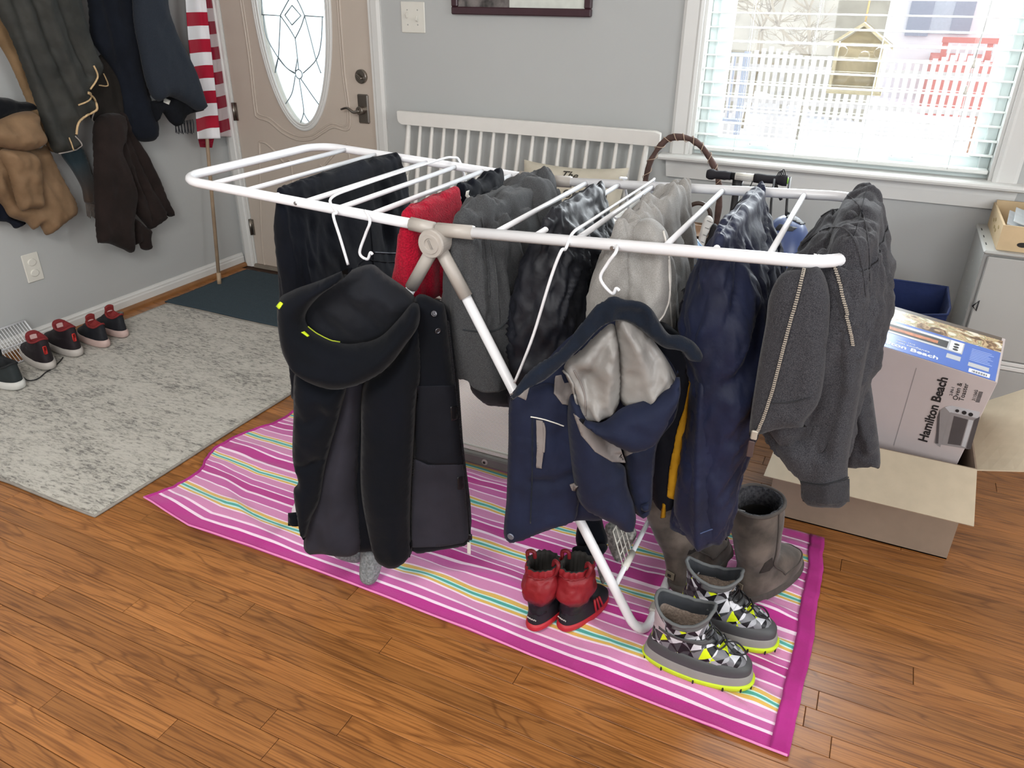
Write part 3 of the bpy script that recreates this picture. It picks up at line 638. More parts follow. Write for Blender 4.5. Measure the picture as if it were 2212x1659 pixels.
# ================================================================== RUGS, TOWEL
def ruglike(name, x0, x1, y0, y1, th, mat, label, cat, edge=None, wob=0.003):
    nx, ny = 60, 60; P = np.array([[(x0+(x1-x0)*u+wob*fbm([[v_*5, u*3, 1]], 1)[0], y0+(y1-y0)*v_+wob*fbm([[u*5, v_*3, 4]], 2)[0], th+0.0012*fbm([[u*40, v_*40, 2]], 3)[0]) for u in np.linspace(0, 1, nx)] for v_ in np.linspace(0, 1, ny)])
    top, f = g_grid(P); bot = top.copy(); bot[:, 2] = 0.0005; n = len(top)
    bd = [j for j in range(nx)]+[i*nx+nx-1 for i in range(1, ny)]+[(ny-1)*nx+j for j in range(nx-2, -1, -1)]+[i*nx for i in range(ny-2, 0, -1)]
    fs = f+[tuple(reversed([q+n for q in g])) for g in f]+[(bd[(i+1) % len(bd)], bd[i], bd[i]+n, bd[(i+1) % len(bd)]+n) for i in range(len(bd))]
    E_ = thing(name, ((x0+x1)/2, (y0+y1)/2, 0), label, cat); add('pile', np.vstack([top, bot]), fs, mat, E_)
    if edge: tube('binding', [top[i]*[1, 1, 0]+[0, 0, th*0.62] for i in bd], th*0.55, edge, E_, 8, True)
    return E_
def rugmat():
    t = NT('heathered_rug_pile'); setb(t.b, '#a8a59b', 1.0, 0, 0.05, 0.3); tc = t.n('ShaderNodeTexCoord')
    def mp(s): m = t.n('ShaderNodeMapping'); m.inputs['Scale'].default_value = s; t.l(tc.outputs['Object'], m.inputs[0]); return m
    a = t.n('ShaderNodeTexNoise'); a.inputs['Scale'].default_value = 1; a.inputs['Detail'].default_value = 5; a.inputs['Roughness'].default_value = 0.75; a.inputs['Distortion'].default_value = 0.6; t.l(mp((32, 105, 60)).outputs[0], a.inputs['Vector'])
    b = t.n('ShaderNodeTexNoise'); b.inputs['Scale'].default_value = 1; b.inputs['Detail'].default_value = 3; t.l(mp((3, 7, 3)).outputs[0], b.inputs['Vector'])
    ad = t.n('ShaderNodeMath', operation='MULTIPLY_ADD'); ad.inputs[1].default_value = 0.32; t.l(b.outputs['Fac'], ad.inputs[0]); t.l(a.outputs['Fac'], ad.inputs[2])
    r = t.n('ShaderNodeValToRGB'); e = r.color_ramp.elements; e[0].position = 0.52; e[0].color = lin('#68655f'); e[1].position = 0.74; e[1].color = lin('#c0bcb2'); q = e.new(0.63); q.color = lin('#aaa69c')
    t.l(ad.outputs[0], r.inputs[0]); t.l(r.outputs[0], t.b.inputs['Base Color']); bp = t.n('ShaderNodeBump'); bp.inputs['Strength'].default_value = 0.8; bp.inputs['Distance'].default_value = 0.004; t.l(a.outputs['Fac'], bp.inputs['Height']); t.l(bp.outputs[0], t.b.inputs['Normal']); return t.m
ruglike('grey_rug', -3.135, -1.922, 1.152, 2.545, 0.009, rugmat(), 'large heathered grey rug beside the left wall', 'rug', plain('rug_binding', '#8f8a82', 0.9, var=0.1, sc=60))
ruglike('entry_mat', -3.17, -2.26, 2.56, 3.15, 0.007, fabric('blue_grey_mat', '#46545c', '#39454c', 1.0, 500, 0.7, 0.1, 1.0, 0.05), 'dark blue grey mat in front of the door', 'doormat')
# striped towel
PK = {'mag': '#b52f87', 'deep': '#b81c74', 'mid': '#c25c9f', 'light': '#d188b4', 'w': '#f4dcec', 'yel': '#dcb35c', 'aq': '#c8ece6', 'teal': '#4fa79c'}
def towel_mat():
    t = NT('striped_terry'); setb(t.b, PK['mid'], 0.95, 0, 0.1, 0.35)
    st = [(1.228, 'mag'), (1.263, 'w'), (1.271, 'mid'), (1.291, 'w'), (1.298, 'light'), (1.321, 'w'), (1.325, 'yel'), (1.334, 'aq'), (1.339, 'teal'), (1.347, 'aq'), (1.351, 'yel'), (1.361, 'w'), (1.366, 'light'), (1.394, 'w'), (1.400, 'mid'), (1.428, 'w'), (1.435, 'mag'), (1.461, 'w'), (1.467, 'mid'), (1.488, 'w'), (1.493, 'light'), (1.517, 'w'),
          (1.521, 'yel'), (1.529, 'aq'), (1.533, 'teal'), (1.541, 'aq'), (1.545, 'yel'), (1.553, 'w'), (1.557, 'light'), (1.577, 'w'), (1.589, 'mag')]
    st2 = [(1.589, 'mag'), (1.628, 'w'), (1.634, 'mid'), (1.651, 'w'), (1.656, 'light'), (1.684, 'w'), (1.688, 'yel'), (1.696, 'aq'), (1.7, 'teal'), (1.709, 'aq'), (1.713, 'yel'), (1.721, 'w'), (1.725, 'light'), (1.752, 'w'), (1.757, 'mid'), (1.785, 'w'), (1.791, 'mag'), (1.82, 'w'), (1.826, 'mid'), (1.842, 'w'), (1.847, 'light'), (1.868, 'w'), (1.872, 'yel'), (1.880, 'aq'), (1.884, 'teal'), (1.893, 'yel'), (1.903, 'light'), (1.924, 'w'), (1.93, 'mid'), (1.957, 'w'), (1.964, 'mag')]
    at = t.n('ShaderNodeUVMap'); sp = t.n('ShaderNodeSeparateXYZ'); t.l(at.outputs[0], sp.inputs[0])
    def rp(s_):
        mr = t.n('ShaderNodeMapRange'); mr.inputs['From Min'].default_value = s_[0][0]; mr.inputs['From Max'].default_value = s_[0][0]+0.42; t.l(sp.outputs['Y'], mr.inputs['Value'])
        r = t.n('ShaderNodeValToRGB'); r.color_ramp.interpolation = 'CONSTANT'; e = r.color_ramp.elements; e[0].position = 0; e[0].color = lin(PK[s_[0][1]]); e[1].position = min(1, (s_[1][0]-s_[0][0])/0.42); e[1].color = lin(PK[s_[1][1]])
        for a, b in s_[2:]: q = e.new((a-s_[0][0])/0.42); q.color = lin(PK[b])
        t.l(mr.outputs[0], r.inputs[0]); return r
    r1, r2 = rp(st), rp(st2); gt = t.n('ShaderNodeMath', operation='GREATER_THAN'); gt.inputs[1].default_value = 1.589; t.l(sp.outputs['Y'], gt.inputs[0])
    mx = t.n('ShaderNodeMix', data_type='RGBA'); t.l(gt.outputs[0], mx.inputs['Factor']); t.l(r1.outputs[0], mx.inputs['A']); t.l(r2.outputs[0], mx.inputs['B']); t.l(mx.outputs['Result'], t.b.inputs['Base Color'])
    nz = t.n('ShaderNodeTexNoise'); nz.inputs['Scale'].default_value = 420; nz.inputs['Detail'].default_value = 2; tc = t.n('ShaderNodeTexCoord'); t.l(tc.outputs['Object'], nz.inputs['Vector']); bp = t.n('ShaderNodeBump'); bp.inputs['Strength'].default_value = 0.6; bp.inputs['Distance'].default_value = 0.002; t.l(nz.outputs['Fac'], bp.inputs['Height']); t.l(bp.outputs[0], t.b.inputs['Normal']); return t.m
TW = thing('beach_towel', (-0.88, 1.62, 0), 'pink striped beach towel spread under the drying rack', 'towel')
def tz(x, y):
    P = np.stack([x*3.2+y*1.2, y*9, x*0+2.0], -1); a = np.clip(fbm(P, 21), 0, 1)*0.013; b = np.clip(ridge(np.stack([x*2.2+y*5.5, y*2.5-x*1.3, x*0], -1), 33)-0.35, 0, 1)*0.014
    e = np.clip((x+0.25)/0.25, 0, 1); return 0.0045+a+b+e*0.019*np.clip(fbm(np.stack([x*7, y*26, x*0], -1), 41), 0, 1)
NX, NY = 260, 120
U, Vv = np.meshgrid(np.linspace(0, 1, NX), np.linspace(0, 1, NY)); 
XL0 = -1.868+0.03*np.sin(Vv*9)+0.012*fbm(np.stack([Vv*9, U*0, U*0], -1), 5)+0.028*Vv; XR0 = 0.080+0.010*np.sin(Vv*3.1)+0.003*fbm(np.stack([Vv*11, U*0, U*0], -1), 6)
TX = XL0+(XR0-XL0)*U; TYf = 1.232+0.016*np.sin(U*4.2+0.2)*1.0+0.050*np.clip(0.12-U, 0, 1)/0.12; TYb = 2.012+0.008*np.sin(U*9)
TY = TYf+(TYb-TYf)*Vv+0.006*fbm(np.stack([TX*5, Vv*6, U*0], -1), 15)*np.sin(Vv*3.14); TZ = tz(TX, TY); ZE = np.minimum(np.minimum(U, 1-U)*14, np.minimum(Vv, 1-Vv)*8).clip(0.25, 1); TZ = 0.003+TZ*ZE
UVt = np.stack([U, 1.228+(2.005-1.228)*Vv], -1)
tv, tf = g_grid(np.stack([TX, TY, TZ], -1)); bt = tv.copy(); bt[:, 2] = 0.001; n_ = len(tv)
bd = [j for j in range(NX)]+[i*NX+NX-1 for i in range(1, NY)]+[(NY-1)*NX+j for j in range(NX-2, -1, -1)]+[i*NX for i in range(NY-2, 0, -1)]
add('terry_cloth', np.vstack([tv, bt]), tf+[(bd[(i+1) % len(bd)], bd[i], bd[i]+n_, bd[(i+1) % len(bd)]+n_) for i in range(len(bd))], towel_mat(), TW, uv=np.vstack([UVt.reshape(-1, 2)]*2))
magm = fabric('magenta_hem', '#b53389', '#a32878', 0.95, 260, 0.5, 0.3)
def tsurf(us, vs):
    i = np.clip(np.asarray(vs)*(NY-1), 0, NY-1).astype(int); j = np.clip(np.asarray(us)*(NX-1), 0, NX-1).astype(int); return np.stack([TX[i, j], TY[i, j], TZ[i, j]], -1)
for nm, ua, ub in (('end_hem', 0.984, 1.0015), ('end_hem', -0.001, 0.006)):
    P = np.array([tsurf(np.full(90, min(max(q, 0), 1)), np.linspace(0, 1, 90))+np.array([((q-min(max(q, 0), 1))*1.9), 0, 0.0035]) for q in np.linspace(ua, ub, 8)])
    a, b = g_grid(P.transpose(1, 0, 2)); c = a.copy(); c[:, 2] -= 0.006; n2 = len(a); bdq = [j for j in range(8)]+[i*8+7 for i in range(1, 90)]+[89*8+j for j in range(6, -1, -1)]+[i*8 for i in range(88, 0, -1)]
    add(nm, np.vstack([a, c]), b+[tuple(reversed([q+n2 for q in g])) for g in b]+[(bdq[(i+1) % len(bdq)], bdq[i], bdq[i]+n2, bdq[(i+1) % len(bdq)]+n2) for i in range(len(bdq))], magm, TW)
st = fabric('pink_stitching', '#e98bc0', None, 0.9); tube('stitched_edge', tsurf(np.linspace(0, 1, 200), np.zeros(200))+[0, -0.001, 0.001], 0.003, st, TW, 6)
# ================================================================== DRYING RACK
RK = thing('drying_rack', (-0.83, 1.655, 0.005), 'white folding wing drying rack standing on the pink towel', 'drying rack')
YF0, YB0, RT = 1.376, 1.938, 0.0115
def wing(xh, xe, zh, ze, s_):
    r = 0.075; zz = lambda x: zh+(ze-zh)*(x-xh)/(xe-xh); P = [(xh, YF0, zz(xh)), (xe-s_*r, YF0, zz(xe-s_*r))]
    for a in np.linspace(0, np.pi/2, 8)[1:]: P.append((xe-s_*r+s_*r*math.sin(a), YF0+r-r*math.cos(a), zz(xe-s_*r+s_*r*math.sin(a))))
    P.append((xe, YB0-r, ze))
    for a in np.linspace(0, np.pi/2, 8)[1:]: P.append((xe-s_*r+s_*r*math.cos(a), YB0-r+r*math.sin(a), zz(xe-s_*r+s_*r*math.cos(a))))
    P.append((xh, YB0, zz(xh))); return P
lw = tube('wing_frame', wing(-0.887, -1.572, 0.974, 1.002, -1), RT, M['white'], RK, 14); rw = tube('wing_frame', wing(-0.739, -0.012, 0.974, 1.012, 1), RT, M['white'], RK, 14)
zr = lambda x: 0.974+(x+0.739)*0.0523 if x > -0.74 else 0.974-(x+0.887)*0.0409
for x_ in (-1.469, -1.36, -1.272, -1.183, -1.088, -1.0, -0.912, -0.783, -0.692, -0.602, -0.512, -0.426, -0.334, -0.241, -0.144):
    z_ = zr(x_) if not -0.887 < x_ < -0.739 else 0.965; tube('drying_bar', [(x_, YF0+0.006, z_), (x_, YB0-0.006, z_)], 0.0062, M['white'], RK, 10)
for px in ((638, 439), (1322, 536)):
    c = onY(*px, YF0-RT); disc('screw_head', (c[0], c[1]+0.001, c[2]), 0.0045, 0.003, M['steel'], RK, 12, 0.001)
XH, ZH = -0.826, 0.952
for y_, s_ in ((YF0, -1), (YB0, 1)):
    # moulded hinge: round hub, two wing sleeves, two leg sleeves
    hb = []
    for r, d in ((0.030, 0.022), (0.031, -0.024), (0.029, -0.028), (0.0215, -0.028), (0.0205, -0.0305), (0.0135, -0.0305), (0.0125, -0.028), (0.001, -0.028)): hb.append([(XH+r*math.cos(t), y_-s_*d*(-1) if False else y_+d*(1 if s_ < 0 else -1), ZH-0.008+r*math.sin(t)) for t in np.linspace(0, 2*np.pi, 32, endpoint=False)])
    v, f = g_rings(np.array(hb)); hub = add('hinge_hub', v, f, M['greyplast'], RK, smooth=False)
    box('hub_slot', (XH, y_-0.029 if s_ < 0 else y_+0.029, ZH-0.008), (0.005, 0.003, 0.02), plain('hub_mark', '#8f8a84', 0.5), hub, M=[[.9, 0, .4], [0, 1, 0], [-.4, 0, .9]])
    for a, b in (((XH+0.004, y_, ZH+0.018), (-0.737, y_, zr(-0.737))), ((XH-0.004, y_, ZH+0.018), (-0.889, y_, zr(-0.889)))): tube('wing_sleeve', [a, b], 0.0155, M['greyplast'], RK, 8)
    for xf in (-0.285, -1.367):
        e = np.array([XH+(xf-XH)*0.13, y_, ZH-0.13*0.95]); tube('leg_sleeve', [(XH, y_, ZH-0.01), e], 0.0155, M['greyplast'], RK, 8)
for xf in (-0.285, -1.367):
    top0 = np.array([XH+(xf-XH)*0.06, YF0, ZH-0.06]); ft = np.array([xf, YF0, 0.018]); d = (top0-ft)/np.linalg.norm(top0-ft); P = [top0, ft+d*0.075]
    c_in = ft+np.array([0, 0.075, 0])
    for a in np.linspace(0, np.pi/2, 8)[1:]: P.append(c_in+d*0.075*(1-math.sin(a))-np.array([0, 0.075, 0])*math.cos(a))
    P2 = [(q[0], YF0+YB0-q[1], q[2]) for q in P][::-1]; tube('leg_loop', P+P2, RT, M['white'], RK, 14)
    bx('foot_pad', xf-0.014, xf+0.014, YF0+0.1, YF0+0.135, 0.005, 0.034, M['greyplast'], RK, bev=0.004); bx('foot_pad', xf-0.014, xf+0.014, YB0-0.135, YB0-0.1, 0.005, 0.034, M['greyplast'], RK, bev=0.004)
zc = 0.157; xc = -0.826+(-0.285+0.826)*(0.952-zc)/0.934; tube('leg_brace', [(xc, YF0, zc), (xc, YB0, zc)], 0.0065, M['white'], RK, 10)
tube('leg_brace', [(-1.652-xc, YF0, zc), (-1.652-xc, YB0, zc)], 0.0065, M['white'], RK, 10)
# fold-out wire hanging arms at both ends of the wings
Y2 = 1.335
def wire(pts, nm='hanging_wire'): return tube(nm, crm(pts, len(pts)*6), 0.0033, M['white'], RK, 8)
oy = lambda x, y, v=Y2: tuple(onY(x, y, v))
wire([oy(752, 572), oy(735, 515), oy(720, 466), oy(727, 459, 1.352), (-1.105, 1.385, 1.004), (-1.1, 1.5, 1.012), (-1.102, 1.85, 1.012), (-1.098, 1.93, 1.008), (-1.09, 1.962, 0.99), (-1.07, 1.972, 0.90)])
wire([oy(805, 550), oy(800, 546), oy(793, 560), oy(777, 546), oy(790, 505), oy(799, 478), (-1.0, 1.365, 0.992)])
wire([oy(1112, 826), oy(1150, 730), oy(1190, 600), oy(1212, 543), oy(1222, 537, 1.352), (-0.518, 1.385, 1.0), (-0.505, 1.45, 1.011), (-0.50, 1.85, 1.012), (-0.51, 1.93, 1.005), (-0.52, 1.965, 0.98), (-0.54, 1.972, 0.85)])
wire([oy(1338, 628), oy(1331, 623), oy(1322, 634), oy(1297, 602), oy(1312, 570), oy(1330, 545), (-0.42, 1.366, 0.992)])
wire([(-0.60, 1.93, 1.0), (-0.59, 1.955, 0.995), (-0.60, 1.97, 0.985), tuple(onY(1357, 455, 1.975)), tuple(onY(1334, 472, 1.975)), tuple(onY(1322, 462, 1.975))])
# white shoe-drying grids on the brace
gx = xc; 
for yq, dx in ((1.46, 0), (1.50, 0)): pass
GR = add('clip_sleeve', *g_tube([(xc, 1.455, zc), (xc, 1.52, zc)], 0.0095, 10), M['plate'], RK)
gp = [onY(1293, 1192, 1.50), onY(1317, 1262, 1.46)]
gm_ = M['plate']
def gpt(u, v_): # u along brace, v up
    return np.array([xc-0.002-0.035*v_, 1.455+0.065*u, zc+0.10*v_])
for u in np.linspace(0, 1, 4): tube('drying_grid_bar', [gpt(u, 0), gpt(u, 1)], 0.0016, gm_, RK, 6)
for v_ in (0.05, 0.35, 0.65, 1.0): tube('drying_grid_bar', [gpt(0, v_), gpt(1, v_)], 0.0016, gm_, RK, 6)
# ================================================================== CLOTHES OVER THE BARS
blk = fabric('black_softshell', '#090c14', '#070a10', 0.85, 700, 0.25, 0.25, 0, 0.12)
blk2 = fabric('black_cotton', '#0a0e17', '#080b12', 0.85, 900, 0.3, 0.2, 0, 0.12)
chg = fabric('charcoal_panel', '#302f37', '#29282f', 0.85, 900, 0.3, 0.2, 0, 0.1)
PT = thing('black_trousers', (-1.27, 1.63, 0.43), 'black trousers draped over the left wing of the rack', 'trousers')
tent('trousers_cloth', -1.272, 0.992, 1.40, 1.925, [(0.94, -1.30, -1.235, 1.39, 1.93), (0.8, -1.325, -1.215, 1.385, 1.93), (0.62, -1.335, -1.20, 1.39, 1.90), (0.43, -1.345, -1.20, 1.40, 1.80)], blk2, PT, amp=0.011, freq=22, seed=1, lump=0.008, N=180)
tr_o = bpy.context.collection.objects[-1] if False else [o for o in PT.children][0]
seam('waist_seam', [(808, 545), (845, 547), (884, 546)], [tr_o], 0.0022, plain('seam_sheen', '#3a3d47', 0.5), PT, 0.001)
seam('waist_seam', [(800, 562), (840, 566), (884, 565)], [tr_o], 0.0018, blk, PT, 0.001)
seam('side_seam', [(800, 490), (806, 560), (808, 640)], [tr_o], 0.0018, blk, PT, 0.001)
KR = fabric('red_knit', '#a8172f', '#8c1126', 0.95, 260, 1.0, 0.4, 0.6, 0.05, 0.003)
RD = thing('red_knit_scarf', (-0.912, 1.5, 0.72), 'red knitted scarf folded over a bar beside the grey plastic hinge', 'scarf')
tent('knit_fabric', -0.912, 0.988, 1.385, 1.625, [(0.95, -0.94, -0.885, 1.38, 1.625), (0.86, -0.965, -0.878, 1.375, 1.60), (0.79, -0.985, -0.885, 1.38, 1.57), (0.775, -0.98, -0.9, 1.39, 1.55)], KR, RD, amp=0.004, freq=20, seed=2)
puff('knit_tail', [(935, 560), (985, 580), (1010, 640), (990, 672), (950, 640), (930, 600)], ((-0.87, 1.5, 0.8), (0.75, -0.66, 0)), KR, RD, T=0.02, Tb=0.02, w=0.03)
BG = thing('black_shorts', (-0.912, 1.74, 0.88), 'small black shorts bunched over a bar beside the red knit scarf', 'shorts')
tent('shorts_cloth', -0.912, 0.990, 1.632, 1.865, [(0.95, -0.945, -0.885, 1.63, 1.87), (0.9, -0.96, -0.875, 1.64, 1.87), (0.87, -0.95, -0.885, 1.65, 1.86)], blk2, BG, amp=0.014, freq=30, stretch=0.5, seed=3, lump=0.012)
patch('white_logo', [(1007, 413), (1013, 411), (1011, 420), (1016, 428), (1010, 431), (1005, 423)], [BG.children[0]], M['plate'], BG, 0.0005, 2)
gh = fabric('grey_hoodie_fleece', '#4b4c4d', '#3a3b3d', 0.95, 520, 0.5, 0.35, 0.8, 0.05)
GH = thing('grey_hoodie', (-0.78, 1.65, 0.6), 'dark heather grey hoodie draped over the middle of the rack', 'hoodie')
g1 = tent('hoodie_body', -0.783, 0.990, 1.395, 1.90, [(0.95, -0.835, -0.73, 1.39, 1.90), (0.85, -0.855, -0.70, 1.385, 1.88), (0.74, -0.865, -0.685, 1.385, 1.84), (0.64, -0.865, -0.675, 1.39, 1.80), (0.60, -0.86, -0.672, 1.395, 1.78)], gh, GH, amp=0.012, freq=20, seed=4, lump=0.016, ridge_w=0.03, N=180, lev=80)
seam('waistband_seam', [(1000, 712), (1040, 716), (1080, 708), (1120, 660), (1150, 640)], [g1], 0.0018, fabric('dark_thread', '#2f3235'), GH, 0.001)
seam('fold_edge', [(1060, 520), (1072, 600), (1078, 700)], [g1], 0.002, gh, GH, 0.001); seam('fold_edge', [(1040, 470), (1052, 560), (1056, 640)], [g1], 0.002, gh, GH, 0.001)
hd2 = puff('hood', [(1088, 392), (1140, 384), (1185, 392), (1206, 430), (1222, 480), (1205, 520), (1150, 500), (1110, 460)], ((-0.70, 1.80, 0.95), (0.6, -0.5, 0.75)), gh, GH, T=0.03, Tb=0.03, w=0.05, seed=4)
DKB = thing('dark_grey_sweater', (-0.80, 1.66, 0.45), 'dark grey sweater hanging behind and below the grey hoodie', 'sweater')
dg = fabric('charcoal_sweater', '#2d2e31', '#242528', 0.95, 600, 0.4, 0.3)
tent('sweater_body', -0.83, 0.955, 1.47, 1.90, [(0.9, -0.85, -0.80, 1.47, 1.88), (0.7, -0.84, -0.72, 1.46, 1.88), (0.55, -0.82, -0.68, 1.46, 1.83), (0.50, -0.80, -0.69, 1.5, 1.77)], dg, DKB, amp=0.01, freq=16, seed=44)
shb = fabric('shiny_black_nylon', '#14161f', '#0f1118', 0.58, 400, 0.15, 0.0, 0, 0.4)
LP = thing('black_snow_trousers', (-0.6, 1.62, 0.42), 'shiny black padded trousers over a bar right of the grey hoodie', 'trousers')
tent('padded_shell', -0.602, 0.998, 1.445, 1.80, [(0.95, -0.64, -0.56, 1.44, 1.805), (0.85, -0.675, -0.53, 1.43, 1.81), (0.7, -0.70, -0.51, 1.42, 1.81), (0.55, -0.69, -0.50, 1.42, 1.79), (0.42, -0.68, -0.5, 1.43, 1.76)], shb, LP, amp=0.017, freq=30, stretch=0.3, seed=5, lump=0.01, N=180, lev=80, skewy=20)
lf = fabric('light_grey_fleece', '#9b9996', '#85837f', 0.95, 700, 0.5, 0.4, 0.7, 0.05)
FL = thing('light_grey_hoodie', (-0.42, 1.65, 0.5), 'light heather grey hoodie draped over a bar left of the navy trousers', 'hoodie')
f1 = tent('hoodie_body', -0.426, 1.005, 1.40, 1.915, [(0.96, -0.475, -0.38, 1.395, 1.915), (0.87, -0.50, -0.355, 1.39, 1.91), (0.77, -0.50, -0.345, 1.395, 1.89), (0.62, -0.475, -0.355, 1.41, 1.85), (0.48, -0.46, -0.36, 1.43, 1.8)], lf, FL, amp=0.013, freq=20, seed=6, lump=0.018, ridge_w=0.03, N=180, lev=80)
puff('sleeve', [(1318, 552), (1352, 556), (1352, 640), (1322, 690), (1282, 672), (1268, 660), (1278, 600), (1296, 562)], ((-0.50, 1.42, 0.87), (0.25, -0.95, 0.1)), lf, FL, T=0.022, Tb=0.02, w=0.03, seed=3)
hd = puff('hood', [(1352, 500), (1400, 470), (1440, 500), (1448, 560), (1446, 640), (1420, 700), (1388, 712), (1362, 690), (1352, 620), (1345, 550)], ((-0.40, 1.40, 0.90), (0.25, -0.9, 0.35)), lf, FL, T=0.035, Tb=0.02, w=0.04, seed=8, fold_noise=(0.01, 20, 0.4), skew=0.5, folds=[([(1400, 480), (1425, 560), (1420, 640)], 0.015, 0.012), ([(1360, 500), (1380, 580), (1374, 680)], 0.010, -0.014), ([(1350, 560), (1400, 660)], 0.010, 0.010)])
pz = plain('pale_edge_piping', '#c4c0ba', 0.9)
seam('hood_edge', [(1362, 690), (1385, 706), (1415, 698), (1438, 668), (1446, 620), (1444, 560), (1432, 500)], [hd], 0.0022, pz, FL, 0.0015)
seam('zip_tape', [(1443, 560), (1446, 640), (1450, 700), (1455, 760)], [hd, f1], 0.002, pz, FL, 0.0015)
cy = fabric('cyan_nylon', '#1f8fd0', '#1676b4', 0.45, 500, 0.2, 0, 0, 0.5)
CG = thing('bright_blue_jacket', (-0.34, 1.84, 0.2), 'bright blue nylon jacket hanging behind the light grey hoodie', 'jacket')
tent('jacket_cloth', -0.415, 0.93, 1.78, 1.90, [(0.90, -0.43, -0.40, 1.78, 1.90), (0.84, -0.42, -0.34, 1.76, 1.91), (0.7, -0.36, -0.28, 1.78, 1.91), (0.45, -0.37, -0.25, 1.78, 1.92), (0.22, -0.36, -0.20, 1.78, 1.93)], cy, CG, amp=0.012, seed=7, N=90, lev=50)
nv = fabric('navy_cotton', '#161e3b', '#11172e', 0.6, 600, 0.3, 0.25, 0, 0.3)
NV = thing('navy_trousers', (-0.23, 1.6, 0.24), 'long navy blue trousers hanging over a bar near the right end', 'trousers')
n1 = tent('trouser_top', -0.241, 1.012, 1.415, 1.918, [(0.95, -0.282, -0.195, 1.41, 1.918), (0.85, -0.305, -0.145, 1.40, 1.90), (0.76, -0.290, -0.125, 1.40, 1.88), (0.66, -0.268, -0.118, 1.40, 1.82), (0.56, -0.262, -0.128, 1.41, 1.70), (0.46, -0.260, -0.145, 1.41, 1.62), (0.325, -0.256, -0.145, 1.42, 1.56)], nv, NV, amp=0.012, freq=26, seed=9, N=200, lev=80, lump=0.01, skewy=14)
n2 = puff('trouser_leg', [(1500, 800), (1580, 780), (1600, 860), (1582, 960), (1568, 1060), (1570, 1160), (1562, 1166), (1516, 1182), (1500, 1176), (1464, 1130), (1456, 1075), (1480, 945)], ((-0.22, 1.45, 0.5), (0.1, -0.99, 0)), nv, NV, T=0.04, Tb=0.03, w=0.06, seed=10, folds=[([(1518, 780), (1512, 1000), (1512, 1175)], 0.010, 0.022)])
n3 = puff('trouser_leg', [(1570, 720), (1650, 690), (1660, 800), (1640, 900), (1622, 955), (1576, 975), (1560, 860)], ((-0.16, 1.60, 0.7), (0.1, -0.99, 0)), nv, NV, T=0.03, Tb=0.03, w=0.05, seed=12)
seam('hem_seam', [(1512, 1152), (1540, 1142), (1568, 1134)], [n2], 0.0015, fabric('navy_thread', '#4a5576'), NV, 0.001)
ch = fabric('charcoal_marl_fleece', '#4a4a4e', '#2d2d31', 0.95, 650, 0.6, 0.4, 1.0, 0.05)
CH = thing('charcoal_zip_hoodie', (0.0, 1.65, 0.44), 'charcoal marl zip hoodie hanging over the right end of the rack', 'hoodie')
c1 = tent('hoodie_body', -0.012, 1.026, 1.40, 1.935, [(0.99, -0.075, 0.04, 1.39, 1.935), (0.9, -0.115, 0.06, 1.375, 1.93), (0.78, -0.135, 0.065, 1.375, 1.90), (0.66, -0.13, 0.06, 1.385, 1.84), (0.585, -0.09, 0.055, 1.40, 1.8)], ch, CH, amp=0.016, freq=17, seed=13, N=200, lev=90, lump=0.012, ridge_w=0.035, skewy=6)
c2 = puff('front_panel', [(1738, 582), (1772, 580), (1792, 640), (1788, 740), (1772, 860), (1738, 912), (1742, 922), (1690, 925), (1640, 938), (1618, 938), (1636, 800), (1654, 700), (1662, 640), (1690, 590)], ((-0.08, 1.37, 0.8), (0.05, -1, 0)), ch, CH, T=0.025, Tb=0.015, w=0.04, seed=14, fold_noise=(0.004, 18, 0.2))
c3 = puff('sleeve', [(1760, 600), (1860, 590), (1880, 700), (1856, 860), (1832, 1000), (1832, 1082), (1790, 1092), (1735, 1082), (1728, 1040), (1700, 1010), (1672, 965), (1690, 930), (1742, 900)], ((-0.02, 1.42, 0.75), (0.05, -1, 0)), ch, CH, T=0.04, Tb=0.03, w=0.06, seed=15, folds=[([(1790, 640), (1800, 800), (1780, 960)], 0.012, -0.018), ([(1830, 640), (1836, 820)], 0.012, 0.01)])
c4 = puff('back_panel', [(1822, 470), (1862, 480), (1884, 640), (1866, 720), (1886, 860), (1902, 1000), (1880, 1008), (1836, 1010), (1818, 990), (1816, 900), (1822, 780), (1812, 640)], ((0.05, 1.60, 0.8), (0.05, -1, 0)), ch, CH, T=0.025, Tb=0.02, w=0.04, seed=16, folds=[([(1824, 640), (1836, 800), (1880, 960)], 0.01, 0.012)])
zm = plain('brass_zip', '#b5aea2', 0.4, metal=0.3)
def zipper(px, objs, parent, r=0.003, mat=None, teeth=True, off=0.002, step=0.0042):
    P = stick(px, objs, off, len(px)*14)
    if P is None: return
    tape = tube('zip_tape', P, r*0.8, fabric('zip_tape', '#2c2b2e'), parent, 6)
    L = np.concatenate([[0], np.cumsum(np.linalg.norm(np.diff(P, axis=0), axis=1))]); parts = []
    for i, s_ in enumerate(np.arange(0, L[-1], step)):
        c = np.array([np.interp(s_, L, P[:, k]) for k in range(3)]); parts.append(g_box(c-RM[2]*r*0.6, (r*1.9, r, r*0.75), None))
    o = add('zip_teeth', *join(parts), mat or zm, parent, smooth=False); o['kind'] = 'stuff'; return tape
zipper([(1738, 575), (1722, 640), (1700, 720), (1672, 830), (1650, 900), (1632, 940)], [c2], CH)
zipper([(1762, 552), (1790, 560), (1808, 590), (1822, 650), (1832, 700), (1840, 745)], [c1, c3, c4, c2], CH)
pl_ = hit(1632, 935, [c2, c1], 0.004)
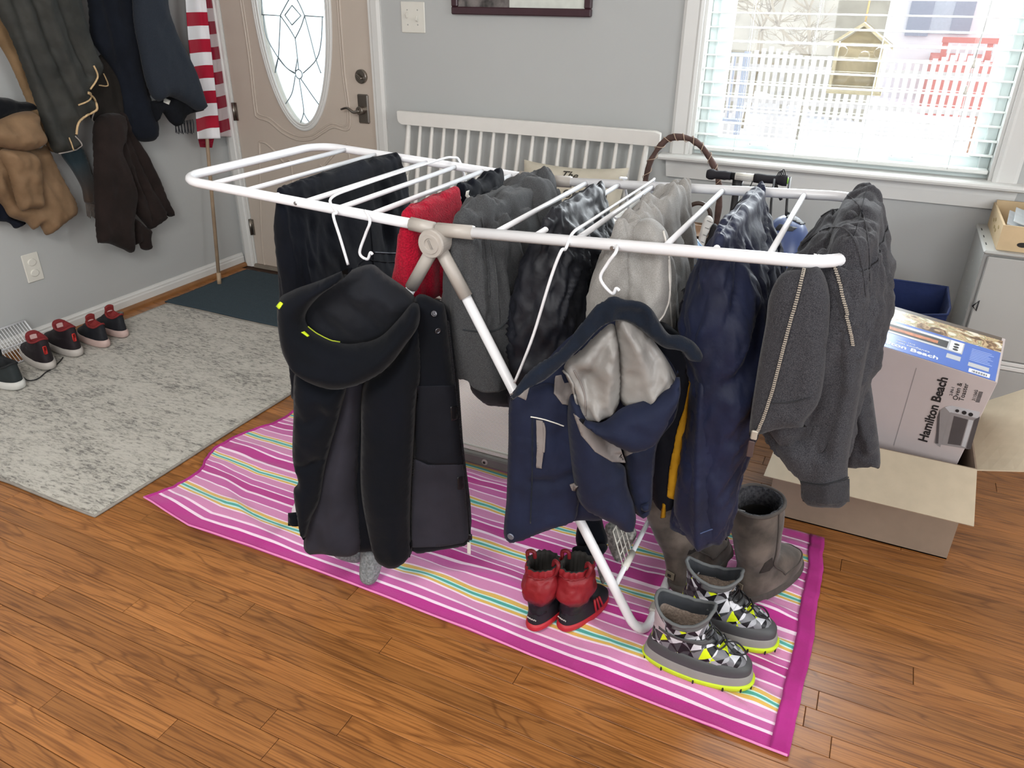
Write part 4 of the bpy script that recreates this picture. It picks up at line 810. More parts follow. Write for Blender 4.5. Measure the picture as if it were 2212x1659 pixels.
if pl_ is not None:
    q = pl_[0]; sl = box('zip_slider', q-[0, 0.004, 0.0], (0.012, 0.006, 0.02), zm, CH, bev=0.002); box('zip_pull', q+[-0.002, -0.004, -0.032], (0.012, 0.004, 0.036), plain('leather_pull', '#4a3a38', 0.6), sl, bev=0.0015)
K8 = lambda pts: [(1340+a_/3.19, 280+b_/3.19) for a_, b_ in pts]
for pts in ([(1560, 450), (1640, 520), (1690, 660), (1712, 860), (1716, 1040)], [(1330, 640), (1450, 560), (1560, 560), (1640, 660), (1672, 820)], [(1250, 800), (1400, 690), (1530, 680), (1620, 780), (1668, 960), (1690, 1150)], [(1200, 880), (1300, 800), (1440, 760), (1560, 800), (1640, 920), (1690, 1100), (1730, 1260)]):
    seam('rolled_fold_edge', K8(pts), [c1, c4], 0.0016, ch, CH, 0.0006)
seam('cuff_seam', [(1730, 1040), (1780, 1046), (1834, 1030)], [c3], 0.0018, dg, CH, 0.001)
seam('hem_seam', [(1668, 870), (1710, 868), (1750, 858)], [c2], 0.0015, dg, CH, 0.001)
rib = fabric('rib_knit', '#3b3b3f', '#2a2a2d', 0.95, 500, 0.9, 0.3, 0.9)
patch('rib_cuff', [(1731, 1042), (1780, 1049), (1833, 1034), (1833, 1083), (1790, 1091), (1736, 1082)], [c3], rib, CH, 0.001, 6)
# ================================================================== HANGING JACKETS
BJ = thing('black_hooded_jacket', (-0.97, 1.29, 0.1), 'black hooded jacket with grey panels hanging left of the blue jacket', 'jacket')
pj_ = lambda d=0.0: ((-0.969+0.45*d, 1.30-0.89*d, 0.5), (0.45, -0.89, 0))
b0 = puff('jacket_back', [(690, 640), (800, 572), (880, 640), (960, 655), (985, 760), (1000, 950), (1016, 1155), (940, 1185), (820, 1190), (700, 1192), (660, 1180), (690, 1050), (650, 900), (640, 760)], pj_(), blk, BJ, T=0.02, Tb=0.03, w=0.05, seed=20, fold_noise=(0.008, 14, 0.15))
b1 = puff('grey_side_panel', [(738, 812), (786, 800), (782, 900), (774, 1050), (780, 1188), (700, 1194), (656, 1184), (676, 1080), (706, 960), (726, 880)], pj_(0.02), chg, BJ, T=0.03, Tb=0.01, w=0.06, seed=21, fold_noise=(0.006, 12, 0.1), folds=[([(765, 850), (740, 1000), (720, 1180)], 0.03, 0.012)])
b2 = puff('left_sleeve', [(640, 800), (700, 826), (748, 822), (732, 900), (704, 1000), (690, 1080), (672, 1120), (658, 1166), (648, 1150), (640, 1110), (634, 1060), (644, 1040), (632, 990), (634, 900)], pj_(0.045), blk, BJ, T=0.04, Tb=0.02, w=0.05, seed=22, fold_noise=(0.008, 13, 0.5), folds=[([(632, 990), (660, 1000), (690, 985)], 0.012, -0.012), ([(634, 880), (668, 900), (700, 880)], 0.015, -0.008)])
b3 = puff('right_sleeve', [(785, 830), (830, 790), (885, 720), (905, 700), (912, 800), (900, 860), (894, 960), (888, 1060), (886, 1150), (890, 1192), (872, 1212), (850, 1220), (828, 1216), (808, 1198), (795, 1150), (780, 1060), (780, 950)], pj_(0.05), blk, BJ, T=0.045, Tb=0.02, w=0.055, seed=23, fold_noise=(0.007, 11, 0.25))
b4 = puff('front_panel', [(898, 640), (950, 652), (962, 668), (975, 760), (990, 880), (1000, 980), (1010, 1090), (1015, 1165), (1000, 1176), (950, 1184), (886, 1186), (886, 1080), (892, 980), (896, 860), (890, 740)], pj_(0.035), blk, BJ, T=0.025, Tb=0.02, w=0.035, seed=24, fold_noise=(0.005, 11, 0.2))
patch('upper_grey_panel', [(901, 834), (984, 832), (998, 1002), (940, 1003), (900, 990), (897, 920)], [b4, b3], fabric('dark_grey_panel', '#1b1c22', '#17181d', 0.85, spec=0.1), BJ, 0.001, 6)
patch('lower_grey_panel', [(893, 990), (925, 1004), (1000, 1003), (1007, 1080), (1012, 1160), (1000, 1172), (950, 1180), (890, 1182), (890, 1080)], [b4, b3], chg, BJ, 0.001, 6)
zipper([(966, 690), (976, 780), (984, 850), (992, 930), (1000, 1000), (1007, 1080), (1014, 1155)], [b4, b0], BJ, 0.0026, M['black'])
q = hit(1012, 1158, [b4, b0], 0.004)
if q is not None: zs_ = box('zip_slider', q[0], (0.012, 0.007, 0.018), M['black'], BJ, bev=0.002); box('zip_pull', q[0]+[0.0, -0.006, -0.032], (0.010, 0.003, 0.036), M['plate'], zs_, bev=0.001)
for px in ((937, 678), (945, 714)):
    h_ = hit(*px, [b4, b0], 0.0)
    if h_ is not None:
        c, n_1 = h_; A_ = np.cross([0, 0, 1], n_1); A_ /= np.linalg.norm(A_); B_ = np.cross(n_1, A_)
        v, f = g_rings(np.array([[c+n_1*d+(A_*math.cos(t)+B_*math.sin(t))*r for t in np.linspace(0, 6.283, 16, endpoint=False)] for r, d in ((0.007, 0), (0.007, 0.003), (0.005, 0.004), (0.0045, 0.002), (0.002, 0.003))])); add('snap_button', v, f, plain('gunmetal', '#5b5b60', 0.35, metal=0.9), BJ)
for pts in ([(972, 878), (984, 877), (986, 905), (974, 908)], [(987, 1030), (998, 1029), (999, 1055), (988, 1056)]): patch('velcro_tab', pts, [b4, b3], M['black'], BJ, 0.002, 4, 0.002)
puff('cuff_strap', [(622, 1108), (645, 1106), (652, 1136), (622, 1136)], pj_(0.05), blk, BJ, T=0.008, Tb=0.008, w=0.01, smooth_outline=False); puff('cuff_strap', [(872, 1190), (890, 1166), (886, 1204), (876, 1204)], pj_(0.06), blk, BJ, T=0.008, Tb=0.008, w=0.01, smooth_outline=False)
b5 = puff('hood_lining', [(790, 572), (830, 590), (900, 648), (870, 700), (800, 745), (720, 752), (650, 720), (640, 670), (690, 620)], pj_(0.03), fabric('black_lining', '#12151c', '#0e1016', 0.75, 500, 0.3, 0.3, 0, 0.2), BJ, T=0.05, Tb=0.02, w=0.09, seed=25, fold_noise=(0.013, 16, 0.35), skew=0.7)
b6 = puff('hood_rim', [(600, 655), (630, 628), (690, 606), (760, 578), (735, 608), (690, 640), (660, 680), (672, 712), (720, 738), (770, 742), (820, 728), (860, 690), (890, 655), (905, 660), (905, 700), (880, 740), (830, 800), (760, 832), (700, 832), (640, 800), (606, 740)], pj_(0.09), blk, BJ, T=0.045, Tb=0.03, w=0.04, seed=26, fold_noise=(0.006, 9, 0.6), folds=[([(640, 780), (760, 800), (850, 740)], 0.02, 0.012)])
lime = plain('lime_trim', '#c7e01c', 0.5)
seam('lime_piping', [(664, 706), (685, 722), (720, 738), (760, 742), (790, 738)], [b6], 0.0014, fabric('lime_dull', '#9aa830'), BJ, 0.002)
patch('lime_tag', [(598, 662), (606, 653), (612, 656), (604, 668)], [b6], lime, BJ, 0.001, 3); patch('lime_tag', [(650, 718), (656, 716), (668, 726), (664, 728)], [b6], lime, BJ, 0.001, 3)
tube('hanging_loop', crm([onY(790, 560, 1.335), onY(775, 575, 1.33), onY(810, 590, 1.30)], 12), 0.003, blk, BJ, 6)
# blue jacket
nb = fabric('navy_shell', '#192038', '#141a2e', 0.75, 700, 0.25, 0.2, 0, 0.2); fz = fabric('navy_fleece', '#151d2b', '#101722', 1.0, 260, 0.9, 0.4)
lg = fabric('grey_satin_lining', '#8d8a86', '#7e7b78', 0.42, 400, 0.12, 0, 0, 0.5); gt_ = fabric('taupe_panel', '#837c79', '#77706d', 0.8)
JJ = thing('navy_childs_jacket', (-0.45, 1.34, 0.25), 'navy childs hooded jacket with grey quilted lining right of the black jacket', 'jacket')
pq = lambda d=0.0: ((-0.45+0.45*d, 1.36-0.89*d, 0.6), (0.45, -0.89, 0))
j0 = puff('jacket_body', [(1110, 846), (1160, 800), (1240, 720), (1330, 690), (1430, 760), (1465, 820), (1460, 900), (1420, 960), (1400, 1060), (1300, 1120), (1240, 1126), (1130, 1164), (1090, 1160), (1096, 1060), (1100, 950)], pq(), nb, JJ, T=0.02, Tb=0.03, w=0.05, seed=30, fold_noise=(0.008, 15, 0.2))
j1 = puff('front_panel', [(1104, 852), (1150, 836), (1195, 830), (1240, 880), (1250, 960), (1255, 1040), (1250, 1090), (1238, 1126), (1180, 1142), (1130, 1164), (1090, 1162), (1094, 1080), (1098, 960)], pq(0.03), nb, JJ, T=0.025, Tb=0.02, w=0.04, seed=31, fold_noise=(0.007, 16, 0.3), folds=[([(1230, 1015), (1190, 1030), (1150, 1028)], 0.012, -0.008)])
j2 = puff('left_sleeve', [(1238, 850), (1280, 900), (1330, 990), (1350, 1010), (1356, 1050), (1372, 1100), (1370, 1138), (1340, 1140), (1320, 1124), (1290, 1110), (1255, 1090), (1240, 1040), (1230, 960), (1226, 890)], pq(0.055), nb, JJ, T=0.045, Tb=0.02, w=0.05, seed=32, fold_noise=(0.006, 12, 0.4))
j3 = puff('right_sleeve', [(1345, 960), (1380, 940), (1420, 930), (1412, 1000), (1408, 1090), (1396, 1112), (1372, 1108), (1356, 1050), (1348, 1000)], pq(0.035), nb, JJ, T=0.03, Tb=0.02, w=0.04, seed=33)
j4 = puff('lining_left', [(1218, 792), (1256, 756), (1290, 722), (1325, 700), (1340, 760), (1342, 850), (1326, 890), (1290, 904), (1256, 904), (1240, 850)], pq(0.06), lg, JJ, T=0.026, Tb=0.03, w=0.035, step=0.007, seed=34, fold_noise=(0.016, 22, 0.35), skew=0.5, folds=[([(1322, 712), (1290, 770), (1262, 820)], 0.012, -0.016), ([(1330, 740), (1310, 820), (1280, 890)], 0.014, 0.012), ([(1256, 800), (1268, 850), (1262, 900)], 0.008, -0.010)])
j5 = puff('lining_right', [(1330, 690), (1356, 680), (1400, 722), (1440, 775), (1462, 820), (1456, 840), (1400, 868), (1345, 874), (1338, 800), (1334, 740)], pq(0.065), lg, JJ, T=0.03, Tb=0.03, w=0.04, step=0.007, seed=35, fold_noise=(0.012, 17, 0.3), skew=-0.5, folds=[([(1345, 690), (1380, 760), (1400, 850)], 0.012, 0.012), ([(1352, 686), (1420, 770)], 0.010, -0.012), ([(1380, 700), (1440, 790), (1450, 830)], 0.012, 0.010)])
j6 = puff('fleece_collar', [(1326, 640), (1352, 648), (1384, 652), (1408, 668), (1428, 700), (1446, 722), (1470, 724), (1500, 740), (1518, 768), (1508, 780), (1488, 778), (1470, 758), (1436, 752), (1404, 730), (1374, 704), (1338, 692), (1300, 706), (1262, 744), (1216, 788), (1176, 822), (1142, 838), (1104, 866), (1116, 836), (1150, 796), (1206, 760), (1250, 708), (1284, 664), (1304, 652)], pq(0.085), fz, JJ, T=0.008, Tb=0.02, w=0.012, step=0.006, seed=36, fold_noise=(0.007, 30, 0.7))
j7 = puff('hood_shell', [(1250, 905), (1300, 912), (1345, 880), (1400, 862), (1452, 830), (1464, 800), (1470, 850), (1450, 896), (1420, 950), (1372, 972), (1340, 966), (1290, 940)], pq(0.10), nb, JJ, T=0.035, Tb=0.02, w=0.035, seed=37, fold_noise=(0.006, 14, 0.5), skew=1.2)
patch('taupe_yoke', [(1240, 893), (1262, 912), (1300, 940), (1336, 958), (1342, 980), (1350, 1000), (1322, 998), (1285, 976), (1256, 940)], [j2], gt_, JJ, 0.001, 6); patch('taupe_yoke', [(1342, 954), (1386, 970), (1352, 986), (1345, 970)], [j3], gt_, JJ, 0.001, 6)
patch('lining_facing', [(1206, 790), (1228, 800), (1244, 850), (1248, 900), (1238, 880), (1214, 872), (1196, 850), (1198, 815)], [j1], gt_, JJ, 0.002, 6)
patch('taupe_corner', [(1102, 852), (1132, 842), (1146, 832), (1136, 864), (1120, 856)], [j1], gt_, JJ, 0.002, 5)
seam('lining_piping', [(1206, 790), (1230, 812), (1246, 860), (1256, 904)], [j4, j1], 0.0028, lg, JJ, 0.003); seam('quilt_seam', [(1240, 800), (1262, 850), (1264, 898)], [j4], 0.0018, gt_, JJ, 0.001); seam('white_piping', [(1146, 900), (1176, 906), (1218, 920)], [j1], 0.0014, M['plate'], JJ, 0.001)
patch('zip_flap', [(1158, 906), (1172, 908), (1176, 960), (1170, 1010), (1158, 1008), (1160, 960)], [j1], gt_, JJ, 0.002, 5, 0.003); seam('pocket_zip', [(1172, 912), (1176, 930), (1174, 975)], [j1], 0.003, gt_, JJ, 0.003)
seam('front_seam', [(1150, 900), (1150, 1000), (1146, 1130)], [j1], 0.0014, fz, JJ, 0.0008); q = hit(1104, 1158, [j1], 0.001)
if q is not None: disc('snap_button', (q[0][0], q[0][1], q[0][2]), 0.008, 0.003, plain('pewter', '#7d8494', 0.4, metal=0.6), JJ, 14, 0.001)
patch('sleeve_toggle', [(1230, 1046), (1240, 1042), (1250, 1050), (1244, 1058), (1234, 1056)], [j1, j2], gt_, JJ, 0.003, 3, 0.003)
puff('cuff_tab', [(1384, 1092), (1402, 1084), (1404, 1102), (1386, 1112)], pq(0.07), nb, JJ, T=0.005, Tb=0.005, w=0.01, smooth_outline=False)
# navy and yellow jacket behind
yl = fabric('mustard_trim', '#c08d1c', '#a87a14', 0.75)
NY_ = thing('navy_jacket_yellow_trim', (-0.33, 1.5, 0.3), 'black and navy jacket with mustard yellow placket behind the childs jacket', 'jacket')
y1 = puff('jacket_body', [(1420, 700), (1470, 722), (1512, 760), (1526, 800), (1500, 860), (1496, 960), (1470, 1060), (1450, 1100), (1412, 1084), (1404, 960), (1410, 820)], ((-0.33, 1.475, 0.6), (0.2, -0.98, 0)), fabric('black_navy', '#12151f', '#0d0f16', 0.8), NY_, T=0.03, Tb=0.02, w=0.04, seed=40)
patch('yellow_placket', [(1494, 800), (1500, 850), (1488, 920), (1478, 980), (1474, 1060), (1470, 1082), (1456, 1080), (1442, 1070), (1450, 1000), (1460, 940), (1478, 880)], [y1], yl, NY_, 0.002, 5, 0.003)
puff('yellow_corner', [(1488, 790), (1520, 781), (1536, 792), (1530, 797), (1506, 796), (1494, 800)], ((-0.33, 1.44, 0.6), (0.2, -0.98, 0)), yl, NY_, T=0.01, Tb=0.01, w=0.01)
puff('zip_pull', [(1430, 1086), (1440, 1084), (1438, 1118), (1426, 1120)], ((-0.33, 1.45, 0.5), (0.2, -0.98, 0)), yl, NY_, T=0.004, Tb=0.004, w=0.006, smooth_outline=False, step=0.004)
# ================================================================== BENCH, PILLOW
BN = thing('spindle_bench', (-1.44, 2.98, 0), 'white spindle back bench against the back wall', 'bench')
yb = 3.13; x0, x1 = -2.062, -0.815
zt = lambda x: 0.944+0.004*(x-x0)
def rail():
    n = 30; R = []
    for i, x_ in enumerate(np.r_[x0+np.array([0, .002, .006, .012, .02, .03]), np.linspace(x0+.08, x1-.06, n-12), x1-np.array([.03, .02, .012, .006, .002, 0])]):
        e = min(x_-x0, x1-x_, .03)/.03; hh = 0.058-0.024*(1-math.sqrt(max(0, 1-(1-e)**2))); z1 = 0.945-(0.008*(1-e)**2 if x_ > 0 or x_-x0 > .5 else 0); z0 = z1-hh; R.append([(x_, yb-0.012, z0), (x_, yb-0.013, z1-0.004), (x_, yb-0.008, z1), (x_, yb+0.012, z1), (x_, yb+0.014, z0)])
    return g_rings(np.array(R))
v, f = rail(); add('back_rail', v, f, M['bench'], BN, smooth=False)
for i in range(19):
    xt = x0+0.055+i*(x1-x0-0.11)/18; xbm = xt+(xt-(x0+x1)/2)*-0.01
    big = i in (0, 18); L = np.linspace(0, 1, 10); rr = (0.0105 if big else 0.0075)+0.0035*np.sin(L*np.pi)*(1.6 if big else 1); P = [(xt+(xbm-xt)*t, yb-0.0-0.10*t, 0.889-(0.889-0.46)*t) for t in L]
    tube('spindle', P, rr, M['bench'], BN, 10)
v, f = g_box(((x0+x1)/2, 2.90, 0.445), (x1-x0-0.02, 0.44, 0.034), None, 0.012); add('seat', v, f, M['bench'], BN, smooth=False)
for sx in (-1, 1):
    for sy in (-1, 1):
        c = np.array([(x0+x1)/2+sx*0.53, 2.90+sy*0.16, 0.43]); tube('leg', [c, c+[sx*0.035, sy*0.03, -0.43]], np.array([0.018, 0.013]), M['bench'], BN, 12)
for sy in (-1, 1): tube('stretcher', [((x0+x1)/2-0.555, 2.90+sy*0.175, 0.2), ((x0+x1)/2+0.555, 2.90+sy*0.175, 0.2)], 0.009, M['bench'], BN, 10)
for s_ in (-1, 1):
    xa = (x0+x1)/2+s_*0.565; tube('armrest', crm([(xa, yb-0.035, 0.68), (xa, 2.9, 0.67), (xa, 2.74, 0.655)], 14), np.r_[np.full(13, 0.016), 0.012], M['bench'], BN, 12); tube('arm_post', [(xa, 2.75, 0.655), (xa, 2.78, 0.46)], 0.011, M['bench'], BN, 10)
cream = fabric('cream_canvas', '#c9c2b2', '#bfb8a7', 0.9, 500, 0.4, 0.1)
PL = thing('throw_pillow', (-1.15, 2.97, 0.46), 'cream canvas pillow with script lettering on the white bench', 'pillow')
def pil():
    c = np.array([-1.148, 3.0, 0.625]); w_, h_ = 0.235, 0.185; n = 40; P = []
    ax = np.array([1, 0, 0.02]); up_ = np.array([0, 0.30, 0.95]); nn = np.array([0, -0.95, 0.30])
    F_, B_ = [], []
    for v_ in np.linspace(-1, 1, n):
        for u_ in np.linspace(-1, 1, n):
            pin = 1-0.09*(1-abs(v_)**2) if True else 1; uu = u_*(1-0.07*(1-v_**2)); vv = v_*(1-0.10*(1-u_**2)); t = 0.062*((1-u_**4)*(1-v_**4))**0.55; wr = 0.004*fbm([[u_*5, v_*5, 1]], 3)[0]
            p = c+ax*uu*w_+up_*vv*h_; F_.append(p+nn*(t+wr*(t/0.05))); B_.append(p-nn*t)
    q = [(i*n+j, i*n+j+1, (i+1)*n+j+1, (i+1)*n+j) for i in range(n-1) for j in range(n-1)]; m = n*n
    return np.array(F_+B_), q+[tuple(reversed([a+m for a in g])) for g in q]
v, f = pil(); pcov = add('cover', v, f, cream, PL)
def textobj(name, body, o, xa, ya, size, mat, parent, ext=0.0008, align='LEFT', shear=0.0, sx=1.0, stick_to=None, bold=0.0):
    cu = bpy.data.curves.new(name, 'FONT'); cu.body = body; cu.size = size; cu.extrude = ext; cu.align_x = align; cu.shear = shear; cu.resolution_u = 3; cu.offset = bold
    t = bpy.data.objects.new(name, cu); C.objects.link(t); bpy.context.view_layer.update(); me = bpy.data.meshes.new_from_object(t.evaluated_get(bpy.context.evaluated_depsgraph_get()))
    V = np.array([v.co[:] for v in me.vertices]); Fs = [tuple(p.vertices) for p in me.polygons]; bpy.data.objects.remove(t); bpy.data.curves.remove(cu); bpy.data.meshes.remove(me)
    xa = np.array(xa, float); xa /= np.linalg.norm(xa); ya = np.array(ya, float); ya -= xa*(ya @ xa); ya /= np.linalg.norm(ya); nn = np.cross(xa, ya); W_ = np.array(o)+V[:, :1]*xa*sx+V[:, 1:2]*ya+V[:, 2:3]*nn
    if stick_to is not None:
        bv = bvh(stick_to)
        for i in range(len(W_)):
            h = bv.ray_cast(Vector(W_[i]+nn*0.1), Vector(-nn))
            if h[0] is not None: W_[i] = np.array(h[0])+nn*(0.0045 if V[i, 2] > 0 else -0.001)
    return add(name, W_, Fs, mat, parent, smooth=False)
ink = plain('dark_ink', '#35312c', 0.8); up3 = (0, 0.30, 0.95)
textobj('lettering', 'The', (-1.15, 2.93, 0.765), (1, 0, 0.02), up3, 0.05, ink, PL, shear=0.35, stick_to=[pcov], align='CENTER')
textobj('lettering', 'ONHOM', (-1.065, 2.93, 0.688), (1, 0, 0.02), up3, 0.048, ink, PL, stick_to=[pcov], align='CENTER')
textobj('lettering', '19', (-1.08, 2.93, 0.640), (1, 0, 0.02), up3, 0.05, ink, PL, stick_to=[pcov], align='CENTER')
# things under the bench
CR = thing('wooden_toy_chest', (-1.25, 2.62, 0), 'low brown wooden chest in the shade in front of the bench', 'chest')
dw = plain('dark_stained_wood', '#4c3b2e', 0.6, var=0.15, sc=10); bx('chest_body', -1.62, -0.98, 2.52, 2.67, 0, 0.34, dw, CR, bev=0.006); bx('chest_lid', -1.63, -0.97, 2.51, 2.68, 0.342, 0.362, dw, CR, bev=0.006)
cp = onX(905, 575, -1.18); ST = thing('small_wooden_chair', (-1.3, 2.3, 0), 'childs small wooden chair with a white rung half hidden behind the rack', 'chair')
ow = plain('honey_pine', '#a8763f', 0.5, var=0.12, sc=18); pa, pb = onY(915, 640, 2.30), onY(990, 650, 2.30)
for x_ in (pa[0]-0.015, pa[0]+0.25):
    for y_ in (2.30, 2.46): bx('leg', x_, x_+0.026, y_, y_+0.026, 0, 0.62 if y_ > 2.4 else 0.56, ow, ST, bev=0.003)
bx('seat', pa[0]-0.02, pa[0]+0.28, 2.295, 2.49, 0.30, 0.318, ow, ST, bev=0.004); tube('rung', [onY(897, 631, 2.295), onY(985, 646, 2.295)], 0.0085, M['plate'], ST, 10); tube('top_rail', [(pa[0]-0.02, 2.473, 0.6), (pa[0]+0.28, 2.473, 0.6)], 0.012, ow, ST)
# ================================================================== MESH GUARD on the towel
MG = thing('mesh_guard', (-0.98, 2.0, 0), 'leaning mesh panel with grey bottom rail under the rack', 'bed guard')
def meshmat():
    t = NT('pale_mesh_net'); setb(t.b, '#ede4e0', 0.8, 0, 0.1); out = t.t.nodes['Material Output']; tc = t.n('ShaderNodeTexCoord'); sp = t.n('ShaderNodeSeparateXYZ'); t.l(tc.outputs['UV'], sp.inputs[0])
    def w(sock, k):
        m = t.n('ShaderNodeMath', operation='MULTIPLY'); m.inputs[1].default_value = k; t.l(sp.outputs[sock], m.inputs[0]); f_ = t.n('ShaderNodeMath', operation='FRACT'); t.l(m.outputs[0], f_.inputs[0]); g = t.n('ShaderNodeMath', operation='LESS_THAN'); g.inputs[1].default_value = 0.55; t.l(f_.outputs[0], g.inputs[0]); return g
    mx = t.n('ShaderNodeMath', operation='MAXIMUM'); t.l(w('X', 240).outputs[0], mx.inputs[0]); t.l(w('Y', 240).outputs[0], mx.inputs[1])
    tr = t.n('ShaderNodeBsdfTransparent'); ms = t.n('ShaderNodeMixShader'); t.l(mx.outputs[0], ms.inputs[0]); t.l(tr.outputs[0], ms.inputs[1]); t.l(t.b.outputs[0], ms.inputs[2]); t.l(ms.outputs[0], out.inputs[0]); return t.m
ga, gb = onZ(1000, 1003, 0.03), onZ(1165, 1040, 0.03); gd = (gb-ga); gx0, gx1 = -1.40, -0.58
rg = plain('grey_rail_plastic', '#6b6a66', 0.5)
MO = lambda u, v_: np.array([gx0+(gx1-gx0)*u, 1.935+0.42*v_+0.0*u, 0.045+0.27*v_+0.05*v_*v_+0.016*math.sin(u*7+1.0)*v_])
P = np.array([[MO(u, v_) for u in np.linspace(0, 1, 40)] for v_ in np.linspace(0, 1, 24)]); v, f = g_grid(P); add('mesh_netting', v, f, meshmat(), MG, uv=np.array([[u*0.82, v_*0.5] for v_ in np.linspace(0, 1, 24) for u in np.linspace(0, 1, 40)]))
bx('bottom_rail', gx0, gx1, 1.90, 1.925, 0.014, 0.052, rg, MG, bev=0.005); bx('rail_channel', gx0, gx1, 1.926, 1.945, 0.014, 0.04, M['greyplast'], MG, bev=0.003)
q = onY(1047, 1001, 1.90); disc('rail_bolt', (q[0], 1.90, 0.034), 0.011, 0.004, M['greyplast'], MG, 18); disc('bolt_hole', (q[0], 1.896, 0.034), 0.005, 0.0015, M['darkhole'], MG, 12, 0.0005)
tube('top_tube', [MO(u, 1.0) for u in np.linspace(0, 1, 20)], 0.011, M['white'], MG, 10); tube('mesh_hem', [MO(u, 0.03)+[0, 0, 0.002] for u in np.linspace(0, 1, 20)], 0.003, M['plate'], MG, 6)
for x_ in (gx0, gx1): tube('side_tube', [(x_, 1.935, 0.03), MO(0 if x_ == gx0 else 1, 1.0)], 0.010, M['white'], MG, 10)
# ================================================================== BASKET, SCOOTER, HELMET, SNEAKER, TOTE
wk = plain('brown_bark_wicker', '#4f3b35', 0.85, var=0.35, sc=40, bump=0.6)
BK = thing('wicker_basket', (-0.66, 2.9, 0), 'brown wicker basket with tall arched handle below the window', 'basket')
cxb, cyb = -0.665, 2.90
hp = [onY(*q, 2.90) for q in ((1383, 500), (1390, 420), (1404, 352), (1436, 305), (1470, 296), (1508, 310), (1538, 350), (1553, 400), (1551, 460))]
hp = [np.array([hp[0][0]+0.012, 2.9, 0.42])]+hp+[np.array([hp[-1][0]-0.008, 2.9, 0.42])]; HPx = crm(hp, 80); hr = 0.0105+0.0025*fbm(np.stack([np.arange(80)*0.3, np.zeros(80), np.zeros(80)], 1), 4)
hdl = tube('handle', HPx, hr, wk, BK, 10)
tw = []
for i in range(400):
    t = i/399*79; j = int(min(t, 78)); c = HPx[j]+(HPx[j+1]-HPx[j])*(t-j); tg = HPx[j+1]-HPx[j]; tg /= np.linalg.norm(tg); n_v = np.array([0, -1, 0.0]); b_v = np.cross(tg, n_v); a = i*0.30; tw.append(c+(n_v*math.cos(a)+b_v*math.sin(a))*0.0135)
tube('lashing', tw[60:340], 0.0014, plain('pale_twine', '#b09a86', 0.9), hdl, 5)
for k, z_ in enumerate(np.arange(0.0, 0.43, 0.018)):
    R0 = 0.135+0.05*z_; ph = k*math.pi; tube('woven_course', [(cxb+(R0+0.004*math.sin(a*9+ph))*math.cos(a)*1.1, cyb+(R0+0.004*math.sin(a*9+ph))*math.sin(a), z_+0.009) for a in np.linspace(0, 2*np.pi, 72, endpoint=False)], 0.0085, wk, BK, 6, True)
R = np.array([[(cxb+r*math.cos(a)*1.08, cyb+r*math.sin(a), z_) for a in np.linspace(0, 6.283, 40, endpoint=False)] for r, z_ in ((0.12, 0.004), (0.145, 0.40), (0.10, 0.40))]); v, f = g_rings(R); add('basket_lining', v, f, M['darkhole'], BK)
tan = plain('tan_leather', '#8a6a4e', 0.55, var=0.1); BGG = thing('tan_leather_bag', (-0.55, 2.72, 0), 'tan leather bag with dark rolled handle behind the light grey hoodie', 'bag')
q = onY(1512, 470, 2.66); v, f = g_box((q[0]+0.0, 2.68, 0.36), (0.19, 0.1, 0.70), None, 0.03); add('bag_body', v, f, tan, BGG, smooth=True)
tube('bag_handle', crm([(q[0]-0.06, 2.66, 0.69), (q[0]-0.045, 2.655, 0.765), (q[0]-0.005, 2.65, 0.79), (q[0]+0.032, 2.655, 0.765), (q[0]+0.04, 2.66, 0.69)], 24), 0.0075, plain('dark_leather', '#3a2c24', 0.5), BGG, 10)
SC = thing('kick_scooter', (-0.39, 2.72, 0), 'black childs kick scooter with green handlebar end under the window', 'scooter')
ys = 2.72; a, b = onY(1530, 376, ys), onY(1697, 390, ys); d = (b-a)/np.linalg.norm(b-a); foam = plain('black_foam_grip', '#17151c', 0.8, var=0.1)
L_ = np.linalg.norm(b-a)
def bar(t0, t1, r, nm, mat, parent=SC, **k): return tube(nm, [a+d*L_*t for t in np.linspace(t0, t1, max(2, len(r) if hasattr(r, '__len__') else 2))], r, mat, parent, 16)
bar(-0.02, 0.30, np.array([0.013, 0.0185, 0.0185, 0.014, 0.0145, 0.015, 0.016, 0.014, 0.0145]), 'grip', foam); bar(0.60, 1.02, np.array([0.015, 0.0165, 0.0155, 0.0145, 0.0145, 0.0145, 0.016, 0.019, 0.0185]), 'grip', foam)
bar(0.28, 0.62, 0.0125, 'handlebar', M['black']); lb = bar(0.36, 0.60, 0.0135, 'paper_label', M['plate'])
for i in range(3):
    c = a+d*L_*0.48+np.array([0, -0.0136, 0.004-i*0.004]); box('label_print', c, (0.055, 0.0006, 0.0011), plain('grey_print', '#77757a', 0.7), lb, M=[d, [0, 1, 0], np.cross(d, [0, 1, 0])])
ec_ = a+d*L_*1.022; tube('end_cap', [ec_, ec_+d*0.003], 0.011, plain('lime_cap', '#93d04a', 0.4), SC, 18)
cs = a+d*L_*0.40; tube('steering_tube', [cs-[0, 0, 0.01], cs-[0.0, 0.0, 0.25], (cs[0]+0.0, ys+0.0, 0.12)], 0.013, M['black'], SC, 14); tube('stem_clamp', [cs-[0, 0, 0.012], cs-[0, 0, 0.05]], 0.018, M['black'], SC, 14)
for t, (dx, dz) in ((0.68, (0.02, -0.05)), (0.88, (0.03, -0.06))): p = a+d*L_*t; tube('brake_lever', crm([p-[0, 0.008, 0.008], p+[dx*0.4, -0.02, dz*0.5], p+[dx, -0.022, dz]], 8), 0.0055, M['black'], SC, 8)
for k in range(3): p = a+d*L_*(0.93+k*0.02); tube('bell_spring', crm([p+[-0.012, -0.005, 0.012], p+[-0.004, -0.006, 0.03+0.004*k], p+[0.006, -0.004, 0.016]], 8), 0.0018, M['black'], SC, 6)
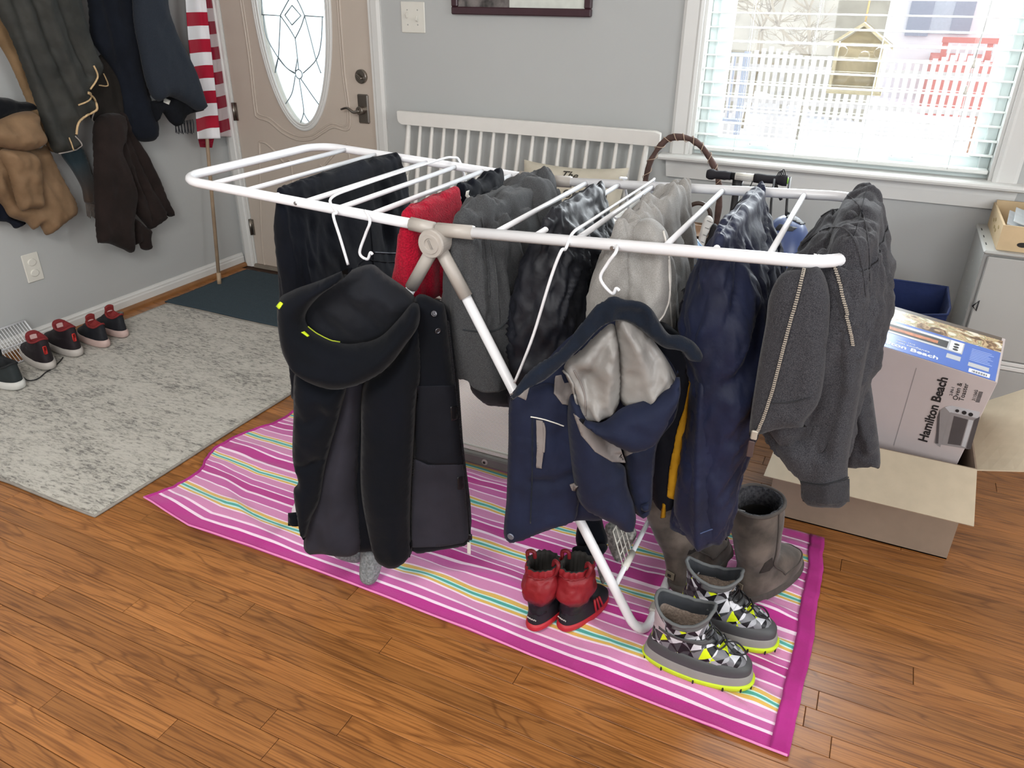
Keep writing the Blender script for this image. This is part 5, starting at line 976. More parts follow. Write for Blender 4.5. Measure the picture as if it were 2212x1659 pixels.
tube('cable', crm([a+d*L_*0.6, a+d*L_*0.55+[0, -0.03, -0.05], cs-[0, 0.02, 0.11], cs-[0, 0.016, 0.2]], 20), 0.002, M['black'], SC, 6)
bx('deck', cs[0]-0.05, cs[0]+0.05, ys-0.02, ys+0.40, 0.075, 0.092, M['black'], SC, bev=0.005)
for y_ in (ys-0.03, ys+0.40):
    w_ = tube('wheel', [(cs[0]-0.012, y_, 0.05), (cs[0]+0.012, y_, 0.05)], 0.05, plain('scooter_wheel', '#2c2c30', 0.6), SC, 28)
HL = thing('bicycle_helmet', (-0.25, 2.62, 0.55), 'blue bicycle helmet hanging by its straps from the scooter', 'helmet')
hb_ = plain('blue_helmet_shell', '#3d4d78', 0.35, var=0.02); yh = 2.62; c = onY(1694, 530, yh); rx = onY(1752, 520, yh)[0]-c[0]
n1_, n2_ = 36, 28; V = []
for i in range(n2_):
    ph = math.pi/2*(1-i/(n2_-1)*1.22)
    for j in range(n1_):
        th = 2*math.pi*j/n1_; ct, st_ = math.cos(th), math.sin(th); r = 1-0.05*max(0, math.cos(th*3))*math.cos(ph); V.append((c[0]+rx*1.08*r*math.cos(ph)*ct, yh+0.12*r*math.cos(ph)*st_, c[2]-0.035+0.135*math.sin(ph)))
sh, sf = g_rings(np.array(V).reshape(n2_, n1_, 3), True, False); shell = add('shell', sh, sf, hb_, HL)
dk = plain('vent_black', '#15171d', 0.6)
for pts in ([(1652, 457), (1684, 455), (1676, 464), (1656, 466)], [(1702, 458), (1740, 484), (1730, 486), (1698, 470)], [(1720, 452), (1742, 468), (1736, 472), (1722, 460)], [(1684, 484), (1722, 492), (1712, 500), (1672, 498)], [(1654, 520), (1672, 520), (1670, 530), (1654, 530)]):
    patch('vent', pts, [shell], dk, HL, 0.0008, 4)
patch('orange_decal', [(1728, 449), (1736, 456), (1733, 459), (1727, 451)], [shell], plain('orange', '#e0713c', 0.5), HL, 0.001, 2)
seam('shell_rim', [(1652, 548), (1695, 556), (1740, 540)], [shell], 0.004, dk, HL, 0.001)
for px in ((1668, 440), (1702, 436)): p = onY(px[0], px[1]-36, 2.66); q = onY(px[0]-4, px[1]+30, 2.60); tube('strap', [p+[0, 0.03, 0.02], (p+q)/2, q], 0.004, M['black'], HL, 6)
# sneaker standing up behind the hoodie
SN = thing('upright_sneaker', (-0.43, 2.5, 0.45), 'dark sneaker standing on its heel showing its white sole', 'sneaker')
sw = plain('white_foam_sole', '#cfcdc8', 0.6); p0_ = ((-0.47, 2.55, 0.7), (0.5, -0.85, 0.1))
so = puff('sole', [(1528, 466), (1538, 470), (1540, 482), (1530, 505), (1522, 530), (1514, 556), (1508, 580), (1498, 580), (1502, 545), (1510, 510), (1518, 480)], p0_, sw, SN, T=0.012, Tb=0.01, w=0.008, step=0.006)
puff('upper', [(1540, 484), (1550, 488), (1552, 510), (1544, 540), (1532, 570), (1512, 590), (1506, 580), (1520, 545), (1530, 508)], p0_, plain('black_sneaker_knit', '#1b1b20', 0.8), SN, T=0.03, Tb=0.02, w=0.012, step=0.006)
for i in range(7): t = i/6; p = (1533-24*t, 478+92*t); seam('tread_groove', [(p[0]-6, p[1]-2), (p[0]+6, p[1]+3)], [so], 0.0016, plain('sole_shadow_grey', '#8e8c88', 0.7), SN, 0.0005, 4)
BLK_ = thing('storage_crate', (-0.43, 2.5, 0), 'dark storage crate on the floor behind the light grey hoodie', 'crate'); bx('crate_body', -0.52, -0.40, 2.38, 2.58, 0, 0.55, plain('dark_crate', '#3a322e', 0.8, var=0.2), BLK_, bev=0.01); bx('crate_lid', -0.525, -0.395, 2.375, 2.585, 0.552, 0.565, dw, BLK_, bev=0.004)
TB = thing('blue_tote_bag', (0.17, 2.80, 0), 'open royal blue tote bag standing behind the toaster oven box', 'tote bag')
tbm = fabric('royal_blue_canvas', '#1a2750', '#142044', 0.6, 500, 0.3, 0.1); w0, w1, yt0, yt1, zt_ = 0.02, 0.30, 2.68, 2.86, 0.52
P = []
for z_, g in ((0.0, 0.0), (0.25, 0.004), (0.42, 0.006), (zt_, 0.010)): P.append([(x_+gx*g*1.0, y_+gy*g, z_+(0.03 if (y_ > 2.8 and z_ > 0.5) else (-0.02*math.sin((x_-w0)/(w1-w0)*3.14) if z_ > 0.5 else 0))) for x_, y_, gx, gy in [(w0+(w1-w0)*t, yt0, 0, -1) for t in np.linspace(0, 1, 8)]+[(w1, yt0+(yt1-yt0)*t, 1, 0) for t in (0.33, 0.66)]+[(w1-(w1-w0)*t, yt1, 0, 1) for t in np.linspace(0, 1, 8)]+[(w0, yt1-(yt1-yt0)*t, -1, 0) for t in (0.33, 0.66)]])
A0 = np.array(P); c0 = A0.mean(axis=(0, 1)); inner = A0[::-1].copy(); inner[:, :, :2] = c0[:2]+(inner[:, :, :2]-c0[:2])*0.97; inner[-1, :, 2] = 0.01
v, f = g_rings(np.concatenate([A0, inner])); add('bag_body', v, f, tbm, TB, smooth=False); tube('bag_strap', crm([(w1-0.03, yt0-0.005, 0.5), (w1+0.02, yt0-0.03, 0.45), (w1+0.045, yt0-0.03, 0.39)], 12), 0.006, plain('black_webbing', '#1a1b22', 0.8), TB, 6)
tube('rim_binding', A0[-1], 0.004, tbm, TB, 6, True)
# ================================================================== CARDBOARD BOX, TOASTER OVEN BOX
kb = plain('cardboard_outside', '#8f7d6c', 0.85, var=0.04, sc=30); ki = plain('cardboard_pale', '#b9ab94', 0.85, var=0.04, sc=30)
CB = thing('open_cardboard_box', (0.155, 2.25, 0), 'open tan cardboard box with spread flaps on the wood floor', 'cardboard box')
X0, X1, Y0_, Y1_, ZB = -0.095, 0.404, 2.078, 2.47, 0.305; th = 0.004
for nm, q in (('front_wall', (X0, X1, Y0_, Y0_+th, 0, ZB)), ('back_wall', (X0, X1, Y1_-th, Y1_, 0, ZB)), ('side_wall', (X0, X0+th, Y0_+th, Y1_-th, 0, ZB)), ('side_wall', (X1-th, X1, Y0_+th, Y1_-th, 0, ZB)), ('bottom', (X0, X1, Y0_, Y1_, 0.0, 0.004))): bx(nm, *q, kb, CB)
def slab4(name, pts, mat, parent, t=0.004, mats=None):
    P = np.array(pts, float); n = np.cross(P[1]-P[0], P[3]-P[0]); n /= np.linalg.norm(n); 
    nu, nv_ = 8, 8; G = np.array([[(P[0]*(1-u)+P[1]*u)*(1-w)+(P[3]*(1-u)+P[2]*u)*w for u in np.linspace(0, 1, nu)] for w in np.linspace(0, 1, nv_)]); a, f = g_grid(G); b = a-n*t; m = len(a)
    bd = [j for j in range(nu)]+[i*nu+nu-1 for i in range(1, nv_)]+[(nv_-1)*nu+j for j in range(nu-2, -1, -1)]+[i*nu for i in range(nv_-2, 0, -1)]
    return add(name, np.vstack([a, b]), f+[tuple(reversed([q+m for q in g])) for g in f]+[(bd[(i+1) % len(bd)], bd[i], bd[i]+m, bd[(i+1) % len(bd)]+m) for i in range(len(bd))], mat, parent, smooth=False)
f0, f1 = np.array([X0, Y0_, ZB]), np.array([X1, Y0_, ZB]); e1 = onY(2104, 1137, 1.945); e0 = np.array([X0-0.02, 1.945, e1[2]]); slab4('front_flap', [e0, e1, f1, f0], ki, CB)
s0, s1 = np.array([X1, Y0_, ZB]), np.array([X1, Y1_, ZB]); r1 = onY(2150, 862, 2.40); slab4('side_flap', [s0, np.array([X1+0.19, Y0_+0.005, ZB+0.045]), np.array([X1+0.17, Y1_-0.01, ZB+0.13]), s1], ki, CB)
l0, l1 = np.array([X0, Y0_, ZB]), np.array([X0, Y1_, ZB]); slab4('side_flap', [np.array([X0-0.17, Y0_, ZB-0.02]), l0, l1, np.array([X0-0.17, Y1_, ZB-0.02])], ki, CB)
slab4('back_flap', [(X0, Y1_, ZB), (X1, Y1_, ZB), (X1, Y1_+0.13, ZB-0.10), (X0, Y1_+0.13, ZB-0.10)], ki, CB)
# toaster oven box: a tilted carton frame (ux along its width, uy depth, uz height)
TO = thing('toaster_oven_box', (0.16, 2.27, 0.02), 'white and blue toaster oven carton standing inside the cardboard box', 'carton')
pFR = onY(2155, 826, 2.105); pFL = onZ(1872, 737, pFR[2]+0.035); ux = (pFR-pFL); ux /= np.linalg.norm(ux); pBR = onZ(2142, 728, pFR[2]+0.012); uy = pBR-pFR; uy -= ux*(uy @ ux); DP = 0.315; uy /= np.linalg.norm(uy); uz = np.cross(ux, uy); WD, HT = 0.46, pFR[2]-0.03
O_ = pFR-ux*WD-uz*HT
def tp(a_, b_, c_): return O_+ux*a_+uy*b_+uz*c_
cw = plain('white_carton', '#bdb2b0', 0.5, var=0.015); v, f = g_box((0, 0, 0), (WD, DP, HT), np.array([ux, uy, uz]), 0.0015); v = v+tp(WD/2, DP/2, HT/2); car = add('carton', v, f, cw, TO, smooth=False)
blue = plain('blue_print', '#4f70bd', 0.28, var=0.02)
def top_rect(nm, u0, u1, w0_, w1_, mat, lift=0.0008, parent=TO): # on the top face; w measured back from the front edge
    c = tp((u0+u1)/2, (w0_+w1_)/2, HT+lift/2); v, f = g_box((0, 0, 0), (u1-u0, w1_-w0_, lift), np.array([ux, uy, uz])); return add(nm, v+c, f, mat, parent, smooth=False)
def front_rect(nm, u0, u1, z0_, z1_, mat, lift=0.0008, parent=TO):
    c = tp((u0+u1)/2, -lift/2, (z0_+z1_)/2); v, f = g_box((0, 0, 0), (u1-u0, lift, z1_-z0_), np.array([ux, uy, uz])); return add(nm, v+c, f, mat, parent, smooth=False)
def photo_mat():
    t = NT('food_photo_print'); setb(t.b, '#b9a58c', 0.3); tc = t.n('ShaderNodeTexCoord'); n = t.n('ShaderNodeTexNoise'); n.inputs['Scale'].default_value = 26; n.inputs['Detail'].default_value = 6; n.inputs['Distortion'].default_value = 1.2; t.l(tc.outputs['Object'], n.inputs['Vector'])
    r = t.n('ShaderNodeValToRGB'); e = r.color_ramp.elements; e[0].position = 0.36; e[0].color = lin('#5a4636'); e[1].position = 0.62; e[1].color = lin('#e6dccb')
    for p_, c_ in ((0.44, '#96785a'), (0.5, '#cdb592'), (0.55, '#8f8a5a')): q = e.new(p_); q.color = lin(c_)
    t.l(n.outputs['Fac'], r.inputs[0]); t.l(r.outputs[0], t.b.inputs['Base Color']); return t.m
top_rect('blue_top_print', 0.001, WD-0.006, 0.001, 0.20, blue); top_rect('food_photo', 0.001, WD-0.006, 0.20, 0.29, photo_mat()); top_rect('dark_edge_print', 0.001, WD-0.01, 0.29, DP-0.001, plain('dark_print', '#5c5148', 0.4))
slv = plain('printed_silver', '#b9babd', 0.4); blk_p = plain('printed_black', '#1d1c1e', 0.5); wht = plain('printed_white', '#e4e6ea', 0.4); orng = plain('printed_roast', '#b36a3c', 0.5, var=0.4, sc=60)
top_rect('oven_picture', 0.10, 0.365, 0.105, 0.185, slv, 0.0014); top_rect('oven_door_picture', 0.112, 0.325, 0.118, 0.165, blk_p, 0.0018); top_rect('roast_picture', 0.135, 0.30, 0.128, 0.148, orng, 0.0022); top_rect('oven_handle_picture', 0.112, 0.325, 0.168, 0.176, wht, 0.0022); top_rect('control_panel_picture', 0.33, 0.362, 0.11, 0.182, wht, 0.0022)
for w_ in (0.122, 0.14, 0.16):
    cc = tp(0.346, w_, HT+0.0024); v, f = g_rings(np.array([[cc+(ux*math.cos(t)+uy*math.sin(t))*0.007+uz*dz for t in np.linspace(0, 6.283, 14, endpoint=False)] for dz in (-0.001, 0.0004)])); add('knob_picture', v, f, blk_p, TO, smooth=False)
for i in range(8): top_rect('small_print', 0.385, 0.385+0.055-0.006*(i % 3), 0.088+i*0.011, 0.090+i*0.011, plain('small_text_blue', '#b7c6ea', 0.5) if i == 0 else bpy.data.materials['small_text_blue'], 0.0012)
top_rect('tray_picture', 0.33, 0.365, 0.055, 0.085, slv, 0.0013); top_rect('rack_picture', 0.385, 0.435, 0.045, 0.07, slv, 0.0013); top_rect('barcode_label', 0.39, 0.44, 0.008, 0.032, wht, 0.0013)
for i in range(12): top_rect('barcode_line', 0.398+i*0.003, 0.3992+i*0.003+0.0008*(i % 2), 0.012, 0.024, blk_p, 0.0016)
top_rect('white_glare_panel', 0.0, 0.0005, 0.0, 0.0005, wht)
textobj('top_lettering', 'Hamilton Beach', tp(0.315, 0.022, HT+0.0012), ux, uy, 0.030, wht, TO, align='RIGHT', ext=0.0004, bold=0.0006); textobj('top_lettering', 'con confianza', tp(0.29, 0.05, HT+0.0012), ux, uy, 0.016, wht, TO, align='RIGHT', ext=0.0003); textobj('top_lettering', 'desde 1910', tp(0.25, 0.068, HT+0.0012), ux, uy, 0.010, wht, TO, align='RIGHT', ext=0.0003)
def fpt(px):  # point on the front face
    d_ = ray(*px); n = -uy; t = ((tp(0, 0, 0)-EYE) @ n)/(d_ @ n); return EYE+d_*t
def ftxt(s, px, px2, size, **k):
    p, q = fpt(px), fpt(px2); xa = q-p; textobj('front_lettering', s, p-uy*0.0008, xa, np.cross(-uy, xa/np.linalg.norm(xa)), size, blk_p, TO, ext=0.0004, **k)
b1_, b2_ = fpt((2000, 954)), fpt((2046, 825)); ftxt('Hamilton Beach', (2002, 956), (2045, 825), np.linalg.norm(b2_-b1_)/6.0, bold=0.0009)
ftxt('2-IN-1', (2057, 855), (2063, 834), 0.010); ftxt('Oven &', (2068, 865), (2079, 828), 0.0165); ftxt('Toaster', (2081, 867), (2092, 832), 0.0165); ftxt('31156G', (2106, 866), (2112, 846), 0.010)
def fpoly(nm, pts, mat, lift):
    if nm.startswith('oven'): pts = [(a_+5, b_) for a_, b_ in pts]
    P = np.array([fpt(q) for q in pts])-uy*lift; n = len(P); v = np.vstack([P, P+uy*lift]); return add(nm, v, [tuple(range(n))[::-1], tuple(range(n, 2*n))]+[((i+1) % n, i, i+n, (i+1) % n+n) for i in range(n)], mat, TO, smooth=False)
gdk = plain('printed_dark_grey', '#4b484a', 0.4); gmid = plain('printed_mid_grey', '#8e8a8a', 0.4)
fpoly('oven_print_side', [(2013, 956), (2028, 884), (2038, 878), (2052, 877), (2040, 920), (2026, 966)], gmid, 0.0008); fpoly('oven_print_top', [(2036, 879), (2050, 876), (2112, 890), (2108, 906), (2048, 892)], slv, 0.0009)
fpoly('oven_print_body', [(2048, 890), (2110, 904), (2088, 970), (2028, 960)], gmid, 0.0010); fpoly('oven_print_door', [(2056, 898), (2086, 906), (2070, 962), (2042, 958)], gdk, 0.0014); fpoly('oven_print_trim', [(2088, 906), (2098, 908), (2080, 966), (2072, 963)], slv, 0.0014); fpoly('oven_print_base', [(2100, 906), (2112, 900), (2092, 970), (2082, 968)], gdk, 0.0014); fpoly('oven_print_feet', [(2016, 957), (2020, 900), (2026, 884), (2022, 958)], gdk, 0.0015)
for px, r in (((2068, 887), 0.0045), ((2083, 891), 0.0055), ((2097, 895), 0.0055)):
    c = fpt(px)-uy*0.0012; v, f = g_rings(np.array([[c+(ux*math.cos(t)+uz*math.sin(t))*r-uy*dz for t in np.linspace(0, 6.283, 16, endpoint=False)] for dz in (0, 0.0008)])); add('knob_print', v, f, blk_p if r < 0.006 else gdk, TO, smooth=False)
for i in range(9):
    a0 = (2108+(i*0.9)*1.0-1, 868-i*2.6); fpoly('barcode_line', [(a0[0], a0[1]), (a0[0]+9, a0[1]+1.2), (a0[0]+9.4, a0[1]-0.2), (a0[0]+0.4, a0[1]-1.4)], blk_p, 0.0008)
fpoly('carton_seam', [(1979, 795), (1980.5, 795), (1931.5, 962), (1930, 962)], gmid, 0.0005)
# ================================================================== CABINET, CRATE
cm = plain('cream_steel_cabinet', '#a8a8a5', 0.45, var=0.015, sc=5)
CA = thing('metal_cabinet', (0.78, 3.0, 0), 'old grey white metal cabinet in the right corner by the wall', 'cabinet')
ca0, ca1, cy0, cy1, cz = 0.371, 1.22, 2.818, 3.20, 0.702
bx('cabinet_body', ca0, ca1, cy0+0.018, cy1, 0.0, cz-0.012, cm, CA, bev=0.003); bx('cabinet_top', ca0-0.004, ca1+0.004, cy0, cy1+0.004, cz-0.012, cz, cm, CA, bev=0.005)
bx('door', ca0+0.012, ca1-0.01, cy0, cy0+0.016, 0.34, cz-0.018, cm, CA, bev=0.003); dwr = bx('drawer', ca0+0.012, ca1-0.01, cy0, cy0+0.016, 0.02, 0.305, cm, CA, bev=0.003); bx('divider_lip', ca0+0.006, ca1-0.004, cy0-0.004, cy0+0.016, 0.308, 0.322, M['trim'], CA, bev=0.002); bx('divider_lip', ca0+0.006, ca1-0.004, cy0-0.002, cy0+0.016, 0.324, 0.337, M['trim'], CA, bev=0.002)
hq = [onY(*q, cy0-0.012) for q in ((2115, 650), (2101, 661), (2108, 671))]; tube('door_handle', [hq[0], hq[1], hq[2]], 0.0032, M['black'], CA, 6, True)
for i in range(22):
    yy, zz = random.uniform(cy0+0.03, cy1-0.05), random.uniform(0.32, cz-0.02); r = random.uniform(0.001, 0.0028); v, f = g_rings(np.array([[(ca0-0.0001-dz, yy+r*math.cos(t)*random.uniform(.6, 1.2), zz+r*1.3*math.sin(t)) for t in np.linspace(0, 6.283, 7, endpoint=False)] for dz in (0, 0.0004)])); add('paint_chip', v, f, M['plate'], CA, smooth=False)
for i in range(3): bx('top_slot', ca0+0.006, ca0+0.009, cy0+0.08+i*0.1, cy0+0.11+i*0.1, cz-0.0005, cz+0.0006, M['darkhole'], CA)
WC = thing('wooden_paper_crate', (0.6, 3.0, cz), 'light wooden box holding papers on top of the metal cabinet', 'wooden box')
u0, u1, v0, v1, hh = 0.402, 0.74, 2.845, 3.195, 0.082
bx('side_panel', u0, u0+0.007, v0, v1, cz+0.001, cz+hh, M['maple'], WC); bx('side_panel', u1-0.007, u1, v0, v1, cz+0.001, cz+hh, M['maple'], WC); bx('front_panel', u0+0.007, u1-0.007, v0, v0+0.007, cz+0.001, cz+hh, M['maple'], WC); bx('back_panel', u0+0.007, u1-0.007, v1-0.007, v1, cz+0.001, cz+hh+0.01, M['maple'], WC); bx('bottom_panel', u0+0.007, u1-0.007, v0+0.007, v1-0.007, cz+0.001, cz+0.006, M['maple'], WC)
hc = onY(2209, 530, v0-0.001); R = np.array([[(hc[0]+0.016*math.cos(t), v0-d_, hc[2]+0.008*math.sin(t)) for t in np.linspace(0, 6.283, 20, endpoint=False)] for d_ in (0, 0.0008)]); v, f = g_rings(R); add('handle_hole', v, f, M['darkhole'], WC, smooth=False)
for yy, dz in ((2.93, 0.01), (2.98, -0.012), (3.03, 0.012), (3.02, -0.01), (3.08, 0.0)): R = np.array([[(u0-d_, yy+0.014*math.cos(t), cz+0.045+dz+0.006*math.sin(t)) for t in np.linspace(0, 6.283, 12, endpoint=False)] for d_ in (0, 0.0008)]); v, f = g_rings(R); add('cut_out', v, f, plain('cutout_shadowwood', '#9a8358', 0.8) if yy == 2.93 else bpy.data.materials['cutout_shadowwood'], WC, smooth=False)
for i, (c_, dx) in enumerate((('#d4d8dc', 0), ('#c8cdd0', 0.012), ('#dfe3e6', 0.05))):
    pn = box('folded_paper', (0.53+dx, 3.02-0.03*i, cz+0.012+0.018*i+0.03), (0.2, 0.2, 0.003), plain('paper_'+str(i), c_, 0.7), None, M=[[.95, -.1, -.28], [.12, .99, 0.02], [.28, -.05, .96]]); props(pn, ['lowest folded paper sticking out of the wooden box', 'middle folded paper sheet in the wooden box', 'topmost white paper in the wooden box beside a lime note'][i], 'paper')
ln = box('sticky_note', (0.505, 2.935, cz+0.082), (0.02, 0.05, 0.002), plain('lime_note', '#b7e03a', 0.6), None, M=[[.95, -.1, -.28], [.12, .99, 0.02], [.28, -.05, .96]]); props(ln, 'lime green sticky note on the papers in the wooden box', 'note')
# ================================================================== SHOES AND BOOTS
def shoe_xf(loc, yaw, lean=(0, 0)):
    c, s = math.cos(yaw), math.sin(yaw); loc = np.array(loc, float)
    def f(P):
        P = np.asarray(P, float); x, y, z = P[..., 0]+P[..., 2]*lean[0], P[..., 1]+P[..., 2]*lean[1], P[..., 2]; return np.stack([loc[0]+x*c-y*s, loc[1]+x*s+y*c, loc[2]+z], -1)
    return f
TH = np.linspace(0, 2*np.pi, 72, endpoint=False)
def frow(z, xb_, xf_, hw, e=2.6, heel=0.82, curve=0.0, tz=0.0):
    c, s = sup(TH, e); t = c; w = hw*(np.where(t < 0, heel+(1-heel)*(1+t), 1-0.02*t)); x = (xb_+xf_)/2+(xf_-xb_)/2*c; y = w*s+curve*np.clip(t, 0, 1)**2; z_ = np.full(len(TH), z)+tz*np.clip(t, 0, 1)**2
    return np.stack([x, y, z_], 1)
def loftrows(rows, m=None, X=None, nlev=None, noise=0.0, seed=0, f=20):
    R = np.array(rows)
    if nlev:
        K = R.reshape(len(R), -1); R = crm(K, nlev).reshape(nlev, len(TH), 3)
    if noise:
        c = R.mean(axis=1, keepdims=True); d = R-c; d[..., 2] = 0; d /= np.linalg.norm(d, axis=-1, keepdims=True)+1e-9; nz = noise*fbm(R*f, seed); R = R+d*nz[..., None]
    return X(R) if X else R
def UVof(R): n, m = R.shape[:2]; return np.array([[j/m*2 if j <= m/2 else 2-j/m*2, i/(n-1)] for i in range(n) for j in range(m)])
# --- patterned snow boots
def tri_mat():
    t = NT('geometric_triangle_print'); setb(t.b, '#333333', 0.45, 0, 0.4); tc = t.n('ShaderNodeTexCoord'); mp = t.n('ShaderNodeMapping'); mp.inputs['Scale'].default_value = (31, 31, 31); mp.inputs['Rotation'].default_value = (0.4, 0.5, 0.2); t.l(tc.outputs['Object'], mp.inputs[0])
    sn = t.n('ShaderNodeVectorMath', operation='FLOOR'); fr = t.n('ShaderNodeVectorMath', operation='FRACTION'); t.l(mp.outputs[0], sn.inputs[0]); t.l(mp.outputs[0], fr.inputs[0]); s1 = t.n('ShaderNodeSeparateXYZ'); t.l(fr.outputs[0], s1.inputs[0])
    def gt(a_, b_): m = t.n('ShaderNodeMath', operation='GREATER_THAN'); t.l(a_, m.inputs[0]); t.l(b_, m.inputs[1]); return m.outputs[0]
    cb = t.n('ShaderNodeCombineXYZ'); t.l(gt(s1.outputs['X'], s1.outputs['Y']), cb.inputs[0]); t.l(gt(s1.outputs['Y'], s1.outputs['Z']), cb.inputs[1]); t.l(gt(s1.outputs['Z'], s1.outputs['X']), cb.inputs[2])
    s2 = t.n('ShaderNodeVectorMath', operation='MULTIPLY'); s2.inputs[1].default_value = (0.37, 0.21, 0.53); t.l(cb.outputs[0], s2.inputs[0]); ad = t.n('ShaderNodeVectorMath', operation='ADD'); t.l(sn.outputs[0], ad.inputs[0]); t.l(s2.outputs[0], ad.inputs[1])
    wn = t.n('ShaderNodeTexWhiteNoise'); t.l(ad.outputs[0], wn.inputs[0]); r = t.n('ShaderNodeValToRGB'); r.color_ramp.interpolation = 'CONSTANT'; e = r.color_ramp.elements; e[0].color = lin('#15161c'); e[1].position = 0.36; e[1].color = lin('#3f4145')
    for p_, c_ in ((0.52, '#77797e'), (0.66, '#a9abb2'), (0.78, '#d3d5db'), (0.9, '#d9ef1e')): q = e.new(p_); q.color = lin(c_)
    t.l(wn.outputs['Value'], r.inputs[0]); t.l(r.outputs[0], t.b.inputs['Base Color']); return t.m
trim_ = tri_mat(); dgr = plain('dark_grey_overlay', '#47494b', 0.55, var=0.03); gry = plain('grey_midsole', '#8f8f8a', 0.6); lim = plain('lime_outsole', '#c3dc1e', 0.5); fur = fabric('taupe_fleece_lining', '#9b8c80', '#85776c', 1.0, 180, 1.0, 0.5, 0.6, 0.05, 0.004); bind = plain('grey_binding', '#606364', 0.6); lilac = plain('lilac_heel_panel', '#b5a9ae', 0.5)
def snow_boot(loc, yaw, label, s=1.0, side=1):
    B = thing('patterned_snow_boot', loc, label, 'boot', 'pair of patterned snow boots'); X = lambda R: shoe_xf(loc, yaw)(np.asarray(R)*s)
    v, f = g_rings(loftrows([frow(0, -.116, .112, .043), frow(.004, -.126, .126, .049, tz=.003), frow(.015, -.130, .131, .0515, tz=.005), frow(.018, -.128, .129, .050, tz=.006)], X=X)); add('outsole', v, f, lim, B)
    v, f = g_rings(loftrows([frow(.014, -.126, .123, .0485, tz=.005), frow(.024, -.126, .125, .0485, tz=.007), frow(.040, -.122, .121, .047, tz=.004), frow(.043, -.118, .117, .044, tz=.004)], X=X, nlev=10)); add('midsole', v, f, gry, B)
    nr_ = loftrows([frow(.009, -.1285, .129, .0505, tz=.0045)])[0]
    for j in (3, 8, 13, 18, 24, 31, 41, 48, 54, 59, 64, 69):
        c_ = nr_[j]; dd_ = c_/np.linalg.norm(c_[:2]); a_ = np.array([-dd_[1], dd_[0], 0]); v, f = g_box((0, 0, 0), (.003, .0035, .012), np.array([[dd_[0], dd_[1], 0], a_, [0, 0, 1]])); add('tread_notch', X(v+c_), f, M['darkhole'], B, smooth=False)
    v, f = g_rings(loftrows([frow(.038, -.121, .120, .0465, tz=.003), frow(.054, -.119, .119, .046, tz=.004), frow(.066, -.114, .110, .0435, tz=.002), frow(.071, -.109, .100, .040, tz=.002)], X=X, nlev=16)); add('mudguard', v, f, dgr, B)
    U_ = loftrows([frow(.056, -.114, .110, .042), frow(.082, -.110, .098, .041, tz=-.004), frow(.100, -.108, .068, .0395, tz=-.010), frow(.112, -.105, .030, .038, tz=0.004), frow(.128, -.106, .010, .039, tz=.008), frow(.150, -.108, .012, .041, tz=.008), frow(.172, -.112, .020, .0435, tz=.006)], nlev=44, noise=0.0035, seed=int(abs(loc[0])*100), f=34)
    U2 = np.array(U_); n = len(U2)
    # top line rises to a point front and back
    k = np.clip((np.arange(n)/(n-1)-0.6)/0.4, 0, 1)[:, None]; U2[..., 2] += k*(0.014*np.cos(TH*2+0.3*side)[None, :]+0.006*np.sin(TH)[None, :]*side)
    v, f = g_rings(X(U2), True, False); up_ = add('upper', v, f, trim_, B)
    rim = U2[-1]; tube('collar_binding', X(rim+[0, 0, 0.001]), 0.0042*s, bind, B, 8, True)
    c = rim.mean(0); rings = [rim*1.0]
    for k_, dz in ((0.90, -0.002), (0.86, -0.02), (0.84, -0.034)): q = rim.copy(); q[:, :2] = c[:2]+(q[:, :2]-c[:2])*k_; q[:, 2] += dz; rings.append(q)
    v, f = g_rings(X(np.array(rings)), False, False); add('inner_collar', v, f, plain('dark_collar_lining', '#2b2e33', 0.8) if 'dark_collar_lining' not in bpy.data.materials else bpy.data.materials['dark_collar_lining'], B)
    rr = [rings[-1]]
    for k_, dz in ((0.80, -0.012), (0.72, -0.05), (0.66, -0.09)): q = rim.copy(); q[:, :2] = c[:2]+(q[:, :2]-c[:2])*k_; q[:, 2] = c[2]-0.034+dz; rr.append(q)
    v, f = g_rings(X(np.array(rr)), False, True); add('fleece_lining', v, f, fur, B)
    # wide grey collar band and hook-and-loop strap
    def band(nm, r0, r1, t0, t1, off, mat):
        js = [j % 72 for j in range(t0, t1)]; i0, i1 = int(r0*(n-1)), int(r1*(n-1)); P = []
        for i in range(i0, i1+1):
            c_ = U2[i].mean(0); q = U2[i][js].copy(); d_ = q-c_; d_[:, 2] = 0; d_ /= np.linalg.norm(d_, axis=1)[:, None]; P.append(q+d_*off)
        P = np.array(P); a, g = g_grid(P); b = a.copy(); cc = a.mean(0); dd = b-cc; dd[:, 2] = 0; b -= dd/np.linalg.norm(dd, axis=1)[:, None]*0.004; m = len(a); nr, nc = P.shape[:2]
        bd = [j for j in range(nc)]+[i*nc+nc-1 for i in range(1, nr)]+[(nr-1)*nc+j for j in range(nc-2, -1, -1)]+[i*nc for i in range(nr-2, 0, -1)]
        add(nm, X(np.vstack([a, b])), [tuple(reversed(q)) for q in g]+[tuple(q+m for q in h) for h in g]+[(bd[i], bd[(i+1) % len(bd)], bd[(i+1) % len(bd)]+m, bd[i]+m) for i in range(len(bd))], mat, B)
    band('collar_band', .86, 1.0, -20, 22, .0018, bind); band('heel_panel', .42, .86, 36, 50, .0016, lilac) if side > 0 else band('heel_panel', .42, .86, 30, 40, .0016, trim_)
    band('strap', .50, .64, -6, 34 if side < 0 else -5+1, .003, dgr) if side < 0 else band('strap', .50, .60, 44, 70, .003, dgr)
    # elastic lace across the instep
    lace = []
    for i, sg in ((17, 1), (19, -1), (23, 1), (26, -1), (28, 1)): lace += [U2[i][(7*sg) % 72]+[0.003, 0, 0.004], U2[i][0]+[0.005, 0, 0.007], U2[i][(-7*sg) % 72]+[0.003, 0, 0.004]]
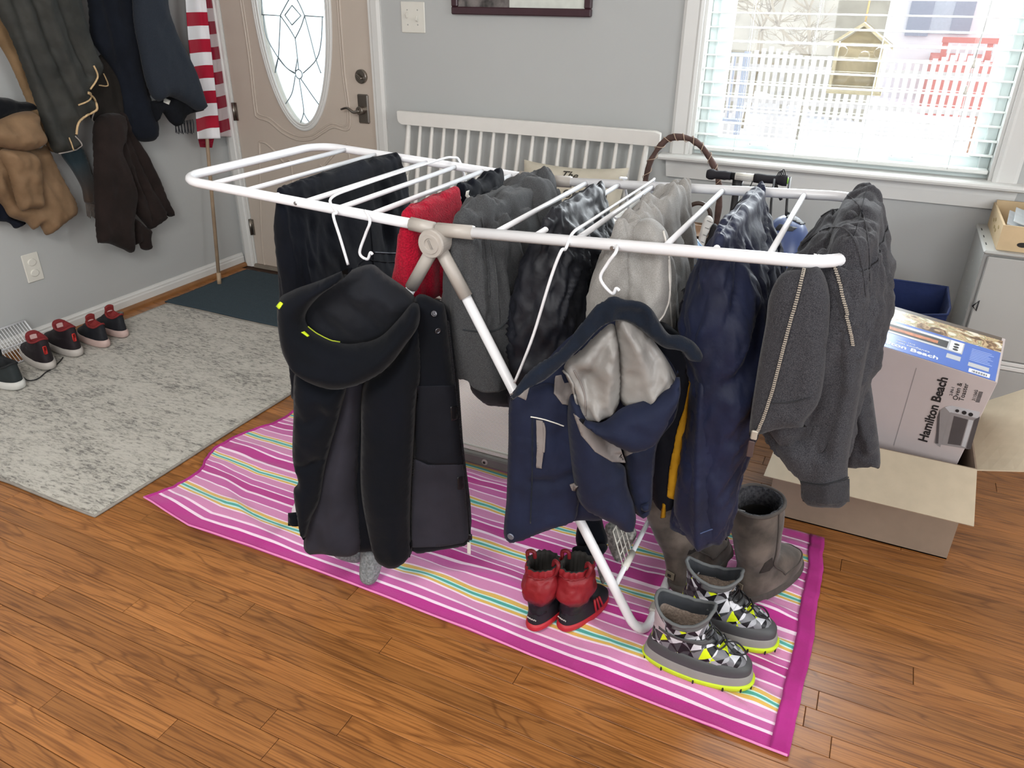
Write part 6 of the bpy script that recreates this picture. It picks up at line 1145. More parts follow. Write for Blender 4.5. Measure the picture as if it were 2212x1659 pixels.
    tube('elastic_lace', X(crm(lace, 60)), 0.0022, M['black'], B, 6)
    lp_ = X(crm([U2[18][0]+[0.004, 0, 0.004], U2[14][4]+[0.012, 0, 0.008], U2[12][0]+[0.02, 0.0, 0.006], U2[14][-4]+[0.012, 0, 0.008], U2[18][0]+[0.004, 0, 0.004]], 24)); tube('lace_loop', lp_, 0.002, M['black'], B, 6)
    return B, up_
snow_boot((-0.146, 1.355, 0.014), 0.05, 'front boot of the patterned grey and lime snow boots on the towel corner', 1.0, 1)
Bq, bu = snow_boot((-0.112, 1.502, 0.014), -0.02, 'rear patterned snow boot with lime sole beside the taupe suede boot', 1.0, -1)
pt_ = patch('logo_patch', [(1576, 1278), (1596, 1274), (1594, 1296), (1574, 1298)], [bu], M['black'], Bq, 0.002, 3, 0.002)
# --- red toddler boots
redn = fabric('red_quilted_nylon', '#7f1820', '#681219', 0.5, 300, 0.3, 0.1, 0, 0.4); blkr = plain('black_boot_nylon', '#15161d', 0.6, var=0.05); rsole = plain('red_rubber', '#b3202c', 0.5)
def grad_red():
    t = NT('red_to_black_fade_nylon'); setb(t.b, '#b3202a', 0.5, 0, 0.4); tc = t.n('ShaderNodeTexCoord'); s_ = t.n('ShaderNodeSeparateXYZ'); t.l(tc.outputs['Object'], s_.inputs[0]); r = t.n('ShaderNodeValToRGB'); e = r.color_ramp.elements; mr = t.n('ShaderNodeMapRange'); mr.inputs['From Min'].default_value = 0.05; mr.inputs['From Max'].default_value = 0.15; t.l(s_.outputs['Z'], mr.inputs[0]); t.l(mr.outputs[0], r.inputs[0])
    e[0].position = 0.30; e[0].color = lin('#13141b'); e[1].position = 0.56; e[1].color = lin('#841a22'); t.l(r.outputs[0], t.b.inputs['Base Color']); n = t.n('ShaderNodeTexNoise'); n.inputs['Scale'].default_value = 60; t.l(tc.outputs['Object'], n.inputs[0]); bp = t.n('ShaderNodeBump'); bp.inputs['Strength'].default_value = 0.4; bp.inputs['Distance'].default_value = 0.003; t.l(n.outputs['Fac'], bp.inputs['Height']); t.l(bp.outputs[0], t.b.inputs['Normal']); return t.m
gr_ = grad_red()
def red_boot(loc, yaw, label, lean=(0, 0)):
    B = thing('red_snow_boot', loc, label, 'boot', 'pair of small red snow boots'); X = shoe_xf(loc, yaw, lean)
    v, f = g_rings(loftrows([frow(0, -.078, .088, .033), frow(.004, -.084, .094, .037), frow(.010, -.086, .095, .038), frow(.022, -.083, .093, .0365)], X=X)); add('outsole', v, f, rsole, B)
    v, f = g_rings(loftrows([frow(0, -.076, .086, .031), frow(.003, -.082, .092, .036)], X=X)); add('tread', v, f, M['black'], B)
    v, f = g_rings(loftrows([frow(.018, -.081, .092, .036), frow(.035, -.079, .090, .035), frow(.052, -.076, .062, .033), frow(.062, -.075, .020, .031), frow(.075, -.074, .008, .031)], X=X, nlev=18), True, False); add('foot_shell', v, f, blkr, B)
    U_ = loftrows([frow(.050, -.077, .030, .032), frow(.075, -.076, .008, .0325), frow(.088, -.082, .010, .038), frow(.105, -.090, .014, .044), frow(.130, -.090, .014, .044), frow(.155, -.082, .008, .039), frow(.163, -.076, .004, .035), frow(.172, -.080, .008, .037), frow(.190, -.080, .008, .037)], nlev=46, noise=0.0045, seed=int(abs(loc[0])*90), f=45)
    n = len(U_); k = np.clip((np.arange(n)/(n-1)-0.78)/0.1, 0, 1)[:, None]; d_ = U_-U_.mean(axis=1, keepdims=True); d_[..., 2] = 0; U_ = U_+d_*0.05*np.sin(TH*16)[None, :, None]*k[..., None]
    v, f = g_rings(X(U_), True, False); up_ = add('quilted_shaft', v, f, gr_, B)
    rim = U_[-1]; c = rim.mean(0); rr = [rim]
    for k_, dz in ((.9, .001), (.85, -.01), (.8, -.06)): q = rim.copy(); q[:, :2] = c[:2]+(q[:, :2]-c[:2])*k_; q[:, 2] += dz; rr.append(q)
    v, f = g_rings(X(np.array(rr)), False, True); add('dark_lining', v, f, M['darkhole'], B); tube('drawcord_channel', X(U_[38]*[1.0, 1, 1]), 0.0022, redn, B, 6, True)
    for s_ in (-1, 1): P = X(crm([(-.040+.0, s_*.036, .168), (-.036, s_*.044, .196), (-.030, s_*.030, .200), (-.03, s_*.026, .182)], 14)); tube('pull_loop', P, 0.0052, redn, B, 8)
    for k_ in range(3): P = X([(.004+.012*k_, -.034+.002*k_, .066-.004*k_), (.010+.014*k_, -.0375, .026)]); tube('side_stripe', P, 0.0032, rsole, B, 6)
    o = X(np.array([(-.0795, .0, .035)]))[0]; bk = X(np.array([(-.0795, -.01, .035)]))[0]; xa = bk-o; 
    for i_ in range(9): p_ = X(np.array([(-.0812+abs(i_-4)*0.0004, .012-.003*i_, .038+0.0008*(i_ % 2))]))[0]; v, f = g_box(p_, (0.0017, 0.0017, 0.003)); add('logo_letter', v, f, M['plate'], B, smooth=False)
    return B
red_boot((-0.532, 1.375, 0.013), 1.42, 'left red and black toddler snow boot standing on the towel'); red_boot((-0.452, 1.405, 0.013), 1.25, 'right red and black toddler snow boot nearest the rack leg')
# --- tall taupe suede boots
def suede():
    t = NT('taupe_suede'); setb(t.b, '#4f463f', 0.95, 0, 0.15, 0.25); tc = t.n('ShaderNodeTexCoord'); n = t.n('ShaderNodeTexNoise'); n.inputs['Scale'].default_value = 12; n.inputs['Detail'].default_value = 6; t.l(tc.outputs['Object'], n.inputs[0]); r = t.n('ShaderNodeValToRGB'); e = r.color_ramp.elements; e[0].position = 0.38; e[0].color = lin('#3d3732'); e[1].position = 0.66; e[1].color = lin('#6b6058'); t.l(n.outputs['Fac'], r.inputs[0]); t.l(r.outputs[0], t.b.inputs['Base Color'])
    bp = t.n('ShaderNodeBump'); bp.inputs['Strength'].default_value = 0.5; bp.inputs['Distance'].default_value = 0.004; t.l(n.outputs['Fac'], bp.inputs['Height']); t.l(bp.outputs[0], t.b.inputs['Normal']); return t.m
su = suede(); dks = plain('dark_suede_binding', '#4a4440', 0.9, var=0.15, sc=60); shr = fabric('charcoal_sheepskin', '#4b4a4d', '#303034', 1.0, 120, 1.0, 0.5, 0.8, 0.03, 0.006); wet = plain('wet_suede_patch', '#2c2723', 0.9, var=0.2, sc=90)
def suede_boot(loc, yaw, label, lean=(0, 0), twist=0.0, H=0.285):
    B = thing('suede_boot', loc, label, 'boot', 'pair of tall taupe suede boots'); X = shoe_xf(loc, yaw, lean)
    v, f = g_rings(loftrows([frow(0, -.118, .138, .048), frow(.006, -.124, .145, .053), frow(.020, -.126, .147, .054), frow(.026, -.122, .144, .051)], X=X, nlev=10)); add('outsole', v, f, dks, B)
    U_ = loftrows([frow(.022, -.121, .142, .050), frow(.040, -.120, .143, .051), frow(.062, -.117, .130, .049, tz=-.006), frow(.078, -.113, .100, .047, tz=-.004), frow(.096, -.108, .055, .047), frow(.115, -.108, .030, .049, e=2.2, heel=1), frow(.14, -.112, .026, .054, e=2.1, heel=1), frow(.20, -.118, .028, .060, e=2.0, heel=1), frow(H-0.01, -.122, .030, .063, e=2.0, heel=1), frow(H, -.122, .030, .063, e=2.0, heel=1)], nlev=60, noise=0.003, seed=int(loc[0]*77) % 50, f=18)
    cr = np.exp(-((U_[..., 2]-.104)/.012)**2); U_[..., 0] -= cr*0.010*np.cos(TH)[None, :].clip(0); v, f = g_rings(X(U_), True, False); up_ = add('suede_upper', v, f, su, B)
    rim = U_[-1]; tube('top_binding', X(rim), 0.0045, dks, B, 8, True); c = rim.mean(0); rr = [rim]
    for k_, dz in ((.88, .002), (.84, -.012), (.8, -.05), (.76, -.16)): q = rim.copy(); q[:, :2] = c[:2]+(q[:, :2]-c[:2])*k_*(1+0.03*fbm(q*70, 3)[:, None]); q[:, 2] += dz; rr.append(q)
    v, f = g_rings(X(np.array(rr[:4])), False, False); add('sheepskin_lining', v, f, shr, B); v, f = g_rings(X(np.array(rr[3:])), False, True); add('inner_shaft', v, f, M['darkhole'], B)
    for j in (18, 54): P = X(np.array([U_[i][j]+[0, 0.002*(1 if j == 18 else -1), 0] for i in range(12, 59)])); tube('side_seam', P, 0.0024, dks, B, 6)
    P = X(np.array([U_[10][j % 72]+[0, 0, 0.002] for j in range(-18, 19)])); tube('vamp_seam', P, 0.002, dks, B, 6)
    hp_ = X(np.array([(-.123, 0, .055)]))[0]; dv = X(np.array([(-.2, 0, .055)]))[0]-X(np.array([(0, 0, .055)]))[0]; dv /= np.linalg.norm(dv); sx = np.cross([0, 0, 1], dv); v, f = g_box((0, 0, 0), (.026, .004, .022), np.array([sx, dv, [0, 0, 1]]), .001); tg_ = add('heel_tag', v+hp_, f, plain('heel_tag_rubber', '#77705f', 0.5) if 'heel_tag_rubber' not in bpy.data.materials else bpy.data.materials['heel_tag_rubber'], B, smooth=False); v, f = g_box((0, 0, 0), (.010, .002, .008), np.array([sx, dv, [0, 0, 1]])); add('tag_emblem', v+hp_+dv*0.0025, f, M['darkhole'], tg_, smooth=False)
    lab = X(np.array([(rim[j][0]*0.9-0.004, rim[j][1]*0.88, H-0.014) for j in (34, 38)])); v, f = g_box(lab.mean(0)+[0, 0, 0], (.016, .003, .03)); add('inner_label', v, f, plain('label_grey', '#7d7b78', 0.7) if 'label_grey' not in bpy.data.materials else bpy.data.materials['label_grey'], B, smooth=False)
    return B, up_
SB, su_ = suede_boot((-0.045, 1.735, 0.013), 1.12, 'taupe suede boot standing upright behind the patterned snow boots', (-0.10, 0.10))
pw = patch('wet_stain', [(1640, 1238), (1652, 1216), (1668, 1204), (1670, 1222), (1662, 1232), (1650, 1236)], [su_], wet, SB, 0.0008, 4, 0.0006)
suede_boot((-0.215, 1.70, 0.013), 1.25, 'taupe suede boot leaning left partly hidden under the navy trousers', (-0.12, 0.38), H=0.27)
# --- sneakers by the left wall
def sneaker(loc, yaw, label, L=0.30, H=0.105, col='#1a1218', inner='#7a2024', sole='#b9b3ad', high=True, name='sneaker', group=None, laces=False, tab=None):
    B = thing(name, loc, label, 'sneaker', group); X = shoe_xf(loc, yaw); s = L/0.30; h = lambda z, a, b, w, **k: frow(z, a*s, b*s, w*s, **k); um = plain('sneaker_upper_'+str(len(bpy.data.materials)), col, 0.7, var=0.25, sc=30); im = plain('sneaker_lining_'+str(len(bpy.data.materials)), inner, 0.8, var=0.15)
    v, f = g_rings(loftrows([h(0, -.138, .140, .046), h(.006, -.148, .148, .052, tz=.004), h(.022, -.152, .150, .052, tz=.008), h(.034, -.145, .142, .047, tz=.006)], X=X, nlev=12)); add('sole', v, f, plain('sneaker_sole_'+str(len(bpy.data.materials)), sole, 0.6, var=0.05), B)
    U_ = loftrows([h(.028, -.143, .140, .046), h(.046, -.141, .136, .046), h(.062, -.138, .10, .043), h(.076, -.136, .055, .040), h(.088, -.134, .02, .037), h(H-.005, -.134, -.0, .036), h(H, -.134, -.002, .036)], nlev=30, noise=0.002, seed=3, f=30)
    U_[..., 2] += np.clip((U_[..., 2]-.07)/.03, 0, 1)*(.010*np.cos(TH*2)[None, :]); v, f = g_rings(X(U_), True, False); up_ = add('upper', v, f, um, B)
    rim = U_[-1]; c = rim.mean(0); rr = [rim]
    for k_, dz in ((.9, .002), (.8, -.01), (.7, -.05)): q = rim.copy(); q[:, :2] = c[:2]+(q[:, :2]-c[:2])*k_; q[:, 2] += dz; rr.append(q)
    v, f = g_rings(X(np.array(rr)), False, True); add('lining', v, f, im, B); tube('collar', X(rim), 0.004, im, B, 8, True)
    tg = np.array([[(-.004*s-.012*t+.0, u*.027*s, .080+.060*t-.008*u*u) for u in np.linspace(-1, 1, 8)] for t in np.linspace(0, 1, 6)]); a, g = g_grid(tg); b = a-[.006, 0, 0]; m = len(a); bd = [j for j in range(8)]+[i*8+7 for i in range(1, 6)]+[40+j for j in range(6, -1, -1)]+[i*8 for i in range(4, 0, -1)]
    t_ = add('tongue', X(np.vstack([a, b])), g+[tuple(reversed([q+m for q in k])) for k in g]+[(bd[(i+1) % len(bd)], bd[i], bd[i]+m, bd[(i+1) % len(bd)]+m) for i in range(len(bd))], im, B)
    v, f = g_box((-.019*s, 0, .122), (.003, .026, .030)); add('tongue_label', X(v), f, plain('tongue_label_pink', '#c9a9a6', 0.7) if 'tongue_label_pink' not in bpy.data.materials else bpy.data.materials['tongue_label_pink'], t_, smooth=False)
    for k in range(4): z_ = .092-.008*k; xx = (.012+.018*k)*s; tube('lace', X(crm([(xx, -.024, z_-.01), (xx+.004, 0, z_+.004), (xx, .024, z_-.01)], 8)), .0028, M['black'], B, 6)
    if tab: v, f = g_box((-.139*s, 0, .088), (.006, .014, .036), None, .002); add('heel_tab', X(v), f, plain('red_heel_tab', '#e0302c', 0.5) if 'red_heel_tab' not in bpy.data.materials else bpy.data.materials['red_heel_tab'], B)
    return B
sneaker((-3.068, 1.795, 0.012), 2.85, 'dark red and black lace-up sneaker beside the white wire shelf', 0.28, 0.125, '#170d14', tab=True, name='high_top_sneaker')
sneaker((-3.083, 1.925, 0.012), 2.95, 'second dark red and black lace-up sneaker with trailing laces', 0.28, 0.125, '#170d14', tab=True, name='high_top_sneaker')
sneaker((-3.03, 2.035, 0.012), 3.0, 'smaller black sneaker with red lining third from the rug end', 0.22, 0.1, '#14161e', '#7c2020', '#c2a9a2'); sneaker((-3.05, 2.15, 0.012), 3.0, 'smallest black sneaker with red lining farthest along the wall', 0.22, 0.1, '#14161e', '#7c2020', '#c2a9a2')
sneaker((-3.03, 1.60, 0.012), 3.05, 'black leather sneaker with white sole cut by the left picture edge', 0.31, 0.1, '#1d2527', '#14171a', '#c9c9c4')
ll = [onZ(*q, 0.014) for q in ((50, 815), (62, 822), (82, 818), (98, 805), (112, 796), (128, 782), (136, 772))]; sl_ = tube('loose_shoelace', crm(ll, 40), 0.0024, M['black'], None, 6); props(sl_, 'black shoelace trailing on the grey rug between the sneakers', 'shoelace')
# wire shelf leaning at the wall
WS = thing('white_wire_shelf', (XL+0.1, 1.6, 0.01), 'white coated wire shelf panel leaning on the left baseboard', 'wire shelf')
q00, q01, q11, q10 = onX(56, 706, XL+0.045), onX(78, 748, XL+0.09), None, None; tl_ = onX(-60, 742, XL+0.045)
def ws(u, v_): return np.array([XL+0.03+0.10*(1-v_), 1.42+0.455*u, 0.012+0.125*v_])
for v_ in (0, 0.45, 1.0): tube('frame_wire', [ws(0, v_), ws(1, v_)], 0.004, M['white'], WS, 8)
for u in (0, 1): tube('frame_wire', [ws(u, 0), ws(u, 1)], 0.0035, M['white'], WS, 8)
for i in range(1, 34): tube('wire', [ws(i/34, 0), ws(i/34, 1)], 0.0018, M['white'], WS, 6)
# ================================================================== SMALL THINGS UNDER THE RACK
sk = fabric('grey_fuzzy_knit', '#8d8f91', '#6f7274', 1.0, 160, 1.0, 0.6, 0.8, 0.03, 0.005)
puff_p = ((-1.02, 1.262, 0.045), (0.5, -0.75, 0.45))
SK1 = puff('fuzzy_sock', [(782, 1185), (812, 1180), (826, 1205), (822, 1232), (812, 1256), (796, 1264), (780, 1256), (776, 1236), (778, 1208)], puff_p, sk, None, T=0.022, Tb=0.02, w=0.03, step=0.005); props(SK1, 'grey fuzzy sock pointing down below the black jacket sleeve', 'sock', 'grey fuzzy socks')
SK2 = puff('fuzzy_sock', [(716, 1186), (760, 1176), (790, 1186), (788, 1206), (770, 1216), (744, 1212), (722, 1202)], ((-1.10, 1.30, 0.05), (0.5, -0.75, 0.45)), sk, None, T=0.022, Tb=0.02, w=0.03, step=0.005); props(SK2, 'grey fuzzy sock lying under the hem of the black jacket', 'sock', 'grey fuzzy socks')
GV = thing('black_gloves', (-0.44, 1.45, 0.1), 'black winter gloves drying on the lower brace of the rack', 'gloves')
gp_ = lambda y_: ((-0.45, y_, 0.2), (0.2, -0.95, 0.2))
puff('glove_cuff', [(1250, 1105), (1290, 1100), (1305, 1140), (1312, 1172), (1290, 1205), (1262, 1200), (1244, 1170), (1248, 1130)], gp_(1.50), blk2, GV, T=0.03, Tb=0.02, w=0.03, step=0.006, fold_noise=(0.006, 30, 0.4)); puff('glove_fingers', [(1238, 1182), (1262, 1180), (1310, 1176), (1304, 1196), (1270, 1206), (1256, 1222), (1238, 1222), (1236, 1200)], gp_(1.45), blk2, GV, T=0.025, Tb=0.02, w=0.02, step=0.006, fold_noise=(0.006, 36, 0.5)); puff('cuff_label', [(1260, 1092), (1266, 1090), (1276, 1116), (1272, 1124), (1264, 1112)], gp_(1.455), gt_, GV, T=0.003, Tb=0.003, w=0.005, step=0.004, smooth_outline=False)
kn = fabric('grey_ribbed_knit', '#a3a29c', '#6f6f6b', 1.0, 110, 1.0, 0.4, 0.9, 0.03, 0.006)
KM = thing('knitted_mitten', (-0.40, 1.56, 0.12), 'light grey ribbed knitted mitten beside the black gloves', 'mitten')
puff('mitten_knit', [(1308, 1134), (1340, 1126), (1368, 1136), (1374, 1160), (1352, 1196), (1340, 1212), (1326, 1206), (1312, 1172)], ((-0.40, 1.60, 0.2), (0.2, -0.95, 0.2)), kn, KM, T=0.022, Tb=0.02, w=0.025, step=0.005, fold_noise=(0.004, 60, 0.15)); puff('mitten_thumb', [(1290, 1196), (1304, 1200), (1312, 1240), (1302, 1262), (1294, 1244), (1288, 1214)], ((-0.42, 1.56, 0.15), (0.2, -0.95, 0.2)), kn, KM, T=0.015, Tb=0.012, w=0.015, step=0.005)
# ================================================================== LEFT WALL: coats and flag
RKH = thing('coat_rail', (XL, 2.5, 1.70), 'white wooden coat rail with hooks high on the left wall', 'coat rail'); bx('rail_board', XL, XL+0.02, 1.6, 3.05, 1.68, 1.78, M['trim'], RKH)
for y_ in (1.8, 2.05, 2.45, 2.75, 2.95): tube('hook', crm([(XL+0.02, y_, 1.74), (XL+0.09, y_, 1.73), (XL+0.10, y_, 1.78)], 10), 0.006, M['black'], RKH, 8)
K1 = lambda pts: crop(pts, 0, 0, 2.9625)
wp = lambda d: ((XL+d, 2.3, 1.0), (1, 0, 0))
ol = fabric('waxed_olive_canvas', '#33332f', '#262724', 0.65, 500, 0.25, 0.05, 0, 0.3); oli = fabric('dark_olive_lining', '#26221f', '#1e1b18', 0.85); tnc = fabric('tan_canvas', '#80684c', '#6d583f', 0.8, 500, 0.3, 0.1); ttr = plain('tan_corduroy_edge', '#c2a57c', 0.8, var=0.2, sc=80); gtr = plain('grey_edge', '#97908a', 0.8)
OC = thing('olive_waxed_coat', (XL+0.1, 2.15, 0.85), 'long dark olive coat with tan edging on the left wall', 'coat')
puff('lower_flap', K1([(540, 560), (600, 470), (640, 350), (720, 430), (790, 560), (880, 690), (885, 715), (870, 740), (750, 778), (620, 785), (590, 770), (560, 700)]), wp(0.10), oli, OC, T=0.015, Tb=0.012, w=0.02, seed=50)
o1 = puff('coat_body', K1([(-120, -260), (420, -260), (500, -20), (540, 150), (600, 320), (650, 420), (640, 470), (590, 560), (560, 600), (620, 680), (600, 720), (550, 740), (500, 790), (485, 860), (520, 930), (470, 962), (375, 982), (330, 950), (270, 780), (180, 520), (80, 260), (-20, 60)]), wp(0.17), ol, OC, T=0.05, Tb=0.04, w=0.07, step=0.012, seed=51, fold_noise=(0.012, 11, 0.15), skew=0.32, folds=[([px for px in K1([(60, 0), (180, 330), (330, 700), (440, 930)])], 0.02, -0.022), ([px for px in K1([(180, 0), (300, 330), (420, 600), (500, 760)])], 0.02, -0.018), ([px for px in K1([(330, 0), (440, 280), (530, 480)])], 0.014, -0.02), ([px for px in K1([(240, 0), (360, 330), (470, 600)])], 0.02, 0.018)])
for pts, r, m_ in (([(560, 590), (580, 600), (570, 640), (500, 672)], 0.0035, ttr), ([(560, 595), (600, 630), (618, 690), (600, 712), (550, 738), (500, 785), (486, 860)], 0.005, ttr), ([(598, 420), (622, 480), (610, 520), (575, 570)], 0.004, ttr), ([(440, 880), (470, 960)], 0.003, ttr), ([(480, 870), (524, 936), (460, 962), (375, 980)], 0.003, gtr), ([(630, 545), (690, 545), (660, 470)], 0.003, ttr)): seam('tan_edging', K1(pts), [o1]+[q for q in OC.children if q.name.startswith('lower')], r, m_, OC, 0.002)
seam('grey_piping', K1([(600, 720), (590, 770), (640, 785), (750, 776), (860, 740), (885, 710), (870, 680)]), [q for q in OC.children if q.name.startswith('lower')], 0.0028, gtr, OC, 0.002)
puff('tan_lining_edge', K1([(-80, 40), (60, 170), (170, 430), (250, 680), (330, 860), (365, 965), (345, 975), (300, 940), (200, 720), (60, 400), (-80, 160)]), wp(0.10), tnc, OC, T=0.02, Tb=0.02, w=0.02, step=0.012, seed=52)
NC = thing('navy_wool_coat', (XL+0.1, 2.65, 0.8), 'dark navy wool coat with grey sleeve beside the striped flag', 'coat'); nw = fabric('navy_wool', '#151a24', '#10141c', 0.95, 600, 0.4, 0.15); gw = fabric('grey_wool_sleeve', '#2c323b', '#242931', 0.95, 500, 0.5, 0.2, 0.5)
puff('coat_body', K1([(560, -260), (900, -260), (900, 100), (920, 400), (960, 640), (1005, 800), (1000, 885), (960, 906), (890, 902), (850, 850), (805, 760), (760, 520), (640, 330), (590, 250), (575, 60)]), wp(0.12), nw, NC, T=0.04, Tb=0.04, w=0.06, step=0.012, seed=53, fold_noise=(0.010, 10, 0.12), skew=0.2, folds=[([px for px in K1([(640, 0), (720, 300), (800, 620), (850, 840)])], 0.02, -0.02), ([px for px in K1([(850, 0), (880, 300), (930, 600)])], 0.02, -0.016)])
puff('grey_sleeve', K1([(870, -260), (1040, -260), (1060, 20), (1110, 190), (1190, 350), (1250, 480), (1300, 640), (1312, 690), (1260, 710), (1180, 660), (1080, 620), (1010, 650), (950, 560), (900, 330), (860, 100)]), wp(0.20), gw, NC, T=0.05, Tb=0.04, w=0.06, step=0.012, seed=54, fold_noise=(0.008, 10, 0.12), skew=0.25)
puff('scarf_bundle', K1([(1020, 640), (1110, 612), (1200, 615), (1290, 690), (1300, 708), (1200, 735), (1150, 800), (1110, 800), (1040, 720), (1000, 780), (960, 660)]), wp(0.16), fabric('black_scarf', '#14161c', '#0f1115', 0.95), NC, T=0.03, Tb=0.03, w=0.03, step=0.008, seed=55, fold_noise=(0.01, 20, 0.6))
for i in range(13):
    a_ = K1([(1112+i*10, 775-abs(i-6)*2)])[0]; b_ = K1([(1125+i*9.5, 850+4*(i % 3))])[0]; P = [onX(*a_, XL+0.15), (onX(*a_, XL+0.15)+onX(*b_, XL+0.15))/2+[0, 0.004*(-1)**i, 0], onX(*b_, XL+0.15)]; tube('fringe', crm(P, 6), 0.0022, plain('dark_fringe', '#1c1f26', 0.9) if i == 0 else bpy.data.materials['dark_fringe'], NC, 5)
patch('care_label', K1([(1050, 628), (1090, 645), (1080, 670), (1045, 655)]), [q for q in NC.children if q.name.startswith('scarf')], M['plate'], NC, 0.002, 3)
BC = thing('brown_wool_coat', (XL+0.1, 2.45, 0.3), 'dark brown wool coat hanging lowest between olive coat and flag', 'coat'); bw = fabric('dark_brown_wool', '#2b2220', '#221b19', 0.95, 500, 0.5, 0.2)
puff('coat_back', K1([(610, 720), (800, 700), (830, 820), (920, 960), (960, 1040), (1020, 1160), (1060, 1260), (1112, 1368), (1085, 1388), (1055, 1372), (1062, 1400), (970, 1466), (930, 1440), (820, 1300), (720, 1100), (640, 900)]), wp(0.08), bw, BC, T=0.035, Tb=0.03, w=0.05, step=0.011, seed=56, fold_noise=(0.012, 14, 0.15), skew=0.4, folds=[([px for px in K1([(800, 860), (900, 1080), (1040, 1340)])], 0.014, -0.02), ([px for px in K1([(760, 860), (860, 1120), (960, 1420)])], 0.014, -0.02)])
puff('coat_front', K1([(612, 760), (790, 740), (800, 900), (770, 960), (830, 1120), (868, 1260), (850, 1420), (850, 1608), (780, 1592), (700, 1560), (640, 1555), (620, 1530), (605, 1300), (600, 1050)]), wp(0.13), bw, BC, T=0.045, Tb=0.03, w=0.06, step=0.011, seed=57, fold_noise=(0.010, 11, 0.12), folds=[([px for px in K1([(760, 940), (800, 1080), (860, 1240)])], 0.014, 0.016)]); puff('coat_tail', K1([(850, 1400), (930, 1450), (962, 1470), (955, 1530), (968, 1588), (935, 1602), (900, 1590), (890, 1560), (850, 1560)]), wp(0.09), bw, BC, T=0.03, Tb=0.02, w=0.03, step=0.011, seed=58)
TJ = thing('tan_puffer_jacket', (XL+0.1, 1.95, 0.4), 'tan hooded jacket hanging at the far left of the wall', 'jacket'); tj = fabric('tan_nylon', '#846a50', '#725a42', 0.7, 300, 0.25, 0.1)
puff('jacket_body', K1([(-160, 900), (120, 930), (250, 950), (290, 930), (330, 1000), (390, 1120), (450, 1230), (488, 1300), (485, 1370), (420, 1420), (308, 1504), (270, 1470), (250, 1440), (212, 1470), (160, 1420), (60, 1385), (0, 1300), (-160, 1200)]), wp(0.09), tj, TJ, T=0.04, Tb=0.03, w=0.06, step=0.011, seed=59, fold_noise=(0.014, 13, 0.4), skew=0.35)
puff('sleeve', K1([(20, 950), (150, 955), (230, 1000), (262, 1100), (268, 1230), (268, 1330), (200, 1335), (130, 1345), (90, 1240), (50, 1100), (0, 1000)]), wp(0.15), tj, TJ, T=0.045, Tb=0.03, w=0.05, step=0.01, seed=60, fold_noise=(0.010, 15, 1.0)); puff('hood', K1([(-120, 800), (0, 762), (100, 722), (200, 712), (240, 745), (245, 800), (282, 870), (280, 915), (240, 950), (150, 970), (40, 950), (-120, 900)]), wp(0.17), tj, TJ, T=0.06, Tb=0.03, w=0.07, step=0.011, seed=61, fold_noise=(0.010, 14, 0.8))
BF2 = puff('black_fleece_collar', K1([(-120, 640), (30, 625), (120, 650), (200, 655), (225, 705), (140, 712), (60, 740), (-120, 800)]), wp(0.10), fabric('black_fleece', '#0f1116', '#0b0c10', 1.0, 200, 1.0, 0.3), None, T=0.04, Tb=0.03, w=0.04, step=0.011, seed=62); BF2.name = 'black_fleece_jacket'; props(BF2, 'black fleece garment above the tan hood at the left edge', 'jacket')
NJ = puff('navy_jacket_hem', K1([(-160, 1220), (10, 1210), (40, 1290), (60, 1380), (120, 1410), (165, 1425), (150, 1442), (95, 1462), (40, 1420), (-160, 1400)]), wp(0.05), fabric('dark_navy_shell', '#151b2a', '#10141f', 0.8), None, T=0.03, Tb=0.02, w=0.03, step=0.01, seed=63); NJ.name = 'dark_navy_jacket'; props(NJ, 'dark navy garment showing below the tan jacket at far left', 'jacket')
SF = thing('brown_teal_scarf', (XL+0.06, 2.15, 0.45), 'teal to brown fringed scarf hanging between tan jacket and brown coat', 'scarf')
def sfm():
    t = NT('teal_brown_woven'); setb(t.b, '#444444', 0.95, 0, 0.1, 0.2); tc = t.n('ShaderNodeTexCoord'); s_ = t.n('ShaderNodeSeparateXYZ'); t.l(tc.outputs['Object'], s_.inputs[0]); r = t.n('ShaderNodeValToRGB'); e = r.color_ramp.elements; e[0].position = 0.12; e[0].color = lin('#4a3c33'); e[1].position = 0.3; e[1].color = lin('#2c3a40'); t.l(s_.outputs['Z'], r.inputs[0]); t.l(r.outputs[0], t.b.inputs['Base Color']); return t.m
puff('scarf_cloth', K1([(390, 985), (450, 960), (520, 940), (560, 1020), (598, 1140), (612, 1230), (622, 1290), (545, 1300), (520, 1200), (460, 1090)]), wp(0.06), sfm(), SF, T=0.012, Tb=0.01, w=0.015, step=0.01, seed=64)
for i in range(9):
    a_, b_ = K1([(548+i*8.5, 1292)])[0], K1([(560+i*9, 1385+6*(i % 3))])[0]; tube('fringe', [onX(*a_, XL+0.06), onX(*b_, XL+0.06)], 0.002, fabric('brown_fringe', '#5d5049') if i == 0 else bpy.data.materials['brown_fringe'], SF, 5)
seam('scarf_edge', K1([(405, 985), (450, 1080), (510, 1180), (535, 1260), (545, 1330)]), [SF.children[0]], 0.0014, M['greyplast'], SF, 0.001)
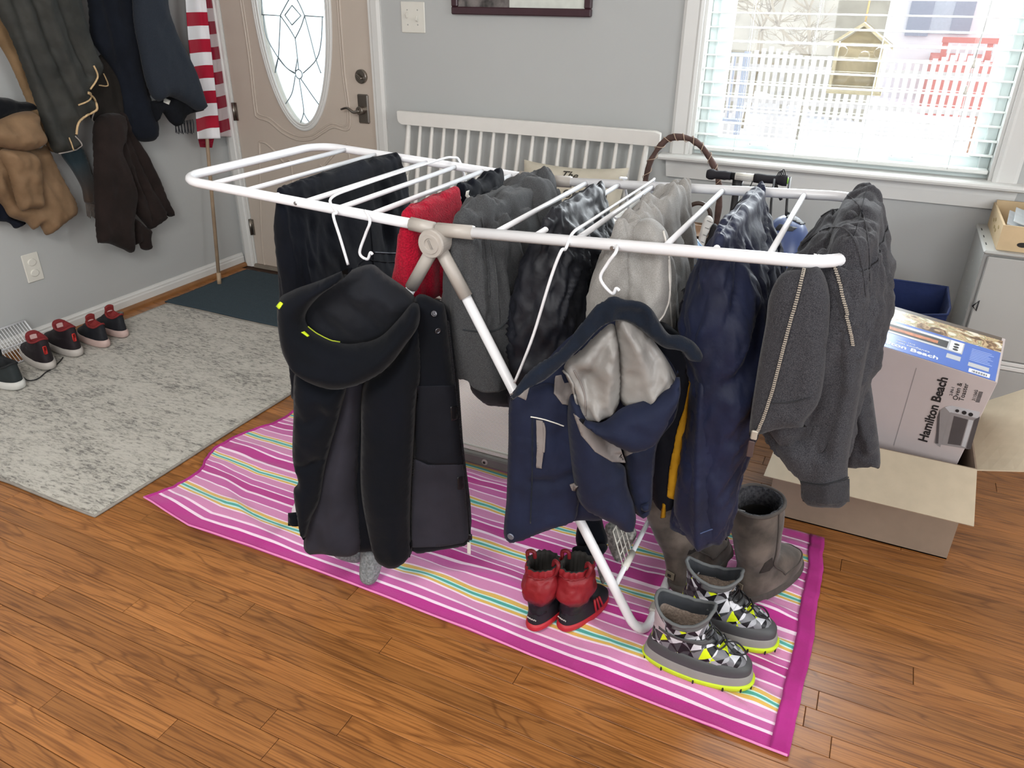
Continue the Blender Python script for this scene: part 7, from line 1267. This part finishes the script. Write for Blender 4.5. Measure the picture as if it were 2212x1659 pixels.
# flag on a pole
FG = thing('furled_flag', (-3.15, 2.95, 0), 'red and white striped flag furled on a pole beside the door', 'flag')
pw_ = plain('pale_wood_pole', '#9e8870', 0.6, var=0.12, sc=20); pb0 = onZ(474, 613, 0.006); pb0[0] = max(pb0[0], XL+0.1); pt0 = onX(447, 300, XL+0.085); dd = pt0-pb0; tube('pole', [pb0, pb0+dd*0.08], 0.0115, plain('pole_ferrule', '#b39b80', 0.5), FG, 12); tube('pole', [pb0+dd*0.08, pb0+dd*1.9], 0.0095, pw_, FG, 12)
def flagm(nm, z0_, per, ca_, cb_, duty=0.5):
    t = NT(nm); setb(t.b, ca_, 0.75, 0, 0.2, 0.1); tc = t.n('ShaderNodeUVMap'); s_ = t.n('ShaderNodeSeparateXYZ'); t.l(tc.outputs[0], s_.inputs[0]); a = t.n('ShaderNodeMath', operation='MULTIPLY_ADD'); a.inputs[1].default_value = 1/per; a.inputs[2].default_value = -z0_/per+50; t.l(s_.outputs['Y'], a.inputs[0]); fr = t.n('ShaderNodeMath', operation='FRACT'); t.l(a.outputs[0], fr.inputs[0]); g = t.n('ShaderNodeMath', operation='GREATER_THAN'); g.inputs[1].default_value = duty; t.l(fr.outputs[0], g.inputs[0])
    mx = t.n('ShaderNodeMix', data_type='RGBA'); mx.inputs['A'].default_value = lin(ca_); mx.inputs['B'].default_value = lin(cb_); t.l(g.outputs[0], mx.inputs['Factor']); t.l(mx.outputs['Result'], t.b.inputs['Base Color']); nz = t.n('ShaderNodeTexNoise'); nz.inputs['Scale'].default_value = 500; bp = t.n('ShaderNodeBump'); bp.inputs['Strength'].default_value = 0.2; bp.inputs['Distance'].default_value = 0.001; t.l(nz.outputs[0], bp.inputs['Height']); t.l(bp.outputs[0], t.b.inputs['Normal']); return t.m
def strip(nm, L, R_, off, mat, folds, seed):
    n, m = 70, 26; L = crm(L, n); R_ = crm(R_, n); P, uvs = [], []
    for i in range(n):
        for j in range(m):
            t = j/(m-1); px = L[i]*(1-t)+R_[i]*t; q = onX(px[0], px[1], XL+off+0.018*math.sin(t*folds*math.pi+seed)+0.004*fbm([[t*3, i*0.08, seed]], 3)[0]); P.append(q); uvs.append((t, q[2]))
    P = np.array(P).reshape(n, m, 3); a, g = g_grid(P); b = a-[0.004, 0, 0]; k = len(a); bd = [j for j in range(m)]+[i*m+m-1 for i in range(1, n)]+[(n-1)*m+j for j in range(m-2, -1, -1)]+[i*m for i in range(n-2, 0, -1)]
    add(nm, np.vstack([a, b]), g+[tuple(reversed([q+k for q in h])) for h in g]+[(bd[(i+1) % len(bd)], bd[i], bd[i]+k, bd[(i+1) % len(bd)]+k) for i in range(len(bd))], mat, FG, uv=np.array(uvs*2))
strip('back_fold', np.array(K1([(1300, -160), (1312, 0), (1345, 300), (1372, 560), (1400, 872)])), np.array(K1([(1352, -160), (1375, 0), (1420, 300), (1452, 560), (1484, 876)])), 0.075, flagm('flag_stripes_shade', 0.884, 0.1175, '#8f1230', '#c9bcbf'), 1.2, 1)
strip('front_fold', np.array(K1([(1184, -160), (1190, 0), (1212, 300), (1240, 560), (1268, 890)])), np.array(K1([(1300, -160), (1318, 0), (1350, 300), (1378, 560), (1412, 886)])), 0.115, flagm('flag_stripes', 0.8, 0.1195, '#a3142f', '#e3e2e4'), 1.6, 2)
strip('flag_tip', np.array(K1([(1268, 870), (1276, 910), (1284, 942)])), np.array(K1([(1375, 870), (1365, 910), (1358, 946)])), 0.095, fabric('flag_red', '#8a1029', '#78102a', 0.75), 0.8, 3)
